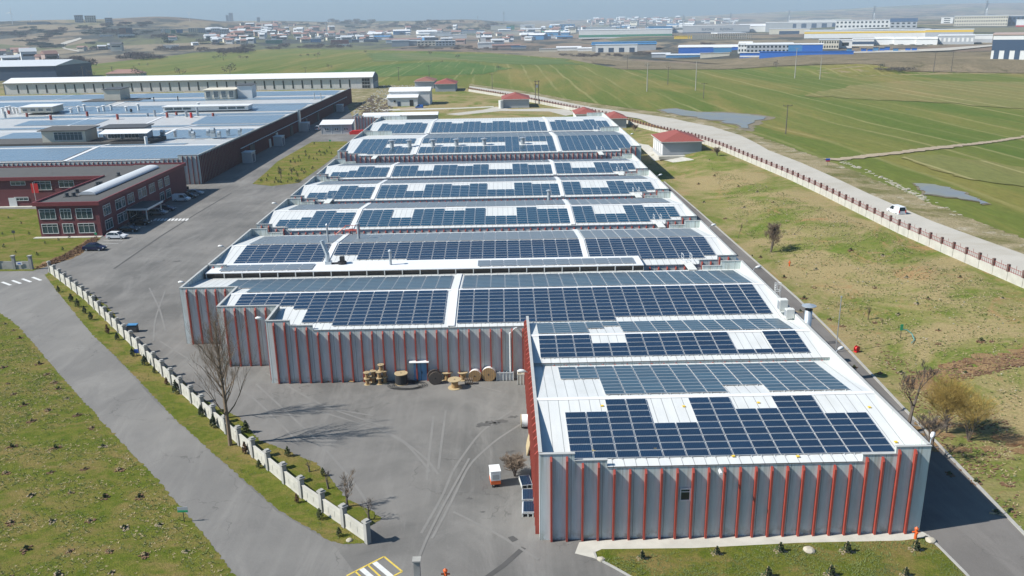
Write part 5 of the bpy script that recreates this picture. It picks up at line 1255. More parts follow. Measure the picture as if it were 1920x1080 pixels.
# ================================================================== vehicles
def car(loc, rz, kind, paint, label, name='parked_car', cat='car', group='cars parked by the office'):
    t = local(name, loc, label, cat, group, rz)
    if kind == 'van':
        L, Wd, belt, roof = 4.4, 1.8, 1.05, 1.85
        low = [(-2.2, 0.3), (2.15, 0.3), (2.2, 0.65), (2.1, 0.85), (1.35, 1.08), (-2.2, 1.08)]
        cab = [(-2.18, belt), (1.35, belt), (0.75, 1.78), (0.3, roof), (-2.05, roof)]
    elif kind == 'hatch':
        L, Wd, belt, roof = 4.2, 1.78, 0.9, 1.46
        low = [(-2.05, 0.28), (2.05, 0.28), (2.12, 0.5), (2.05, 0.72), (1.0, 0.93), (-2.0, 0.95), (-2.1, 0.6)]
        cab = [(-2.0, belt), (1.05, belt), (0.35, 1.4), (0.0, roof), (-1.35, roof-0.02), (-1.75, 1.3)]
    else:
        L, Wd, belt, roof = 4.5, 1.78, 0.9, 1.43
        low = [(-2.2, 0.28), (2.2, 0.28), (2.27, 0.5), (2.18, 0.7), (1.1, 0.92), (-1.55, 0.96), (-2.2, 0.93), (-2.27, 0.6)]
        cab = [(-1.75, belt+.03), (1.15, belt), (0.4, 1.37), (0.05, roof), (-0.8, roof-0.01), (-1.2, 1.33)]
    b = MB(); b.prism([(x, z) for x, z in low], -Wd/2, Wd/2, 0, 1)
    o = b.build('body', paint, t)
    bm = bmesh.new(); bm.from_mesh(o.data); bmesh.ops.bevel(bm, geom=[e for e in bm.edges], offset=0.06, segments=2, affect='EDGES'); bm.to_mesh(o.data); bm.free()
    def cabm(wb, wt, exp, z0=None):
        k = len(cab); b = MB(); zmax = max(z for _, z in cab)
        def wdt(z): return wb+(wt-wb)*(z-belt)/(zmax-belt)
        cx = sum(p[0] for p in cab)/k
        A = [(cx+(x-cx)*exp, -wdt(z)/2, z) for x, z in cab]; C = [(cx+(x-cx)*exp, wdt(z)/2, z) for x, z in cab]
        return b, A, C, k
    b, A, C, k = cabm(Wd-0.1, Wd-0.42, 1.0)
    b.poly(A); b.poly(C)
    for j in range(k): b.quad(A[j], A[(j+1) % k], C[(j+1) % k], C[j])
    g = b.build('glasshouse', 'glass', t)
    # painted roof, pillars and (for vans) the blind rear side
    zt = max(z for _, z in cab); xs = [x for x, z in cab if z > zt-0.1]
    b = MB(); w2 = (Wd-0.42)/2; b.box(min(xs)-0.05, max(xs)+0.05, -w2-0.02, w2+0.02, zt-0.03, zt+0.035)
    for s_ in (-1, 1):
        for (xa, za), (xb, zb) in [(cab[1], cab[2]), (cab[2], cab[3]), ((-0.15, belt), (-0.15, zt)), (cab[0], cab[-1]), (cab[-1], cab[-2])]:
            ya = s_*((Wd-0.1)+( -0.32)*(za-belt)/(zt-belt))/2; yb = s_*((Wd-0.1)+(-0.32)*(zb-belt)/(zt-belt))/2
            b.tube([(xa, ya, za), (xb, yb, zb)], 0.045, 5)
        if kind == 'van':
            b.quad((-2.1, s_*(Wd/2-0.04), belt), (-0.35, s_*(Wd/2-0.04), belt), (-0.35, s_*(w2+0.015), zt), (-2.02, s_*(w2+0.015), zt))
    b.build('roof', paint, t)
    for sx in (-1, 1):
        for sy in (-1, 1):
            x = 1.32*sx; b = MB(); b.cyl((x, sy*(Wd/2-0.2), 0.31), 0.31, sy*0.22, 16, axis=1); wh = b.build('wheel', 'rubber', t)
            b = MB(); b.cyl((x, sy*(Wd/2+0.005), 0.31), 0.19, sy*0.03, 12, axis=1); r = b.build('rim', 'car_silver', t); r.parent = wh
    for sy in (-1, 1):
        b = MB(); b.box(2.05 if kind != 'van' else 2.08, 2.24, sy*0.72-0.16, sy*0.72+0.16, 0.58, 0.72); b.build('headlight', 'white_paint', t)
        b = MB(); b.box(-2.27, -2.1, sy*0.74-0.1, sy*0.74+0.1, 0.66, 0.86 if kind != 'van' else 1.25); b.build('tail_light', 'lamp_red', t)
        b = MB(); b.box(0.85, 1.0, sy*(Wd/2+0.02), sy*(Wd/2+0.16), 0.92, 1.04); b.build('mirror', paint, t)
    b = MB(); b.box(-2.29, -2.26, -0.26, 0.26, 0.48, 0.58); b.build('number_plate', 'white_paint', t)
    return t
for px, py, kd, pt, lab in [(178, 469, 'sedan', 'car_navy', 'dark navy sedan parked alone next to the soil bank'), (220, 447, 'hatch', 'car_white', 'white hatchback at the near corner of the office block'), (242, 434, 'sedan', 'car_black', 'black sedan beside the white hatchback'),
        (265, 421, 'sedan', 'car_black', 'black sedan just in front of the entrance canopy'), (297, 402, 'hatch', 'car_silver', 'silver hatchback behind the entrance canopy'), (312, 395, 'sedan', 'car_navy', 'dark blue car between the silver hatchback and white van'),
        (341, 377, 'van', 'car_white', 'white delivery van parked in the office row'), (355, 371, 'sedan', 'car_black', 'dark sedan just behind the white delivery van'), (366, 365, 'sedan', 'car_silver', 'pale sedan at the far end of the office row')]:
    car(gp(px, py), radians(-3), kd, pt, lab)
car(gp(596, 244), radians(92), 'van', 'car_white', 'white van with square rear window by the site cabin', 'parked_van', 'van', None)
car(gp(786, 203), radians(180), 'van', 'car_blue', 'blue van parked in front of the white shed', 'parked_van', 'van', None)
p = gp(1680, 401); car(p, atan2(33, -3.0)+0.05, 'van', 'car_white', 'white passenger van driving away along the dirt road', 'moving_van', 'van', None)
# grey service cart in the yard
p = gp(928, 908); t = local('service_cart', p, 'small white and orange box cart standing in the yard', 'cart', None, radians(8))
b = MB(); b.box(-0.45, 0.5, -0.65, 0.65, 0.75, 1.75); b.build('box', 'white_paint', t); b = MB(); b.box(-0.5, 0.55, -0.7, 0.7, 1.75, 1.8); b.build('lid', 'white_paint', t)
b = MB(); b.box(-0.46, 0.51, -0.66, 0.66, 0.35, 0.75); b.build('base', 'orange', t)
b = MB(); b.box(-0.3, 0.35, -0.68, -0.66, 0.9, 1.4); b.build('door', 'steel', t)
for x in (-0.3, 0.35):
    for y in (-0.5, 0.5): b = MB(); b.cyl((x-0.04, y, 0.18), 0.18, 0.08, 10, axis=0); b.build('wheel', 'rubber', t)
# ================================================================== cable drums, crates
def drum(px, py, R, W_, up, wood, wound, label, z=0.0, rz=0.0, fill=0.6, group='cable drums by the ribbed wall', small=False):
    """up: axis vertical (lying on its flange) else axis horizontal"""
    p = gp(px, py); t = local('cable_drum', (p.x, p.y, z), label, 'cable drum', group, rz)
    n = 16 if small else 24; th = 0.05 if small else 0.08
    if up:
        b = MB(); b.cyl((0, 0, 0), R, th, n); b.build('flange', wood, t); b = MB(); b.cyl((0, 0, W_-th), R, th, n); b.build('flange', wood, t)
        b = MB(); b.cyl((0, 0, th), R*fill, W_-2*th, n); b.build('core', wound, t)
        b = MB(); b.cyl((0, 0, W_), R*0.12, 0.015, 8); b.build('hub_hole', 'dark', t)
        b = MB()
        for k in range(-2, 3): b.box(-R*0.85, R*0.85, k*R*0.33-0.012, k*R*0.33+0.012, W_, W_+0.006)
        b.build('board_gap', 'wood_old', t)
    else:
        b = MB(); b.cyl((0, -W_/2, R), R, th, n, axis=1); b.build('flange', wood, t); b = MB(); b.cyl((0, W_/2-th, R), R, th, n, axis=1); b.build('flange', wood, t)
        b = MB(); b.cyl((0, -W_/2+th, R), R*fill, W_-2*th, n, axis=1); b.build('core', wound, t)
        b = MB(); b.cyl((0, -W_/2-0.02, R), R*0.12, 0.02, 8, axis=1); b.build('hub_hole', 'dark', t)
        b = MB()
        for k in range(-3, 4):
            hh = sqrt(max(0, 1-(k*0.27)**2))*R*0.97; b.box(k*R*0.27-0.012, k*R*0.27+0.012, -W_/2-0.008, -W_/2, R-hh, R+hh)
        b.build('board_gap', 'wood_old', t)
    return t
SM = 'pile of small cable drums'
for px, py, z, lab in [(689, 721, 0, 'bottom left small pale drum of the pile'), (701, 718, 0, 'bottom small drum second from the left in the pile'), (712, 720, 0, 'bottom small drum in the front middle of the pile'), (722, 718, 0, 'bottom right small drum of the pile'), (695, 714, 0, 'bottom small drum at the back left of the pile'),
        (689, 721, .85, 'upper left small drum of the pile'), (701, 718, .85, 'upper small drum second from the left in the pile'), (712, 720, .85, 'upper small drum in the front middle of the pile'), (722, 718, .85, 'upper right small drum of the pile'), (716, 718, 1.7, 'topmost small drum crowning the pile')]:
    drum(px, py, 0.42, 0.84, True, 'wood_pale', 'wood', lab, z, 0, 0.55, SM, True)
drum(753, 719, 0.84, 1.45, True, 'wood_pale', 'rubber', 'cable drum wound with black cable under a pale wooden disc', fill=0.93)
p = gp(758, 722); b = MB()
for k in range(5):
    r0 = 1.1+0.22*k; pts = [(p.x+0.4+r0*cos(a_*0.35+k)*1.25, p.y-0.3+r0*sin(a_*0.35+k)*0.7, 0.05+0.02*k) for a_ in range(0, 15+k)]
    b.tube(pts, 0.035, 5)
tag(center(b.build('cable_coil', 'rubber')), 'loose black cable coiled on the ground by the black drum', 'cable')
drum(816, 719, 0.88, 0.9, False, 'wood_old', 'wood_old', 'dark weathered cable drum standing upright right of the blue door', rz=0.25)
drum(839, 711, 0.78, 1.1, True, 'wood_pale', 'wood', 'pale topped cable drum behind the foremost one')
drum(853, 727, 0.86, 1.15, True, 'wood_pale', 'wood', 'foremost pale topped cable drum with yellow core', fill=0.5)
drum(868, 712, 0.64, 1.1, True, 'wood_pale', 'wood', 'smaller pale topped cable drum at the right of the trio')
drum(891, 713, 0.78, 1.0, False, 'wood', 'white_paint', 'upright brown cable drum wound in white, left one', rz=-0.05, fill=0.97)
drum(917, 712, 0.92, 1.1, False, 'wood', 'white_paint', 'largest upright brown cable drum wound in white', rz=-0.08, fill=0.97)
drum(985, 800, 0.75, 1.0, False, 'wood_pale', 'white_paint', 'white cable drum against the red ribbed side wall', rz=pi/2, fill=0.96, group=None)
b = MB(); p = gp(879, 722)
for k in range(5): b.box(p.x-0.5+k*0.22, p.x-0.4+k*0.22, p.y, p.y+0.6, 0.05, 0.75)
b.box(p.x-0.5, p.x+0.5, p.y, p.y+0.05, 0.1, 0.16); b.box(p.x-0.5, p.x+0.5, p.y, p.y+0.05, 0.6, 0.66)
tag(center(b.build('pallet_frame', 'wood_old')), 'dark slatted pallet leaning beside the foremost drum', 'pallet')
def crate(px, py, w_, d_, h, mat, label, slots):
    p = gp(px, py); t = local('crate', p, label, 'crate', 'crates at the corner of the yard')
    b = MB(); th = 0.07
    for x0, x1, y0, y1 in [(-w_/2, w_/2, 0, th), (-w_/2, w_/2, d_-th, d_), (-w_/2, -w_/2+th, th, d_-th), (w_/2-th, w_/2, th, d_-th)]: b.box(x0, x1, y0, y1, 0.08, h)
    b.box(-w_/2+th, w_/2-th, th, d_-th, 0.08, 0.16); b.box(-w_/2-0.04, w_/2+0.04, -0.04, 0.0, h-0.12, h)
    b.build('box', mat, t)
    b = MB()
    for k in range(slots+1): b.box(-w_/2+w_*k/slots-0.04, -w_/2+w_*k/slots+0.04, -0.05, 0.0, 0.0, h-0.12)
    b.build('batten', 'white_rough', t)
    if slots > 3:
        b = MB()
        for k in range(1, slots): b.box(-w_/2+w_*k/slots-0.03, -w_/2+w_*k/slots+0.03, th, d_-th, 0.16, h-0.05)
        b.build('divider', mat, t)
crate(947, 714, 2.15, 1.1, 1.15, 'wall_grey', 'long grey white crate with five upright battens', 5)
crate(979, 721, 1.15, 1.2, 1.45, 'wall_cream', 'cream crate in the inner corner of the yard', 3)
b = MB(); p = gp(992, 855); b.prism([(0, 0), (2.2, 0), (2.6, 0.5), (2.5, 1.6), (1.8, 2.0), (0.4, 1.9), (-0.1, 1.2)], 0, 0.12, 0, 0)
o = b.build('board', 'wood_pale'); o.location = (2.0, p.y, 0.02); o.rotation_euler = (0, radians(14), 0); tag(o, 'rounded beige board leaning on the red side wall', 'board')
for px, py, ang, lab, n_ in [(989, 916, 12, 'farthest solar panel stack leaning by the red wall', 1), (990, 944, 3, 'middle solar panel stack, framed in white, by the red wall', 2), (990, 970, 2, 'nearest solar panel stack by the red wall, on a white pallet', 4)]:
    p = gp(px, py); t = local('panel_stack', p, lab, 'solar panel stack', 'loose solar panel stacks by the red side wall', radians(ang-4))
    for k in range(n_):
        b = MB(); z = 0.35+k*0.06; b.box(-0.55+k*0.03, 0.5+k*0.03, 0, 1.9, z, z+0.04); pn = b.build('frame', 'frame_alu', t)
        if k == n_-1: b = MB(); b.quad((-0.52+k*0.03, 0.04, z+0.043), (0.47+k*0.03, 0.04, z+0.043), (0.47+k*0.03, 1.86, z+0.043), (-0.52+k*0.03, 1.86, z+0.043)); g = b.build('cells', 'pv_near', t); g.parent = pn
    b = MB()
    for x in (-0.5, 0, 0.45): b.box(x-0.06, x+0.06, 0.02, 1.88, 0, 0.35)
    b.build('pallet', 'white_rough', t)
for i, (px, py) in enumerate([(612, 716), (625, 716), (634, 715), (640, 716), (658, 717), (664, 715), (682, 716)]):
    p = gp(px, py); b = MB()
    for k in range(4):
        a = rnd.uniform(-0.5, 0.5); x = rnd.uniform(-0.4, 0.4); y = rnd.uniform(0, 0.5)
        b.tube([(p.x+x-0.4*cos(a), p.y+y-0.4*sin(a), 0.12+0.1*(k % 2)), (p.x+x+0.4*cos(a), p.y+y+0.4*sin(a), 0.14+0.1*(k % 2))], 0.07, 6)
    tag(center(b.build('scrap_heap', 'wood')), '%s little scrap heap from the left at the foot of the ribbed wall' % ORD[i], 'scrap', 'scrap heaps along the ribbed wall')
# hydrants, signs and small things
def hydrant(px, py, label, s_=1.0):
    p = gp(px, py); t = local('hydrant', p, label, 'hydrant', 'red hydrants')
    b = MB(); b.cyl((0, 0, 0), 0.11*s_, 0.85*s_, 10); b.cyl((0, 0, 0.85*s_), 0.15*s_, 0.07, 10); b.cyl((0, 0, 0.92*s_), 0.12*s_, 0.14, 10, r2=0.03); b.build('barrel', 'orange', t, smooth=False)
    b = MB(); b.cyl((-0.28*s_, 0, 0.62*s_), 0.07, 0.56*s_, 8, axis=0); b.cyl((0, -0.22*s_, 0.62*s_), 0.08, 0.2, 8, axis=1); b.build('outlet', 'orange', t)
hydrant(1716, 1011, 'orange red hydrant at the nearest right corner of the factory', 1.2); hydrant(1480, 499, 'small orange hydrant on the grass beyond the lean-to'); hydrant(836, 1092, 'orange hydrant tip at the bottom edge', 1.3)
p = gp(1606, 660); t = local('hose_reel', p, 'bright red hose reel standing on the kerb of the side road', 'hose reel', None, 0.5); t.scale = (0.68, 0.68, 0.68)
b = MB(); b.cyl((0, -0.3, 0.75), 0.6, 0.06, 16, axis=1); b.cyl((0, 0.24, 0.75), 0.6, 0.06, 16, axis=1); b.cyl((0, -0.24, 0.75), 0.38, 0.48, 14, axis=1); b.build('reel', 'red_bright', t); b = MB(); b.box(-0.5, 0.7, -0.35, 0.35, 0.05, 0.2); b.box(-0.1, 0.1, -0.4, -0.32, 0.1, 0.8); b.box(-0.1, 0.1, 0.32, 0.4, 0.1, 0.8); b.build('frame', 'red_bright', t)
def sign(px, py, ptop, w_, h_, mats, label, rz=0, name='sign'):
    p = gp(px, py); t = local(name, p, label, 'sign', None, rz); hh = max(1.0, hgt(px, ptop, p))
    b = MB(); b.cyl((0, 0, 0), 0.035, hh, 6); b.build('post', 'dark', t); b = MB(); b.box(-w_/2, w_/2, -0.06, -0.03, hh-h_, hh); b.build('board', mats[0], t)
    if len(mats) > 1: b = MB(); b.box(-w_/2, w_/2, -0.07, -0.06, hh-h_, hh-h_*0.6); b.build('strip', mats[1], t)
sign(346, 979, 950, 0.95, 0.55, ('wall_grey', 'sign_green'), 'small blue and green signboard at the road edge of the left lawn')
sign(257, 667, 655, 0.6, 0.6, ('sign_blue',), 'small blue sign next to a conifer by the precast wall')
sign(1688, 634, 608, 0.4, 0.9, ('sign_green',), 'green irrigation box on a post on the bank'); sign(28, 450, 432, 0.7, 0.6, ('roof_dark',), 'small dark sign on the courtyard lawn'); sign(181, 447, 436, 0.5, 0.5, ('sign_green',), 'small green sign at the corner of the office lawn')
sign(1551, 313, 297, 1.2, 0.9, ('sign_blue', 'lamp_red'), 'blue and red road sign at the farm track junction'); sign(619, 268, 262, 0.7, 0.6, ('sign_green',), 'tiny green sign behind the planting bed'); sign(352, 356, 350, 0.8, 0.8, ('roof_dark',), 'round dark sign by the end of the office')
p = gp(1688, 612); b = MB(); q = gp(1688, 634); q2 = gp(1712, 636)
b.tube([(q.x, q.y, q.z+1.3), (q.x+0.8, q.y, q.z+1.2), (q2.x, q2.y+0.5, q2.z+0.6), (q2.x-0.1, q2.y-0.6, q2.z+0.1), (q2.x-1.0, q2.y-1.6, q2.z+0.06)], 0.06, 6); tag(center(b.build('water_hose', 'pipe_teal')), 'teal hose arching down from the green irrigation box', 'hose')
p = gp(250, 622); t = local('bin', p, 'small blue topped bin behind the precast wall', 'bin'); b = MB(); b.box(-0.7, 0.7, -0.4, 0.4, 0.1, 1.1); b.build('body', 'roof_dark', t); b = MB(); b.box(-0.75, 0.75, -0.45, 0.45, 1.1, 1.2); b.build('lid', 'blue_mid', t)
p = gp(1567, 660); t = local('light_mast', p, 'slim grey mast on the side road by the second roof', 'mast'); b = MB(); b.cyl((0, 0, 0), 0.06, hgt(1575, 558, p), 6); b.build('pole', 'steel', t); b = MB(); b.cyl((0, 0, hgt(1575, 558, p)), 0.12, 0.2, 8); b.build('tip', 'steel', t)
for i, (px, py, s_) in enumerate([(1517, 1033, 0.5), (1745, 1015, 0.45), (697, 1015, 0.35) if False else (655, 1014, 0.3), (1127, 1050, 0.35)]):
    p = gp(px, py); b = MB(); me = bmesh.new(); bmesh.ops.create_icosphere(me, subdivisions=2, radius=s_)
    for v in me.verts: v.co *= 1+0.25*noise.noise(v.co*3/s_+Vector((i, 0, 0))); v.co.z *= 0.55
    m_ = bpy.data.meshes.new('boulder'); me.to_mesh(m_); me.free(); m_.materials.append(MAT['stone']); o = bpy.data.objects.new('boulder', m_); COL.objects.link(o); o.location = p+UP*s_*0.2
    tag(o, ['flat grey boulder on the front lawn', 'pale boulder at the side road corner', 'small tan stump near the end of the precast wall', 'pale stone at the left corner of the front lawn'][i], 'rock')
# ================================================================== vegetation
def branchy(b, tw, p, d, L, r, depth, seed, up=0.25, spread=0.55, nsub=3, tr=0.02, f0=0.3, lf=1.0):
    R_ = random.Random(seed)
    pts = [p]; rad = [r]; q = p.copy(); dd = d.normalized(); n = 4 if depth > 1 else 3
    for i in range(n):
        dd = (dd+Vector((R_.uniform(-1, 1), R_.uniform(-1, 1), R_.uniform(-0.3, 1)*up))*0.18).normalized()
        q = q+dd*(L/n); pts.append(q.copy()); rad.append(max(tr*0.5, r*(1-0.75*(i+1)/n)))
    (b if r > tr*2.2 else tw).tube([tuple(x) for x in pts], rad, 6 if r > 0.1 else 4 if r > tr*2.2 else 3, 0, False)
    if depth <= 0: return
    k = nsub+R_.randint(0, 2)
    for i in range(k):
        f = f0+(0.97-f0)*(i+R_.random())/k; j = min(n-1, int(f*n)); a = pts[j].lerp(pts[j+1], f*n-j)
        ax = Vector((R_.uniform(-1, 1), R_.uniform(-1, 1), 0)).normalized(); s_ = spread*R_.uniform(0.6, 1.3)
        nd = (dd*(1-0.3*s_)+ax*s_+UP*up).normalized()
        branchy(b, tw, a, nd, L*lf*R_.uniform(0.45, 0.7)*(1.15-0.4*f), max(r*(1-0.6*f)*0.5, tr*0.7), depth-1, seed*7+i*13+1, up, spread, nsub, tr)
def tree(base, h, label, seed=1, bark='bark', twig='bark', up=0.25, spread=0.55, depth=4, nsub=3, r=None, stems=1, name='bare_tree', cat='tree', group=None, trunk_f=0.5, tr=0.02, poplar=False):
    t = local(name, base, label, cat, group); b = MB(); tw = MB(); R_ = random.Random(seed)
    for s_ in range(stems):
        d = Vector((R_.uniform(-1, 1)*0.25*(stems > 1), R_.uniform(-1, 1)*0.25*(stems > 1), 1))
        if poplar:
            L = h*(0.92 if s_ == 0 else 0.75); pts = [Vector((0.25*s_*math.sin(k*0.5)*k*0.25, 0.1*math.sin(k*0.8+s_), -0.1+L*k/9)) for k in range(10)]
            rr = [(r*(1-0.9*k/9.0)+0.01)*(1 if s_ == 0 else 0.8) for k in range(10)]; b.tube([tuple(q) for q in pts], rr, 8)
            for i in range(30):
                f = 0.22+0.76*(i+R_.random())/30; k = min(8, int(f*9)); a = pts[k].lerp(pts[k+1], f*9-k); az = R_.uniform(0, 6.28)
                sp = 0.75*(1-0.45*f); nd = Vector((cos(az)*sp, sin(az)*sp, 1.0)).normalized()
                branchy(b, tw, a, nd, h*0.34*(1.1-0.75*f)*R_.uniform(0.7, 1.2), max(0.02, rr[k]*0.42), 3 if f < 0.8 else 2, seed*97+i*31+s_, 0.45, 0.5, 3, tr, 0.2)
        else: branchy(b, tw, Vector((0, 0, -0.1)), d, h*trunk_f, (r or h*0.018), depth, seed*31+s_*101, up, spread, nsub, tr)
    if b.v: b.build('trunk', bark, t)
    if tw.v: tw.build('crown', twig, t)
    return t
p = gp(432, 835); tree(p, 16.0, 'tall pale bare tree rising in front of the precast wall', 3, 'bark_pale', 'bark_pale', r=0.24, tr=0.011, poplar=True, stems=1)
p = gp(424, 784); tree(p, 13.0, 'second tall bare tree just behind the precast wall', 8, 'bark_pale', 'bark_pale', r=0.17, tr=0.011, poplar=True)
def tp(px, py, ptop, label, **k):
    p = gp(px, py); return tree(p, hgt(px, ptop, p), label, **k)
tp(580, 885, 855, 'pruned little tree at the upper end of the inner verge', seed=11, up=0.5, spread=0.8, depth=2, nsub=3, r=0.11, trunk_f=0.65)
tp(616, 917, 880, 'dark pruned tree second along the inner verge', seed=12, up=0.5, spread=0.8, depth=3, nsub=3, r=0.13, trunk_f=0.65)
tp(652, 950, 875, 'pale many branched fruit tree near the wall end', seed=13, bark='bark', twig='bark_pale', up=0.45, spread=0.8, depth=3, nsub=5, r=0.14, trunk_f=0.6)
tp(692, 975, 930, 'dark leaning fruit tree at the very end of the precast wall', seed=14, up=0.25, spread=0.9, depth=3, nsub=3, r=0.14, trunk_f=0.7)
tp(1445, 473, 412, 'round pinkish bare tree on the bank', seed=15, bark='bark', twig='twig_pink', up=0.35, spread=0.75, depth=4, nsub=5, r=0.12, stems=4, trunk_f=0.6)
tp(1384, 447, 408, 'thin bare sapling left of the pinkish tree', seed=16, bark='bark', twig='twig_pink', up=0.6, spread=0.4, depth=3, nsub=3, r=0.05)
tp(1700, 812, 640, 'tall bare tree behind the nearest right parapet', seed=17, up=0.5, spread=0.6, depth=5, nsub=3, r=0.25, trunk_f=0.55)
tp(1740, 862, 745, 'forked dark tree in front of the golden willow', seed=18, up=0.35, spread=0.8, depth=4, nsub=4, r=0.2, stems=2, trunk_f=0.55)
tp(1775, 812, 690, 'golden twigged willow shrub on the bank', seed=19, bark='bark', twig='twig_gold', up=0.35, spread=0.85, depth=3, nsub=7, r=0.07, stems=9, trunk_f=0.6, tr=0.012)
tp(1815, 826, 715, 'second golden willow shrub, right and lower', seed=29, bark='bark', twig='twig_gold', up=0.35, spread=0.9, depth=3, nsub=6, r=0.06, stems=7, trunk_f=0.6, tr=0.012)
tp(965, 893, 845, 'uprooted dry brown brush beside the cart', seed=20, bark='bark', twig='twig_pink', up=0.25, spread=1.1, depth=3, nsub=6, r=0.06, stems=7, trunk_f=0.6)
tp(1345, 292, 268, 'low brown shrub below the roadside wall', seed=21, bark='bark', twig='twig_pink', up=0.3, spread=1.0, depth=3, nsub=6, r=0.06, stems=6, name='bare_shrub', cat='shrub')
tp(1190, 246, 228, 'low brown shrub behind the last hall corner', seed=22, bark='bark', twig='twig_pink', up=0.3, spread=1.0, depth=3, nsub=6, r=0.06, stems=6, name='bare_shrub', cat='shrub')
tp(1627, 600, 565, 'thin bare shrub on the bank left of the green patch', seed=23, bark='bark', twig='twig_pink', up=0.6, spread=0.4, depth=3, nsub=3, r=0.04, stems=3, name='bare_shrub', cat='shrub')
tp(1655, 608, 590, 'thin bare shrub near the irrigation box', seed=24, bark='bark', twig='twig_pink', up=0.6, spread=0.5, depth=2, nsub=3, r=0.03, stems=3, name='bare_shrub', cat='shrub')
tp(527, 335, 305, 'bare little tree in the planting bed, left one', seed=25, up=0.4, spread=0.7, depth=3, nsub=4, r=0.09, stems=2)
tp(547, 327, 308, 'bare little tree in the planting bed, right one', seed=26, up=0.4, spread=0.7, depth=3, nsub=4, r=0.09, stems=2)
tp(685, 226, 200, 'reddish bare brush by the scrap yard corner', seed=27, bark='bark', twig='twig_pink', up=0.3, spread=0.8, depth=3, nsub=6, r=0.08, stems=7)
def leafball(b, c, rx, rz_, n, size, R_, m=0, cone=False):
    for _ in range(n):
        while True:
            v = Vector((R_.uniform(-1, 1), R_.uniform(-1, 1), R_.uniform(-1, 1)))
            if v.length < 1: break
        if cone:
            f = (v.z+1)/2; k = (1-f)**0.8; v.x *= k*1.2; v.y *= k*1.2
        q = Vector((c[0]+v.x*rx, c[1]+v.y*rx, c[2]+v.z*rz_)); s_ = size*R_.uniform(0.5, 1.3)
        a = Vector((R_.uniform(-1, 1), R_.uniform(-1, 1), R_.uniform(-1, 1))).normalized()*s_; e = a.cross(Vector((R_.uniform(-1, 1), R_.uniform(-1, 1), R_.uniform(-1, 1)))).normalized()*s_*0.6
        b.poly([q-a, q+e, q+a, q-e], m)
protos = {}
def conifer_proto(key, h, rx, mat, n, cone=True, mound=None, stake=False):
    R_ = random.Random(hash(key) % 1000 if isinstance(key, int) else len(key)*7)
    t = local('sapling', (0, 0, -50), 'x', 'sapling'); b = MB(); leafball(b, (0, 0, h*0.55), rx, h*0.5, n, 0.13*max(1, h/1.6), R_, 0, cone); b.build('foliage', mat, t)
    b = MB(); b.tube([(0, 0, -0.05), (0, 0, h*0.6)], [0.04, 0.02], 5); b.build('stem', 'bark', t)
    if mound:
        b = MB()
        for _ in range(30):
            a = R_.uniform(0, 6.28); r_ = R_.uniform(0.05, 0.5); s_ = R_.uniform(0.04, 0.11); x, y = r_*cos(a)*1.3, r_*sin(a)
            b.box(x-s_, x+s_, y-s_*0.8, y+s_*0.8, -0.05, 0.05+R_.uniform(0.02, 0.14)*(1-r_))
        b.build('soil_mound', mound, t)
    if stake:
        b = MB(); b.tube([(-0.25, 0, 0), (-0.1, 0, 1.2)], 0.025, 4); b.tube([(0.3, 0, 0), (0.22, 0, 1.0)], 0.025, 4); b.tube([(-0.12, 0, 1.1), (0.24, 0, 0.8)], 0.02, 4); b.build('stake', 'wood_pale', t)
    return t
used_p = {}
def plant(proto, p, label, group, s_=1.0, rz=None):
    rz = rnd.uniform(0, 6.28) if rz is None else rz
    if proto.name not in used_p: used_p[proto.name] = 1; t = proto; t.location = p; t['label'] = label; t['group'] = group; t.rotation_euler = (0, 0, rz)
    else: t = dup(proto, p, label, group, rz)
    t.scale = (s_, s_, s_); return t
PC = [conifer_proto('hedgeA', 1.9, 0.62, 'leaf_dark', 260), conifer_proto('hedgeBB', 1.7, 0.6, 'leaf_olive', 240), conifer_proto('hedgeCCC', 1.6, 0.42, 'leaf_rust', 200)]
strip = [(110, 548, 1), (134, 566, 0), (146, 576, 1), (159, 588, 0), (171, 600, 0), (202, 626, 2), (220, 638, 0), (249, 668, 0), (272, 685, 0), (290, 700, 1), (313, 722, 2), (331, 738, 0), (378, 781, 0), (401, 802, 0), (460, 851, 2), (486, 878, 1), (557, 943, 2), (600, 974, 1), (636, 1006, 1), (122, 528, 0), (180, 565, 0), (462, 812, 1), (540, 856, 1), (606, 893, 1)]
strip.sort(key=lambda q: q[1])
for i, (x, y, k) in enumerate(strip):
    kind = ('dark green conifer', 'olive shrub', 'rust brown conifer')[k]
    w_ = '%s%s from the far end of the precast wall strip' % ((ORD[i]+' plant, a ') if i < 20 else ('%s plant, a ' % ORD[len(strip)-1-i]), kind)
    if i >= 20: w_ = w_.replace('far end', 'near end')
    plant(PC[k], gp(x, y), w_, 'conifers and shrubs along the precast wall', rnd.uniform(0.55, 0.95))
PS = [conifer_proto('seedA11', 0.55, 0.28, 'leaf_olive', 50, mound='soil'), conifer_proto('seedB1111', 0.45, 0.3, 'leaf_dark', 40, mound='soil_pale'), conifer_proto('seedC111111', 0.35, 0.3, 'straw', 40, mound='soil'), conifer_proto('pineDDD1111111', 1.1, 0.45, 'leaf_dark', 130, mound='soil_pale', stake=True)]
lawn = [(22+0, 839), (104, 841), (193, 838), (160, 880), (223, 882), (96, 886), (10, 888), (59, 930), (132, 925), (197, 933), (262, 933), (19, 981), (97, 979), (168, 978), (233, 991), (299, 985), (49, 1032), (130, 1035), (206, 1035), (270, 1042), (349, 1035),
        (25, 620), (37, 635), (74, 683), (87, 703), (101, 718), (15, 720), (25, 740), (45, 760), (126, 748), (146, 779), (171, 803), (10, 608), (110, 730), (60, 790), (210, 1075), (110, 1078), (20, 1085), (5, 690), (90, 770)]
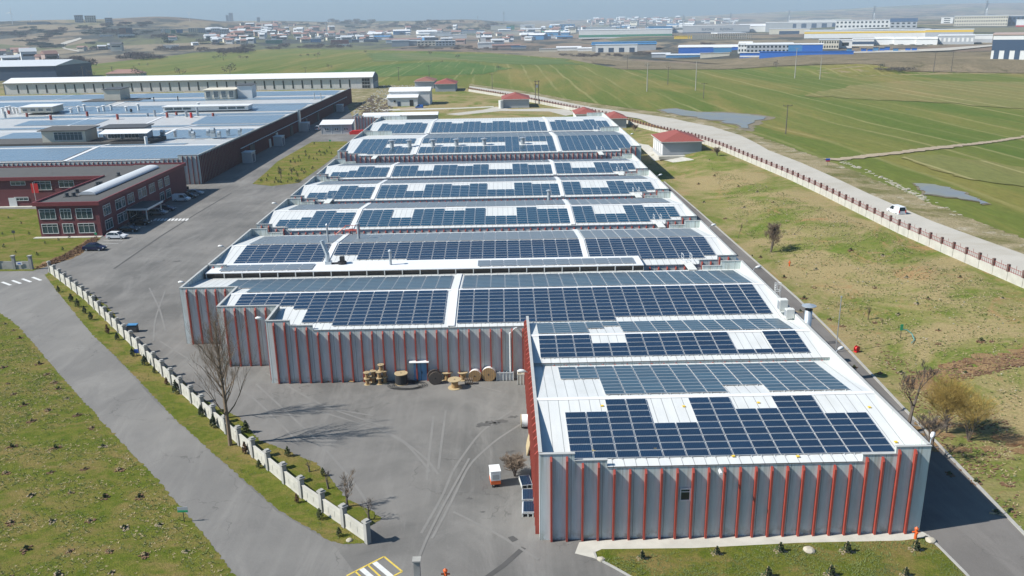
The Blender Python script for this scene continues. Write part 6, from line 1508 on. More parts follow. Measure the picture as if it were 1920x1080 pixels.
for x, y in lawn: plant(PS[rnd.choice([0, 1, 2, 2])], gp(x, y), 'tiny seedling in a mound of soil on the left lawn', 'seedlings on the left lawn', rnd.uniform(0.6, 1.0))
for (x, y, lab) in [(1204, 1048, 'leftmost little pine on the front lawn'), (1344, 1040, 'little pine on the front lawn, left of the boulder one'), (1463, 1035, 'little pine left of the flat boulder'), (1588, 1036, 'staked little pine right of the flat boulder'), (1717, 1032, 'staked little pine below the hydrant'), (1440, 1082, 'little pine at the bottom edge, left'), (1558, 1080, 'little pine at the bottom edge, middle'), (1698, 1080, 'little pine at the bottom edge, right')]:
    plant(PS[3], gp(x, y), lab, 'little pines on the front lawn', rnd.uniform(0.7, 1.0), 0)
bk = [(1426, 483), (1545, 520), (1528, 540), (1508, 560), (1556, 600), (1581, 612), (1601, 690), (1640, 605), (1580, 760) if False else (1530, 505), (1810, 700), (1890, 910), (1868, 963), (1830, 905), (1780, 890), (1760, 645), (1650, 700), (1595, 470), (1490, 440), (1330, 300), (1320, 380), (1360, 410), (1395, 390), (1410, 480), (1600, 560), (1685, 590), (1720, 570), (1760, 620), (1840, 640), (1880, 560), (1800, 520), (1655, 480), (1700, 520), (1640, 540), (1385, 350), (1310, 345), (1340, 330), (1470, 520), (1500, 585), (1540, 640), (1690, 700), (1860, 640), (1740, 560), (1420, 360), (1450, 380)]
for x, y in bk: plant(PS[rnd.choice([0, 1, 2])], gp(x, y), 'small seedling in a soil ring on the grassy bank', 'seedlings on the bank', rnd.uniform(0.6, 1.1))
PB = conifer_proto('bedshrubZ', 1.2, 0.45, 'leaf_dark', 70)
for k in range(58):
    for _ in range(30):
        u, v = rnd.random(), rnd.random(); x = 480+170*u; y = 268+78*v
        lo = 345-(x-473)*0.62 if x < 585 else 268; hi = 346 if x < 560 else 346-(x-560)*0.85
        if y > lo+3 and y < hi-2: break
    plant(PB, gp(x, y), 'small dark shrub among the rows of the planting bed', 'shrubs of the planting bed', rnd.uniform(0.6, 1.0))
for (x, y) in [(8, 465), (30, 475), (55, 440), (85, 458), (110, 452), (118, 470), (130, 447), (104, 431), (16, 410), (40, 420), (5, 440), (150, 440), (70, 480)]: plant(PB, gp(x, y), 'small dark shrub on the courtyard lawn of the office', 'shrubs of the courtyard lawn', rnd.uniform(0.5, 0.8))
# ---- grass tufts, clods and stones lying on the ground
def scatter(name, poly, n, mat, size, label_kind='stuff', hmax=0.2, flat=False, seed=5):
    R_ = random.Random(seed); P = [gp(*p) for p in poly]; xs = [p.x for p in P]; ys = [p.y for p in P]; b = MB(); k = 0; tries = 0
    while k < n and tries < n*8:
        tries += 1; x = R_.uniform(min(xs), max(xs)); y = R_.uniform(min(ys), max(ys)); c = False
        for i in range(len(P)):
            a, e = P[i], P[i-1]
            if (a.y > y) != (e.y > y) and x < (e.x-a.x)*(y-a.y)/(e.y-a.y)+a.x: c = not c
        if not c or R_.random() > 0.5+1.2*nz(x, y, 3.5, 2)+0.2: continue
        k += 1; z = G(x, y)+0.02; s_ = size*R_.uniform(0.5, 1.4); ang = R_.uniform(0, 6.28)
        if flat:
            b.box(x-s_, x+s_*R_.uniform(.4, 1), y-s_*0.6, y+s_*0.7, z-0.03, z+s_*R_.uniform(0.3, 0.8))
        else:
            for j in range(3):
                a2 = ang+j*2.1; dx, dy = cos(a2)*s_, sin(a2)*s_; h = hmax*R_.uniform(0.5, 1.2)
                b.poly([(x-dy*0.35, y+dx*0.35, z), (x+dy*0.35, y-dx*0.35, z), (x+dx, y+dy, z+h)])
    o = b.build(name, mat, kind='stuff'); return o
LP = [(0, 595), (60, 650), (120, 722), (200, 812), (300, 915), (380, 1010), (430, 1085), (-60, 1085), (-60, 600)]
scatter('grass_tufts', LP, 5200, 'grass_blade', 0.13, hmax=0.14, seed=1)
scatter('dry_grass', LP, 2200, 'straw', 0.15, hmax=0.1, seed=2)
scatter('grass_tufts', [(90, 520), (240, 690), (420, 862), (620, 1012), (690, 1015), (420, 800), (220, 612), (100, 516)], 2600, 'grass_blade', 0.12, hmax=0.13, seed=3)
scatter('grass_tufts', [(1125, 1050), (1300, 1032), (1500, 1022), (1735, 1012), (1820, 1090), (1200, 1090)], 2400, 'grass_blade', 0.12, hmax=0.13, seed=4)
BKP = [(1330, 310), (1700, 452), (1915, 560), (1915, 990), (1760, 830), (1600, 640), (1470, 510), (1380, 420)]
scatter('grass_tufts', BKP, 3200, 'grass_blade', 0.2, hmax=0.2, seed=6)
scatter('dry_grass', BKP, 5200, 'straw', 0.2, hmax=0.13, seed=7)
scatter('soil_clods', [(1700, 700), (1800, 676), (1960, 650), (1960, 676), (1800, 716), (1700, 730)], 900, 'soil', 0.14, flat=True, seed=8)
scatter('soil_clods', [(1640, 640), (1900, 800), (1915, 980), (1760, 850)], 700, 'soil', 0.1, flat=True, seed=9)
scatter('stones', [(1560, 300), (1640, 330), (1720, 372), (1800, 412), (1800, 402), (1700, 352), (1580, 300)], 300, 'stone', 0.3, flat=True, seed=10)
scatter('stones', BKP, 260, 'stone', 0.09, flat=True, seed=11)
scatter('dry_grass', [(62, 505), (100, 496), (150, 477), (184, 450), (180, 442), (120, 478)], 900, 'soil', 0.3, hmax=0.3, seed=12)
scatter('rubbish', [(655, 215), (720, 160), (790, 160), (730, 190), (720, 210)], 260, 'white_rough', 0.4, flat=True, seed=13)
scatter('scrap_wood', [(665, 200), (700, 180), (740, 190), (735, 208), (690, 216)], 420, 'wood_old', 0.55, flat=True, seed=14)
# ================================================================== utility poles, masts, pylons, turbines
def upole(px, py, ptop, mat, label, arms=1, r=0.16, aw=1.7):
    p = gp(px, py); h = hgt(px, ptop, p); t = local('utility_pole', p, label, 'utility pole', 'utility poles in the fields')
    b = MB(); b.tube([(0, 0, -0.3), (0, 0, h)], [r*1.3, r*0.8], 6); b.build('pole', mat, t)
    b = MB()
    for k in range(arms):
        z = h-0.3-1.6*k; b.box(-aw, aw, -0.08, 0.08, z-0.09, z+0.09)
        for x in (-aw+0.15, 0, aw-0.15): b.cyl((x, 0, z+0.09), 0.09, 0.4, 6)
    b.build('crossarm', mat, t)
for px, py, pt, m, a, r, lab in [(1213, 172, 118, 'pole_conc', 2, 0.28, 'tallest concrete pole with two crossarms, in mid field'), (1252, 159, 125, 'pole_wood', 2, 0.2, 'dark two armed pole right of the tallest concrete one'), (1304, 170, 115, 'pole_conc', 1, 0.24, 'tall pale pole in mid field'), (1319, 185, 156, 'pole_wood', 1, 0.16, 'short dark pole near the yellow field lines'),
        (1473, 252, 197, 'pole_wood', 1, 0.16, 'nearest wooden pole, standing right of the big puddle'), (1490, 147, 90, 'pole_conc', 1, 0.26, 'tall pale pole before the blue hall'), (1537, 149, 106, 'pole_conc', 1, 0.24, 'pale pole right of the blue hall one'), (1750, 136, 98, 'pole_wood', 1, 0.2, 'thin pole on the far scarp, left'), (1783, 136, 97, 'pole_wood', 1, 0.2, 'thin pole on the far scarp, right'),
        (923, 168, 138, 'pole_wood', 1, 0.18, 'dark pole by the bend of the dirt road'), (805, 147, 123, 'pole_wood', 1, 0.18, 'dark pole behind the pair of far red roofs'), (748, 152, 126, 'pole_wood', 1, 0.18, 'dark pole at the right end of the long pale hall'), (573, 139, 126, 'pole_wood', 1, 0.18, 'small pole behind the long pale hall'),
        (157, 148, 124, 'pole_wood', 2, 0.3, 'dark pole behind the long hall, left one'), (212, 146, 125, 'pole_wood', 2, 0.3, 'dark pole behind the long hall by the orange roof'), (10, 178, 150, 'pole_wood', 0, 0.14, 'thin leaning pole at the far left edge'), (1176, 130, 103, 'pole_wood', 1, 0.18, 'thin pole before the blue roofed grey hall')]:
    upole(px, py, pt, m, lab, a, r)
p = gp(1007, 195); t = local('transformer_pole', p, 'twin pole transformer mast beside a red roofed service house', 'utility pole'); h = hgt(1007, 151, p)
for s_ in (-1, 1):
    b = MB(); b.tube([(s_*0.9, 0, -0.2), (s_*0.9, 0, h)], 0.2, 6); b.build('pole', 'pole_wood', t)
b = MB(); b.box(-1.6, 1.6, -0.1, 0.1, h-0.5, h-0.2); b.box(-1.3, 1.3, -0.2, 0.2, h-2.4, h-2.1)
for z in (2.5, 5, 7.5): b.box(-0.9, 0.9, -0.06, 0.06, z, z+0.12)
b.build('crossarm', 'pole_wood', t); b = MB(); b.box(-0.5, 0.5, -0.4, 0.4, h-3.8, h-2.4); b.build('transformer', 'steel', t)
def pylon(px, py, ptop, label, wf=0.14):
    p = gp(px, py); h = hgt(px, ptop, p); t = local('pylon', p, label, 'pylon', 'lattice pylons on the horizon'); b = MB(); w0 = h*wf; r = h*0.011+0.15
    L = 7
    for i in range(L):
        z0, z1 = h*i/L, h*(i+1)/L; a0 = w0/2*(1-i/L)**1.2+h*0.012; a1 = w0/2*(1-(i+1)/L)**1.2+h*0.012
        for sx, sy in ((-1, -1), (1, -1), (1, 1), (-1, 1)):
            b.tube([(sx*a0, sy*a0, z0), (sx*a1, sy*a1, z1)], r, 3); 
        b.tube([(-a0, -a0, z0), (a1, -a1, z1)], r*0.7, 3); b.tube([(a0, a0, z0), (-a1, a1, z1)], r*0.7, 3)
    b.build('lattice', 'steel', t); b = MB()
    for z, k in ((0.97, 0.10), (0.86, 0.13), (0.75, 0.10)): b.tube([(-h*k, 0, h*z), (h*k, 0, h*z)], r, 4)
    b.build('crossarm', 'steel', t)
for px, py, pt, lab in [(1478, 45, 19, 'pylon on the horizon above the striped roof hall'), (1637, 42, 11, 'pylon behind the dark gabled white hall'), (1847, 36, 1, 'tallest pylon, above the beige far hall'), (1369, 48, 24, 'pylon above the long white halls'), (1281, 52, 28, 'thin pylon left of the long white halls'), (1212, 60, 33, 'red topped mast near the green striped factory'),
        (1108, 52, 36, 'thin pylon above the blue tower block'), (1157, 52, 36, 'thin pylon beside the dark flat far hall'), (1070, 48, 37, 'small pylon above the blue tower block'), (613, 66, 40, 'lattice mast over the middle of the town'), (945, 44, 22, 'thin radio mast on the centre ridge'), (896, 42, 30, 'smaller radio mast left on the centre ridge')]:
    pylon(px, py, pt, lab, 0.05 if 'mast' in lab else 0.14)
def turbine(px, py, phub, label, bl, seed):
    p = gp(px, py); h = hgt(px, phub, p); t = local('wind_turbine', p, label, 'wind turbine', 'wind turbines on the left skyline'); s_ = h
    b = MB(); b.tube([(0, 0, -2), (0, 0, h)], [s_*0.022, s_*0.014], 8); b.build('tower', 'white_paint', t); b = MB(); b.box(-s_*0.02, s_*0.02, -s_*0.05, s_*0.03, h-s_*0.015, h+s_*0.02); b.build('nacelle', 'white_paint', t)
    for k in range(3):
        a = seed+k*2.094; e = Vector((cos(a), 0, sin(a)))*h*bl; b = MB(); b.tube([(0, -s_*0.05, h), tuple(e*0.3+Vector((0, -s_*0.05, h))), tuple(e+Vector((0, -s_*0.05, h)))], [s_*0.008, s_*0.02, s_*0.004], 4); b.build('blade', 'white_paint', t)
turbine(24, 46, 23, 'wind turbine at the far left of the skyline', 0.45, 1.3); turbine(60, 42, 29, 'lower wind turbine second from the left', 0.5, 0.2); turbine(206, 38, 23, 'wind turbine behind the square tower block', 0.45, 0.6); turbine(356, 41, 25, 'wind turbine with two visible blades on the left ridge', 0.42, 2.6)
# ================================================================== distant buildings
def fb(px0, px1, pb, pt, depth, wall, roof, label, kind='flat', rows=0, cols=0, band=None, rz=None, cat='building', gable_h=0.25, group=None, name='far_building', doors=0, glass='glass'):
    a = gp(px0, pb); c = gp(px1, pb); y = (a.y+c.y)/2; m_ = gp((px0+px1)/2, pb)
    w_ = (c-a).to_2d().length*0.98 if rz is None else (c.x-a.x); w_ = min(w_, (px1-px0)/FPX*(m_.y*1.02+2)*1.15); h = hgt((px0+px1)/2, pt, m_); t = local(name, m_, label, cat, group, rz if rz is not None else -atan2(m_.x, m_.y))
    hw = h*(1-gable_h) if kind == 'gable' else h
    b = MB(); b.box(-w_/2, w_/2, 0, depth, -3, hw); b.build('wall', wall, t)
    e = w_*0.01+0.3
    if kind == 'gable': b = MB(); b.prism([(-0.5, hw), (depth/2, h), (depth+0.5, hw)], -w_/2-e, w_/2+e, 0, 0); b.build('roof', roof, t)
    elif kind == 'gabley': b = MB(); b.prism([(-w_/2-e, hw*0.8), (0, h), (w_/2+e, hw*0.8)], -0.5, depth+0.5, 0, 1); b.build('roof', roof, t)
    else: b = MB(); b.box(-w_/2-e, w_/2+e, -0.4, depth+0.4, h, h+max(0.5, h*0.06)); b.build('roof', roof, t)
    if band: b = MB(); b.box(-w_/2-0.1, w_/2+0.1, -0.15, -0.02, h*band[1], h*band[2]); b.build('band', band[0], t)
    if rows:
        for r in range(rows):
            for q in range(cols):
                x = -w_/2+w_*(q+0.5)/cols; z0 = hw*(r+0.3)/rows; ww = w_/cols*0.26
                b = MB(); b.box(x-ww, x+ww, -0.12, 0.05, z0, z0+hw/rows*0.45); b.build('window', glass, t)
    for q in range(doors):
        x = -w_/2+w_*(q+0.5)/doors; b = MB(); b.box(x-w_/doors*0.25, x+w_/doors*0.25, -0.12, 0.05, 0, hw*0.6); b.build('gate', 'wall_navy', t)
    return t
F = fb
F(1116, 1223, 96, 79, 70, 'wall_grey', 'roof_blue', 'large grey hall with bright blue roof edge and lean-to', 'gable', 0, 0, ('roof_blue', 0.86, 1.0))
F(1118, 1193, 98, 84, 20, 'wall_white', 'roof_pale', 'pale lean-to in front of the blue roofed grey hall', 'flat', 0, 0, None, doors=4)
F(1045, 1088, 95, 87, 30, 'wall_white', 'roof_white', 'low white roofed shed left of the blue roofed hall', 'gable'); F(1012, 1044, 97, 92, 8, 'wall_cream', 'roof_pale', 'long low pale wall at the left of the white shed'); F(1084, 1112, 96, 89, 18, 'wall_white', 'roof_white', 'small white shed touching the blue roofed hall', 'gable')
F(1101, 1243, 69, 56, 120, 'wall_white', 'roof_white', 'long white factory with green lower band', 'flat', 0, 0, ('wall_green', 0.0, 0.34)); F(1052, 1075, 56, 46, 40, 'blue_mid', 'roof_blue', 'square blue topped tower block', 'flat', 2, 4)
F(1146, 1174, 52, 46, 60, 'wall_navy', 'roof_dark', 'dark flat hall behind the green banded factory'); F(1020, 1052, 66, 58, 60, 'wall_cream', 'wall_green', 'pale green arched shed left of the green banded factory', 'gable'); F(1070, 1146, 56, 51, 50, 'wall_grey', 'roof_pale', 'long flat grey hall beside the blue tower block')
F(1256, 1292, 61, 51, 50, 'wall_white', 'roof_white', 'white block with dark window strip left of the writing hall', 'flat', 0, 0, ('glass_sky', 0.55, 0.8)); F(1220, 1256, 62, 50, 50, 'blue_mid', 'roof_blue', 'low blue building left of the white block')
tH = F(1292, 1392, 62, 48, 90, 'wall_grey', 'roof_white', 'long pale blue hall with small dark writing on its front', 'flat', 0, 0, ('wall_navy', 0.0, 0.14), doors=0)
F(1392, 1440, 60, 45, 120, 'wall_white', 'roof_white', 'white gabled hall right of the writing hall', 'gable'); F(1440, 1480, 60, 43, 120, 'wall_grey', 'roof_white', 'grey end hall beside the white gabled one')
F(1300, 1392, 74, 73.4, 3, 'pole_conc', 'pole_conc', 'low concrete slab in front of the frame skeleton')
p0 = gp(1300, 74); p1 = gp(1408, 73); t = local('frame_skeleton', p0, 'open skeleton of concrete columns under construction', 'construction site'); b = MB(); hh = hgt(1350, 63, gp(1350, 73)); n = 26
for k in range(n+1):
    for dy in (0, 45):
        q = (p1-p0)*(k/n); b.box(q.x-0.6, q.x+0.6, q.y+dy-0.6, q.y+dy+0.6, q.z-1, q.z+hh)
b.build('columns', 'concrete', t, kind='stuff'); b = MB()
q = (p1-p0); b.box(q.x*0.45, q.x, -2, 48, hh+q.z, hh+q.z+1.5); b.build('roof_slab', 'roof_white', t)
F(1266, 1296, 73, 68, 25, 'yellow', 'yellow', 'stack of bright yellow formwork beside the frame skeleton'); 
F(1284, 1386, 98, 85, 60, 'blue_sheet', 'roof_white', 'blue fronted hall with white roof and pale bays', 'gable'); 
for k, (x0, x1, m_) in enumerate([(1310, 1329, 'blue_mid'), (1341, 1368, 'blue_mid')]): F(x0, x1, 98.6, 89, 3, m_, 'roof_white', ('left pale blue bay of the blue fronted hall', 'right pale blue bay of the blue fronted hall')[k])
F(1386, 1408, 99, 81, 80, 'wall_white', 'roof_white', 'white gable ended hall next to the blue fronted one', 'gabley', 2, 5); F(1408, 1478, 99, 84, 70, 'wall_grey', 'roof_white', 'long grey windowed hall behind the blue wall', 'flat', 2, 12)
F(1222, 1256, 108, 99, 16, 'wall_grey', 'roof_pale', 'low grey barn in front of the scrub', 'gable'); F(1256, 1318, 108, 101, 20, 'wall_white', 'roof_pale', 'low pale roofed sheds with a blue end', 'gable', 0, 0, ('blue_mid', 0, 0.5))
F(1318, 1362, 107, 100, 3, 'wall_cream', 'wall_cream', 'plain cream yard wall by the scrub'); F(1393, 1441, 107, 99, 3, 'blue_sheet', 'wall_white', 'blue and white yard wall, left stretch', 'flat', 0, 0, ('wall_white', 0, 0.35)); F(1441, 1580, 104, 97, 3, 'blue_sheet', 'blue_sheet', 'deep blue yard wall, right stretch')
F(1478, 1503, 98, 83.5, 30, 'blue_mid', 'roof_white', 'bright light blue end of the blue box hall', 'flat'); F(1503, 1542, 99, 83.5, 34, 'blue_sheet', 'roof_white', 'deep blue box hall above the yard wall', 'flat')
F(1580, 1674, 53, 38, 70, 'wall_white', 'roof_pale', 'white two storey hall with rows of small windows', 'flat', 2, 16); F(1674, 1712, 53, 34, 70, 'wall_grey', 'wall_navy', 'dark gabled end of the white two storey hall', 'gable', 2, 5, None, gable_h=0.35)
F(1491, 1580, 52, 38, 80, 'wall_grey', 'roof_white', 'hall with white scalloped roof strip', 'flat', 0, 0, ('wall_white', 0.72, 1.0), doors=6); F(1450, 1509, 64, 54, 60, 'wall_cream', 'roof_pale', 'cream hall with one dark door left of the yellow band', 'flat', 0, 0, None, doors=1)
F(1511, 1735, 71, 57, 90, 'wall_white', 'roof_pale', 'very long white hall with yellow band under its roof', 'flat', 0, 0, ('yellow', 0.62, 0.86)); F(1735, 1822, 70, 56, 60, 'wall_grey', 'roof_pale', 'hall with ochre band right of the yellow banded one', 'flat', 0, 0, ('yellow', 0.7, 1.0))
F(1534, 1572, 92, 75, 34, 'wall_cream', 'roof_pale', 'cream block with tall narrow windows', 'flat', 2, 8); F(1572, 1597, 90, 76, 34, 'wall_white', 'roof_white', 'white block with one dark square opening', 'flat', 1, 1); F(1597, 1638, 86, 74, 44, 'wall_white', 'roof_white', 'open fronted white shed with dark bays', 'flat', 0, 0, ('wall_navy', 0.25, 0.68))
for k, (x0, x1) in enumerate([(1638, 1676), (1676, 1718), (1718, 1757)]): F(x0, x1, 84, 71, 60, 'tent', 'tent', ('left', 'middle', 'right')[k]+' white tent hall of the row of three', 'gabley', cat='tent hall')
F(1757, 1826, 83, 67, 60, 'wall_grey', 'roof_white', 'grey panelled side hall right of the tents', 'flat', 1, 8, None, glass='wall_white'); F(1826, 1860, 80, 66, 30, 'wall_white', 'roof_white', 'white roofed open loading shed left of the navy building', 'flat', 0, 0, ('wall_grey', 0, 0.5))
F(1856, 1935, 112, 66, 60, 'wall_white', 'wall_pink', 'navy and white industrial building at the right edge', 'flat', 0, 0, ('wall_navy', 0.38, 0.82), doors=4); 
F(1787, 1888, 49, 30, 110, 'wall_cream', 'roof_pale', 'huge beige hall with rows of tiny windows on the right skyline', 'flat', 3, 22); F(1888, 1935, 48, 30, 90, 'wall_navy', 'roof_pale', 'blue grey side wing of the huge beige hall', 'flat', 2, 6); F(1904, 1935, 50, 37, 30, 'wall_white', 'roof_white', 'white building with pink base at the right edge', 'flat', 0, 0, ('lamp_red', 0, 0.2)); F(1764, 1786, 44, 33, 60, 'wall_white', 'roof_white', 'white slatted parking deck left of the beige hall', 'flat', 3, 1, None)
for i, (x, y) in enumerate([(1592, 97), (1619, 97), (1631, 98), (1642, 95), (1654, 96), (1663, 94), (1679, 97), (1702, 96), (1714, 96)]): F(x-5, x+5, y, y-5.5, 7, 'blue_mid' if i % 3 == 0 else 'blue_sheet', 'wall_navy', '%s blue container from the left in the far row' % ORD[i], group='blue containers in a row', name='container', cat='container')
for i, (x0, x1, yb, yt, dp, wl, rf, k, lab) in enumerate([(730, 785, 80, 72, 40, 'wall_white', 'roof_red', 'gable', 'white hall with reddish roof, leftmost of the mid group'), (738, 764, 87, 76, 40, 'wall_grey', 'roof_white', 'flat', 'plain grey gable hall of the mid group'), (764, 786, 86, 77, 40, 'wall_grey', 'roof_pale', 'flat', 'dark grey side wall hall of the mid group'),
        (786, 820, 86, 77, 14, 'wall_cream', 'roof_white', 'flat', 'cream two storey office with balconies'), (820, 850, 86, 77, 30, 'wall_grey', 'roof_white', 'flat', 'grey hall attached to the cream office'), (800, 820, 76, 71, 20, 'wall_navy', 'roof_dark', 'flat', 'dark blue roof behind the cream office'),
        (845, 908, 63, 57, 40, 'wall_grey', 'roof_blue', 'flat', 'long flat hall with blue grey roof in the middle distance'), (845, 872, 72, 65, 30, 'wall_white', 'roof_white', 'flat', 'white hall below the long blue grey roof'), (821, 844, 68, 61, 30, 'wall_white', 'roof_white', 'flat', 'small white hall left of the long blue grey roof'),
        (898, 925, 90, 79, 18, 'wall_white', 'roof_white', 'gabley', 'white bulky plant with rounded top at the field edge'), (902, 910, 82, 70, 8, 'wall_white', 'roof_white', 'flat', 'white silo tower behind the rounded plant'), (926, 972, 91, 83, 16, 'wall_pink', 'roof_red', 'gable', 'long low shed with faded red roof'), (960, 985, 91, 87, 10, 'wall_grey', 'roof_blue', 'flat', 'low blue grey shed at the end of the red roofed one'),
        (916, 958, 79, 73, 30, 'wall_white', 'roof_white', 'gable', 'long white hall behind the faded red roof'), (923, 947, 57, 48, 30, 'wall_cream', 'roof_pale', 'flat', 'pale stepped building on the middle rise'), (947, 963, 55, 48, 30, 'wall_green', 'roof_dark', 'flat', 'dark teal building beside the pale stepped one'), (978, 1000, 56, 46, 30, 'wall_white', 'roof_white', 'gabley', 'white domed hall near the centre'), (926, 975, 65, 59, 40, 'wall_cream', 'roof_pale', 'flat', 'row of pale low halls near the centre'), (958, 1012, 64, 60, 30, 'wall_grey', 'roof_blue', 'flat', 'grey blue low hall near the centre'), (1020, 1060, 72, 67, 10, 'wall_white', 'roof_white', 'flat', 'tiny white shed on the brown field'),
        (0, 11, 106, 92, 30, 'wall_grey', 'roof_red', 'gable', 'pale apartment house with red roof at the left edge'), (26, 52, 103, 89, 30, 'wall_white', 'roof_red', 'gable', 'white windowed school with red roof on the left'), (16, 52, 110, 102, 30, 'wall_grey', 'roof_white', 'flat', 'low hall with bright roof below the white school'), (52, 60, 104, 90, 20, 'wall_pink', 'roof_red', 'gable', 'pink house attached to the white school'),
        (141, 157, 42, 29, 30, 'wall_grey', 'wall_pink', 'flat', 'left square tower block on the skyline'), (160, 181, 42, 30, 30, 'wall_cream', 'wall_pink', 'flat', 'middle wide tower block on the skyline'), (198, 212, 46, 34, 30, 'wall_grey', 'roof_red', 'flat', 'right tower block on the skyline, before a turbine'), (51, 94, 46, 42, 40, 'wall_grey', 'roof_dark', 'flat', 'long low grey building on the left skyline'),
        (225, 238, 66, 53, 30, 'wall_brick', 'roof_dark', 'flat', 'brick red windowless tower building'), (238, 249, 66, 53, 30, 'wall_navy', 'roof_dark', 'flat', 'dark half of the brick red tower building'), (223, 252, 70, 65, 12, 'wall_white', 'roof_white', 'flat', 'low white base building below the brick tower'), (188, 210, 68, 66, 10, 'wall_white', 'roof_white', 'flat', 'thin white roof left of the brick tower'),
        (302, 307, 61, 54, 12, 'wall_white', 'roof_white', 'flat', 'narrow white apartment block on the hillside'), (309, 320, 62, 55, 12, 'wall_white', 'roof_white', 'flat', 'white apartment block second on the hillside'), (321, 330, 63, 56, 12, 'wall_green', 'roof_white', 'flat', 'green striped apartment block on the hillside'), (331, 343, 62, 55, 12, 'blue_mid', 'roof_white', 'flat', 'light blue apartment block on the hillside'),
        (355, 372, 61, 53, 12, 'wall_cream', 'roof_white', 'flat', 'cream apartment slab on the hillside'), (374, 388, 62, 53, 12, 'wall_grey', 'roof_pale', 'flat', 'grey blue apartment block beside the cream slab'), (398, 413, 70, 54, 12, 'wall_white', 'roof_white', 'flat', 'white lattice fronted apartment block, left half'), (415, 428, 69, 55, 12, 'wall_white', 'roof_white', 'flat', 'white lattice fronted apartment block, right half'),
        (308, 335, 91, 85, 14, 'wall_white', 'roof_white', 'flat', 'white low hall at the foot of the hill'), (425, 429, 40, 29, 10, 'wall_grey', 'roof_pale', 'flat', 'slim left tower of the skyline cluster'), (431, 437, 40, 25, 10, 'wall_grey', 'roof_pale', 'flat', 'tallest tower of the skyline cluster'), (482, 488, 42, 33, 10, 'wall_grey', 'roof_pale', 'flat', 'lone small tower right of the skyline cluster'),
        (624, 651, 82, 75, 14, 'red_paint', 'wall_pink', 'flat', 'long dark red building at the foot of the town'), (630, 656, 86, 83, 8, 'wall_white', 'roof_white', 'flat', 'low white sheds before the dark red building'), (620, 645, 75, 67, 14, 'wall_navy', 'roof_white', 'flat', 'dark sign fronted building above the red one'), (500, 528, 82, 75, 14, 'wall_green', 'roof_white', 'flat', 'teal and white hall at the left of the town foot'), (580, 600, 79, 73, 14, 'blue_mid', 'roof_white', 'flat', 'blue fronted hall at the town foot'), (656, 706, 79, 74, 20, 'wall_navy', 'roof_blue', 'flat', 'long dark blue shed at the right of the town foot')]):
    F(x0, x1, yb, yt, dp, wl, rf, lab, k, *((4, 5) if 'lattice' in lab or 'school' in lab or 'tower block' in lab or 'apartment' in lab else (2, 6) if 'office' in lab else (0, 0)))
# the little writing on the long pale blue hall
def lettering(parent, txt, x, z, size, mat, y=-0.3):
    cu = bpy.data.curves.new('t', 'FONT'); cu.body = txt; cu.size = size; cu.extrude = 0.05
    o = bpy.data.objects.new('t', cu); COL.objects.link(o); bpy.context.view_layer.update()
    me = bpy.data.meshes.new_from_object(o.evaluated_get(bpy.context.evaluated_depsgraph_get())); bpy.data.objects.remove(o); bpy.data.curves.remove(cu)
    me.materials.append(MAT[mat]); q = bpy.data.objects.new('lettering', me); COL.objects.link(q); q.parent = parent; q.location = (x, y, z); q.rotation_euler = (pi/2, 0, 0)
wH = (gp(1392, 62).x-gp(1292, 62).x)
lettering(tH, 'ELKON-2', -wH/2+wH*0.15, 7, 8.0, 'wall_navy'); lettering(tH, 'ELKON-2', -wH/2+wH*0.6, 7, 8.0, 'wall_navy')
# small houses of the hillside town and the horizon town
hp = []
for wl, rf, nm in [('wall_white', 'roof_red', 'white'), ('wall_cream', 'roof_red', 'cream'), ('wall_pink', 'roof_red', 'pink'), ('wall_grey', 'roof_pale', 'grey'), ('wall_white', 'roof_pale', 'flat roofed white'), ('wall_cream', 'roof_dark', 'dark roofed cream'), ('wall_pink', 'roof_pale', 'pale roofed pink')]:
    t = local('house', (0, 0, -80), nm, 'house'); b = MB(); b.box(-7, 7, 0, 11, -3, 7.5); b.build('wall', wl, t); b = MB(); b.prism([(-0.8, 7.5), (5.5, 10), (11.8, 7.5)], -7.6, 7.6, 0, 0); b.build('roof', rf, t)
    b = MB(); b.box(-5.4, 5.4, -0.1, 0.05, 4.4, 5.8); b.build('window_strip', 'glass', t); hp.append((t, nm))
sp_ = []
for wl, rf, nm in [('wall_white', 'roof_white', 'white'), ('wall_grey', 'roof_white', 'grey'), ('wall_cream', 'roof_pale', 'cream'), ('blue_mid', 'roof_white', 'blue'), ('wall_grey', 'roof_blue', 'blue roofed')]:
    t = local('factory_shed', (0, 0, -80), nm, 'factory building'); b = MB(); b.box(-20, 20, 0, 26, -3, 7); b.build('wall', wl, t); b = MB(); b.prism([(-1, 7), (13, 9.5), (27, 7)], -20.6, 20.6, 0, 0); b.build('roof', rf, t)
    b = MB(); b.box(-6, 6, -0.1, 0.05, 0.2, 4.2); b.build('gate', 'wall_navy', t); sp_.append((t, nm))
def town(n, region, label, group, smin, smax, seed, protos_=None):
    R_ = random.Random(seed)
    for _ in range(n):
        x0, x1, y0, y1 = R_.choice(region); x = R_.uniform(x0, x1); y = R_.uniform(y0, y1); pr, nm = R_.choice(protos_ or hp)
        X0 = min(r[0] for r in region); X1 = max(r[1] for r in region); Y0_ = min(r[2] for r in region); Y1_ = max(r[3] for r in region)
        k = int(min(4, 5*(x-X0)/(X1-X0))); pos = ('far left', 'left', 'middle', 'right', 'far right')[k]+(', upper edge' if y < Y0_+(Y1_-Y0_)*0.4 else ', lower edge' if y > Y0_+(Y1_-Y0_)*0.7 else '')
        p = gp(x, y); s_ = R_.uniform(smin, smax)
        t = plant(pr, p, label % (nm, pos), group, 1.0, -atan2(p.x, p.y)+R_.uniform(-0.5, 0.5)); t.scale = (s_*R_.uniform(0.8, 1.6), s_, s_*R_.uniform(0.8, 1.6))
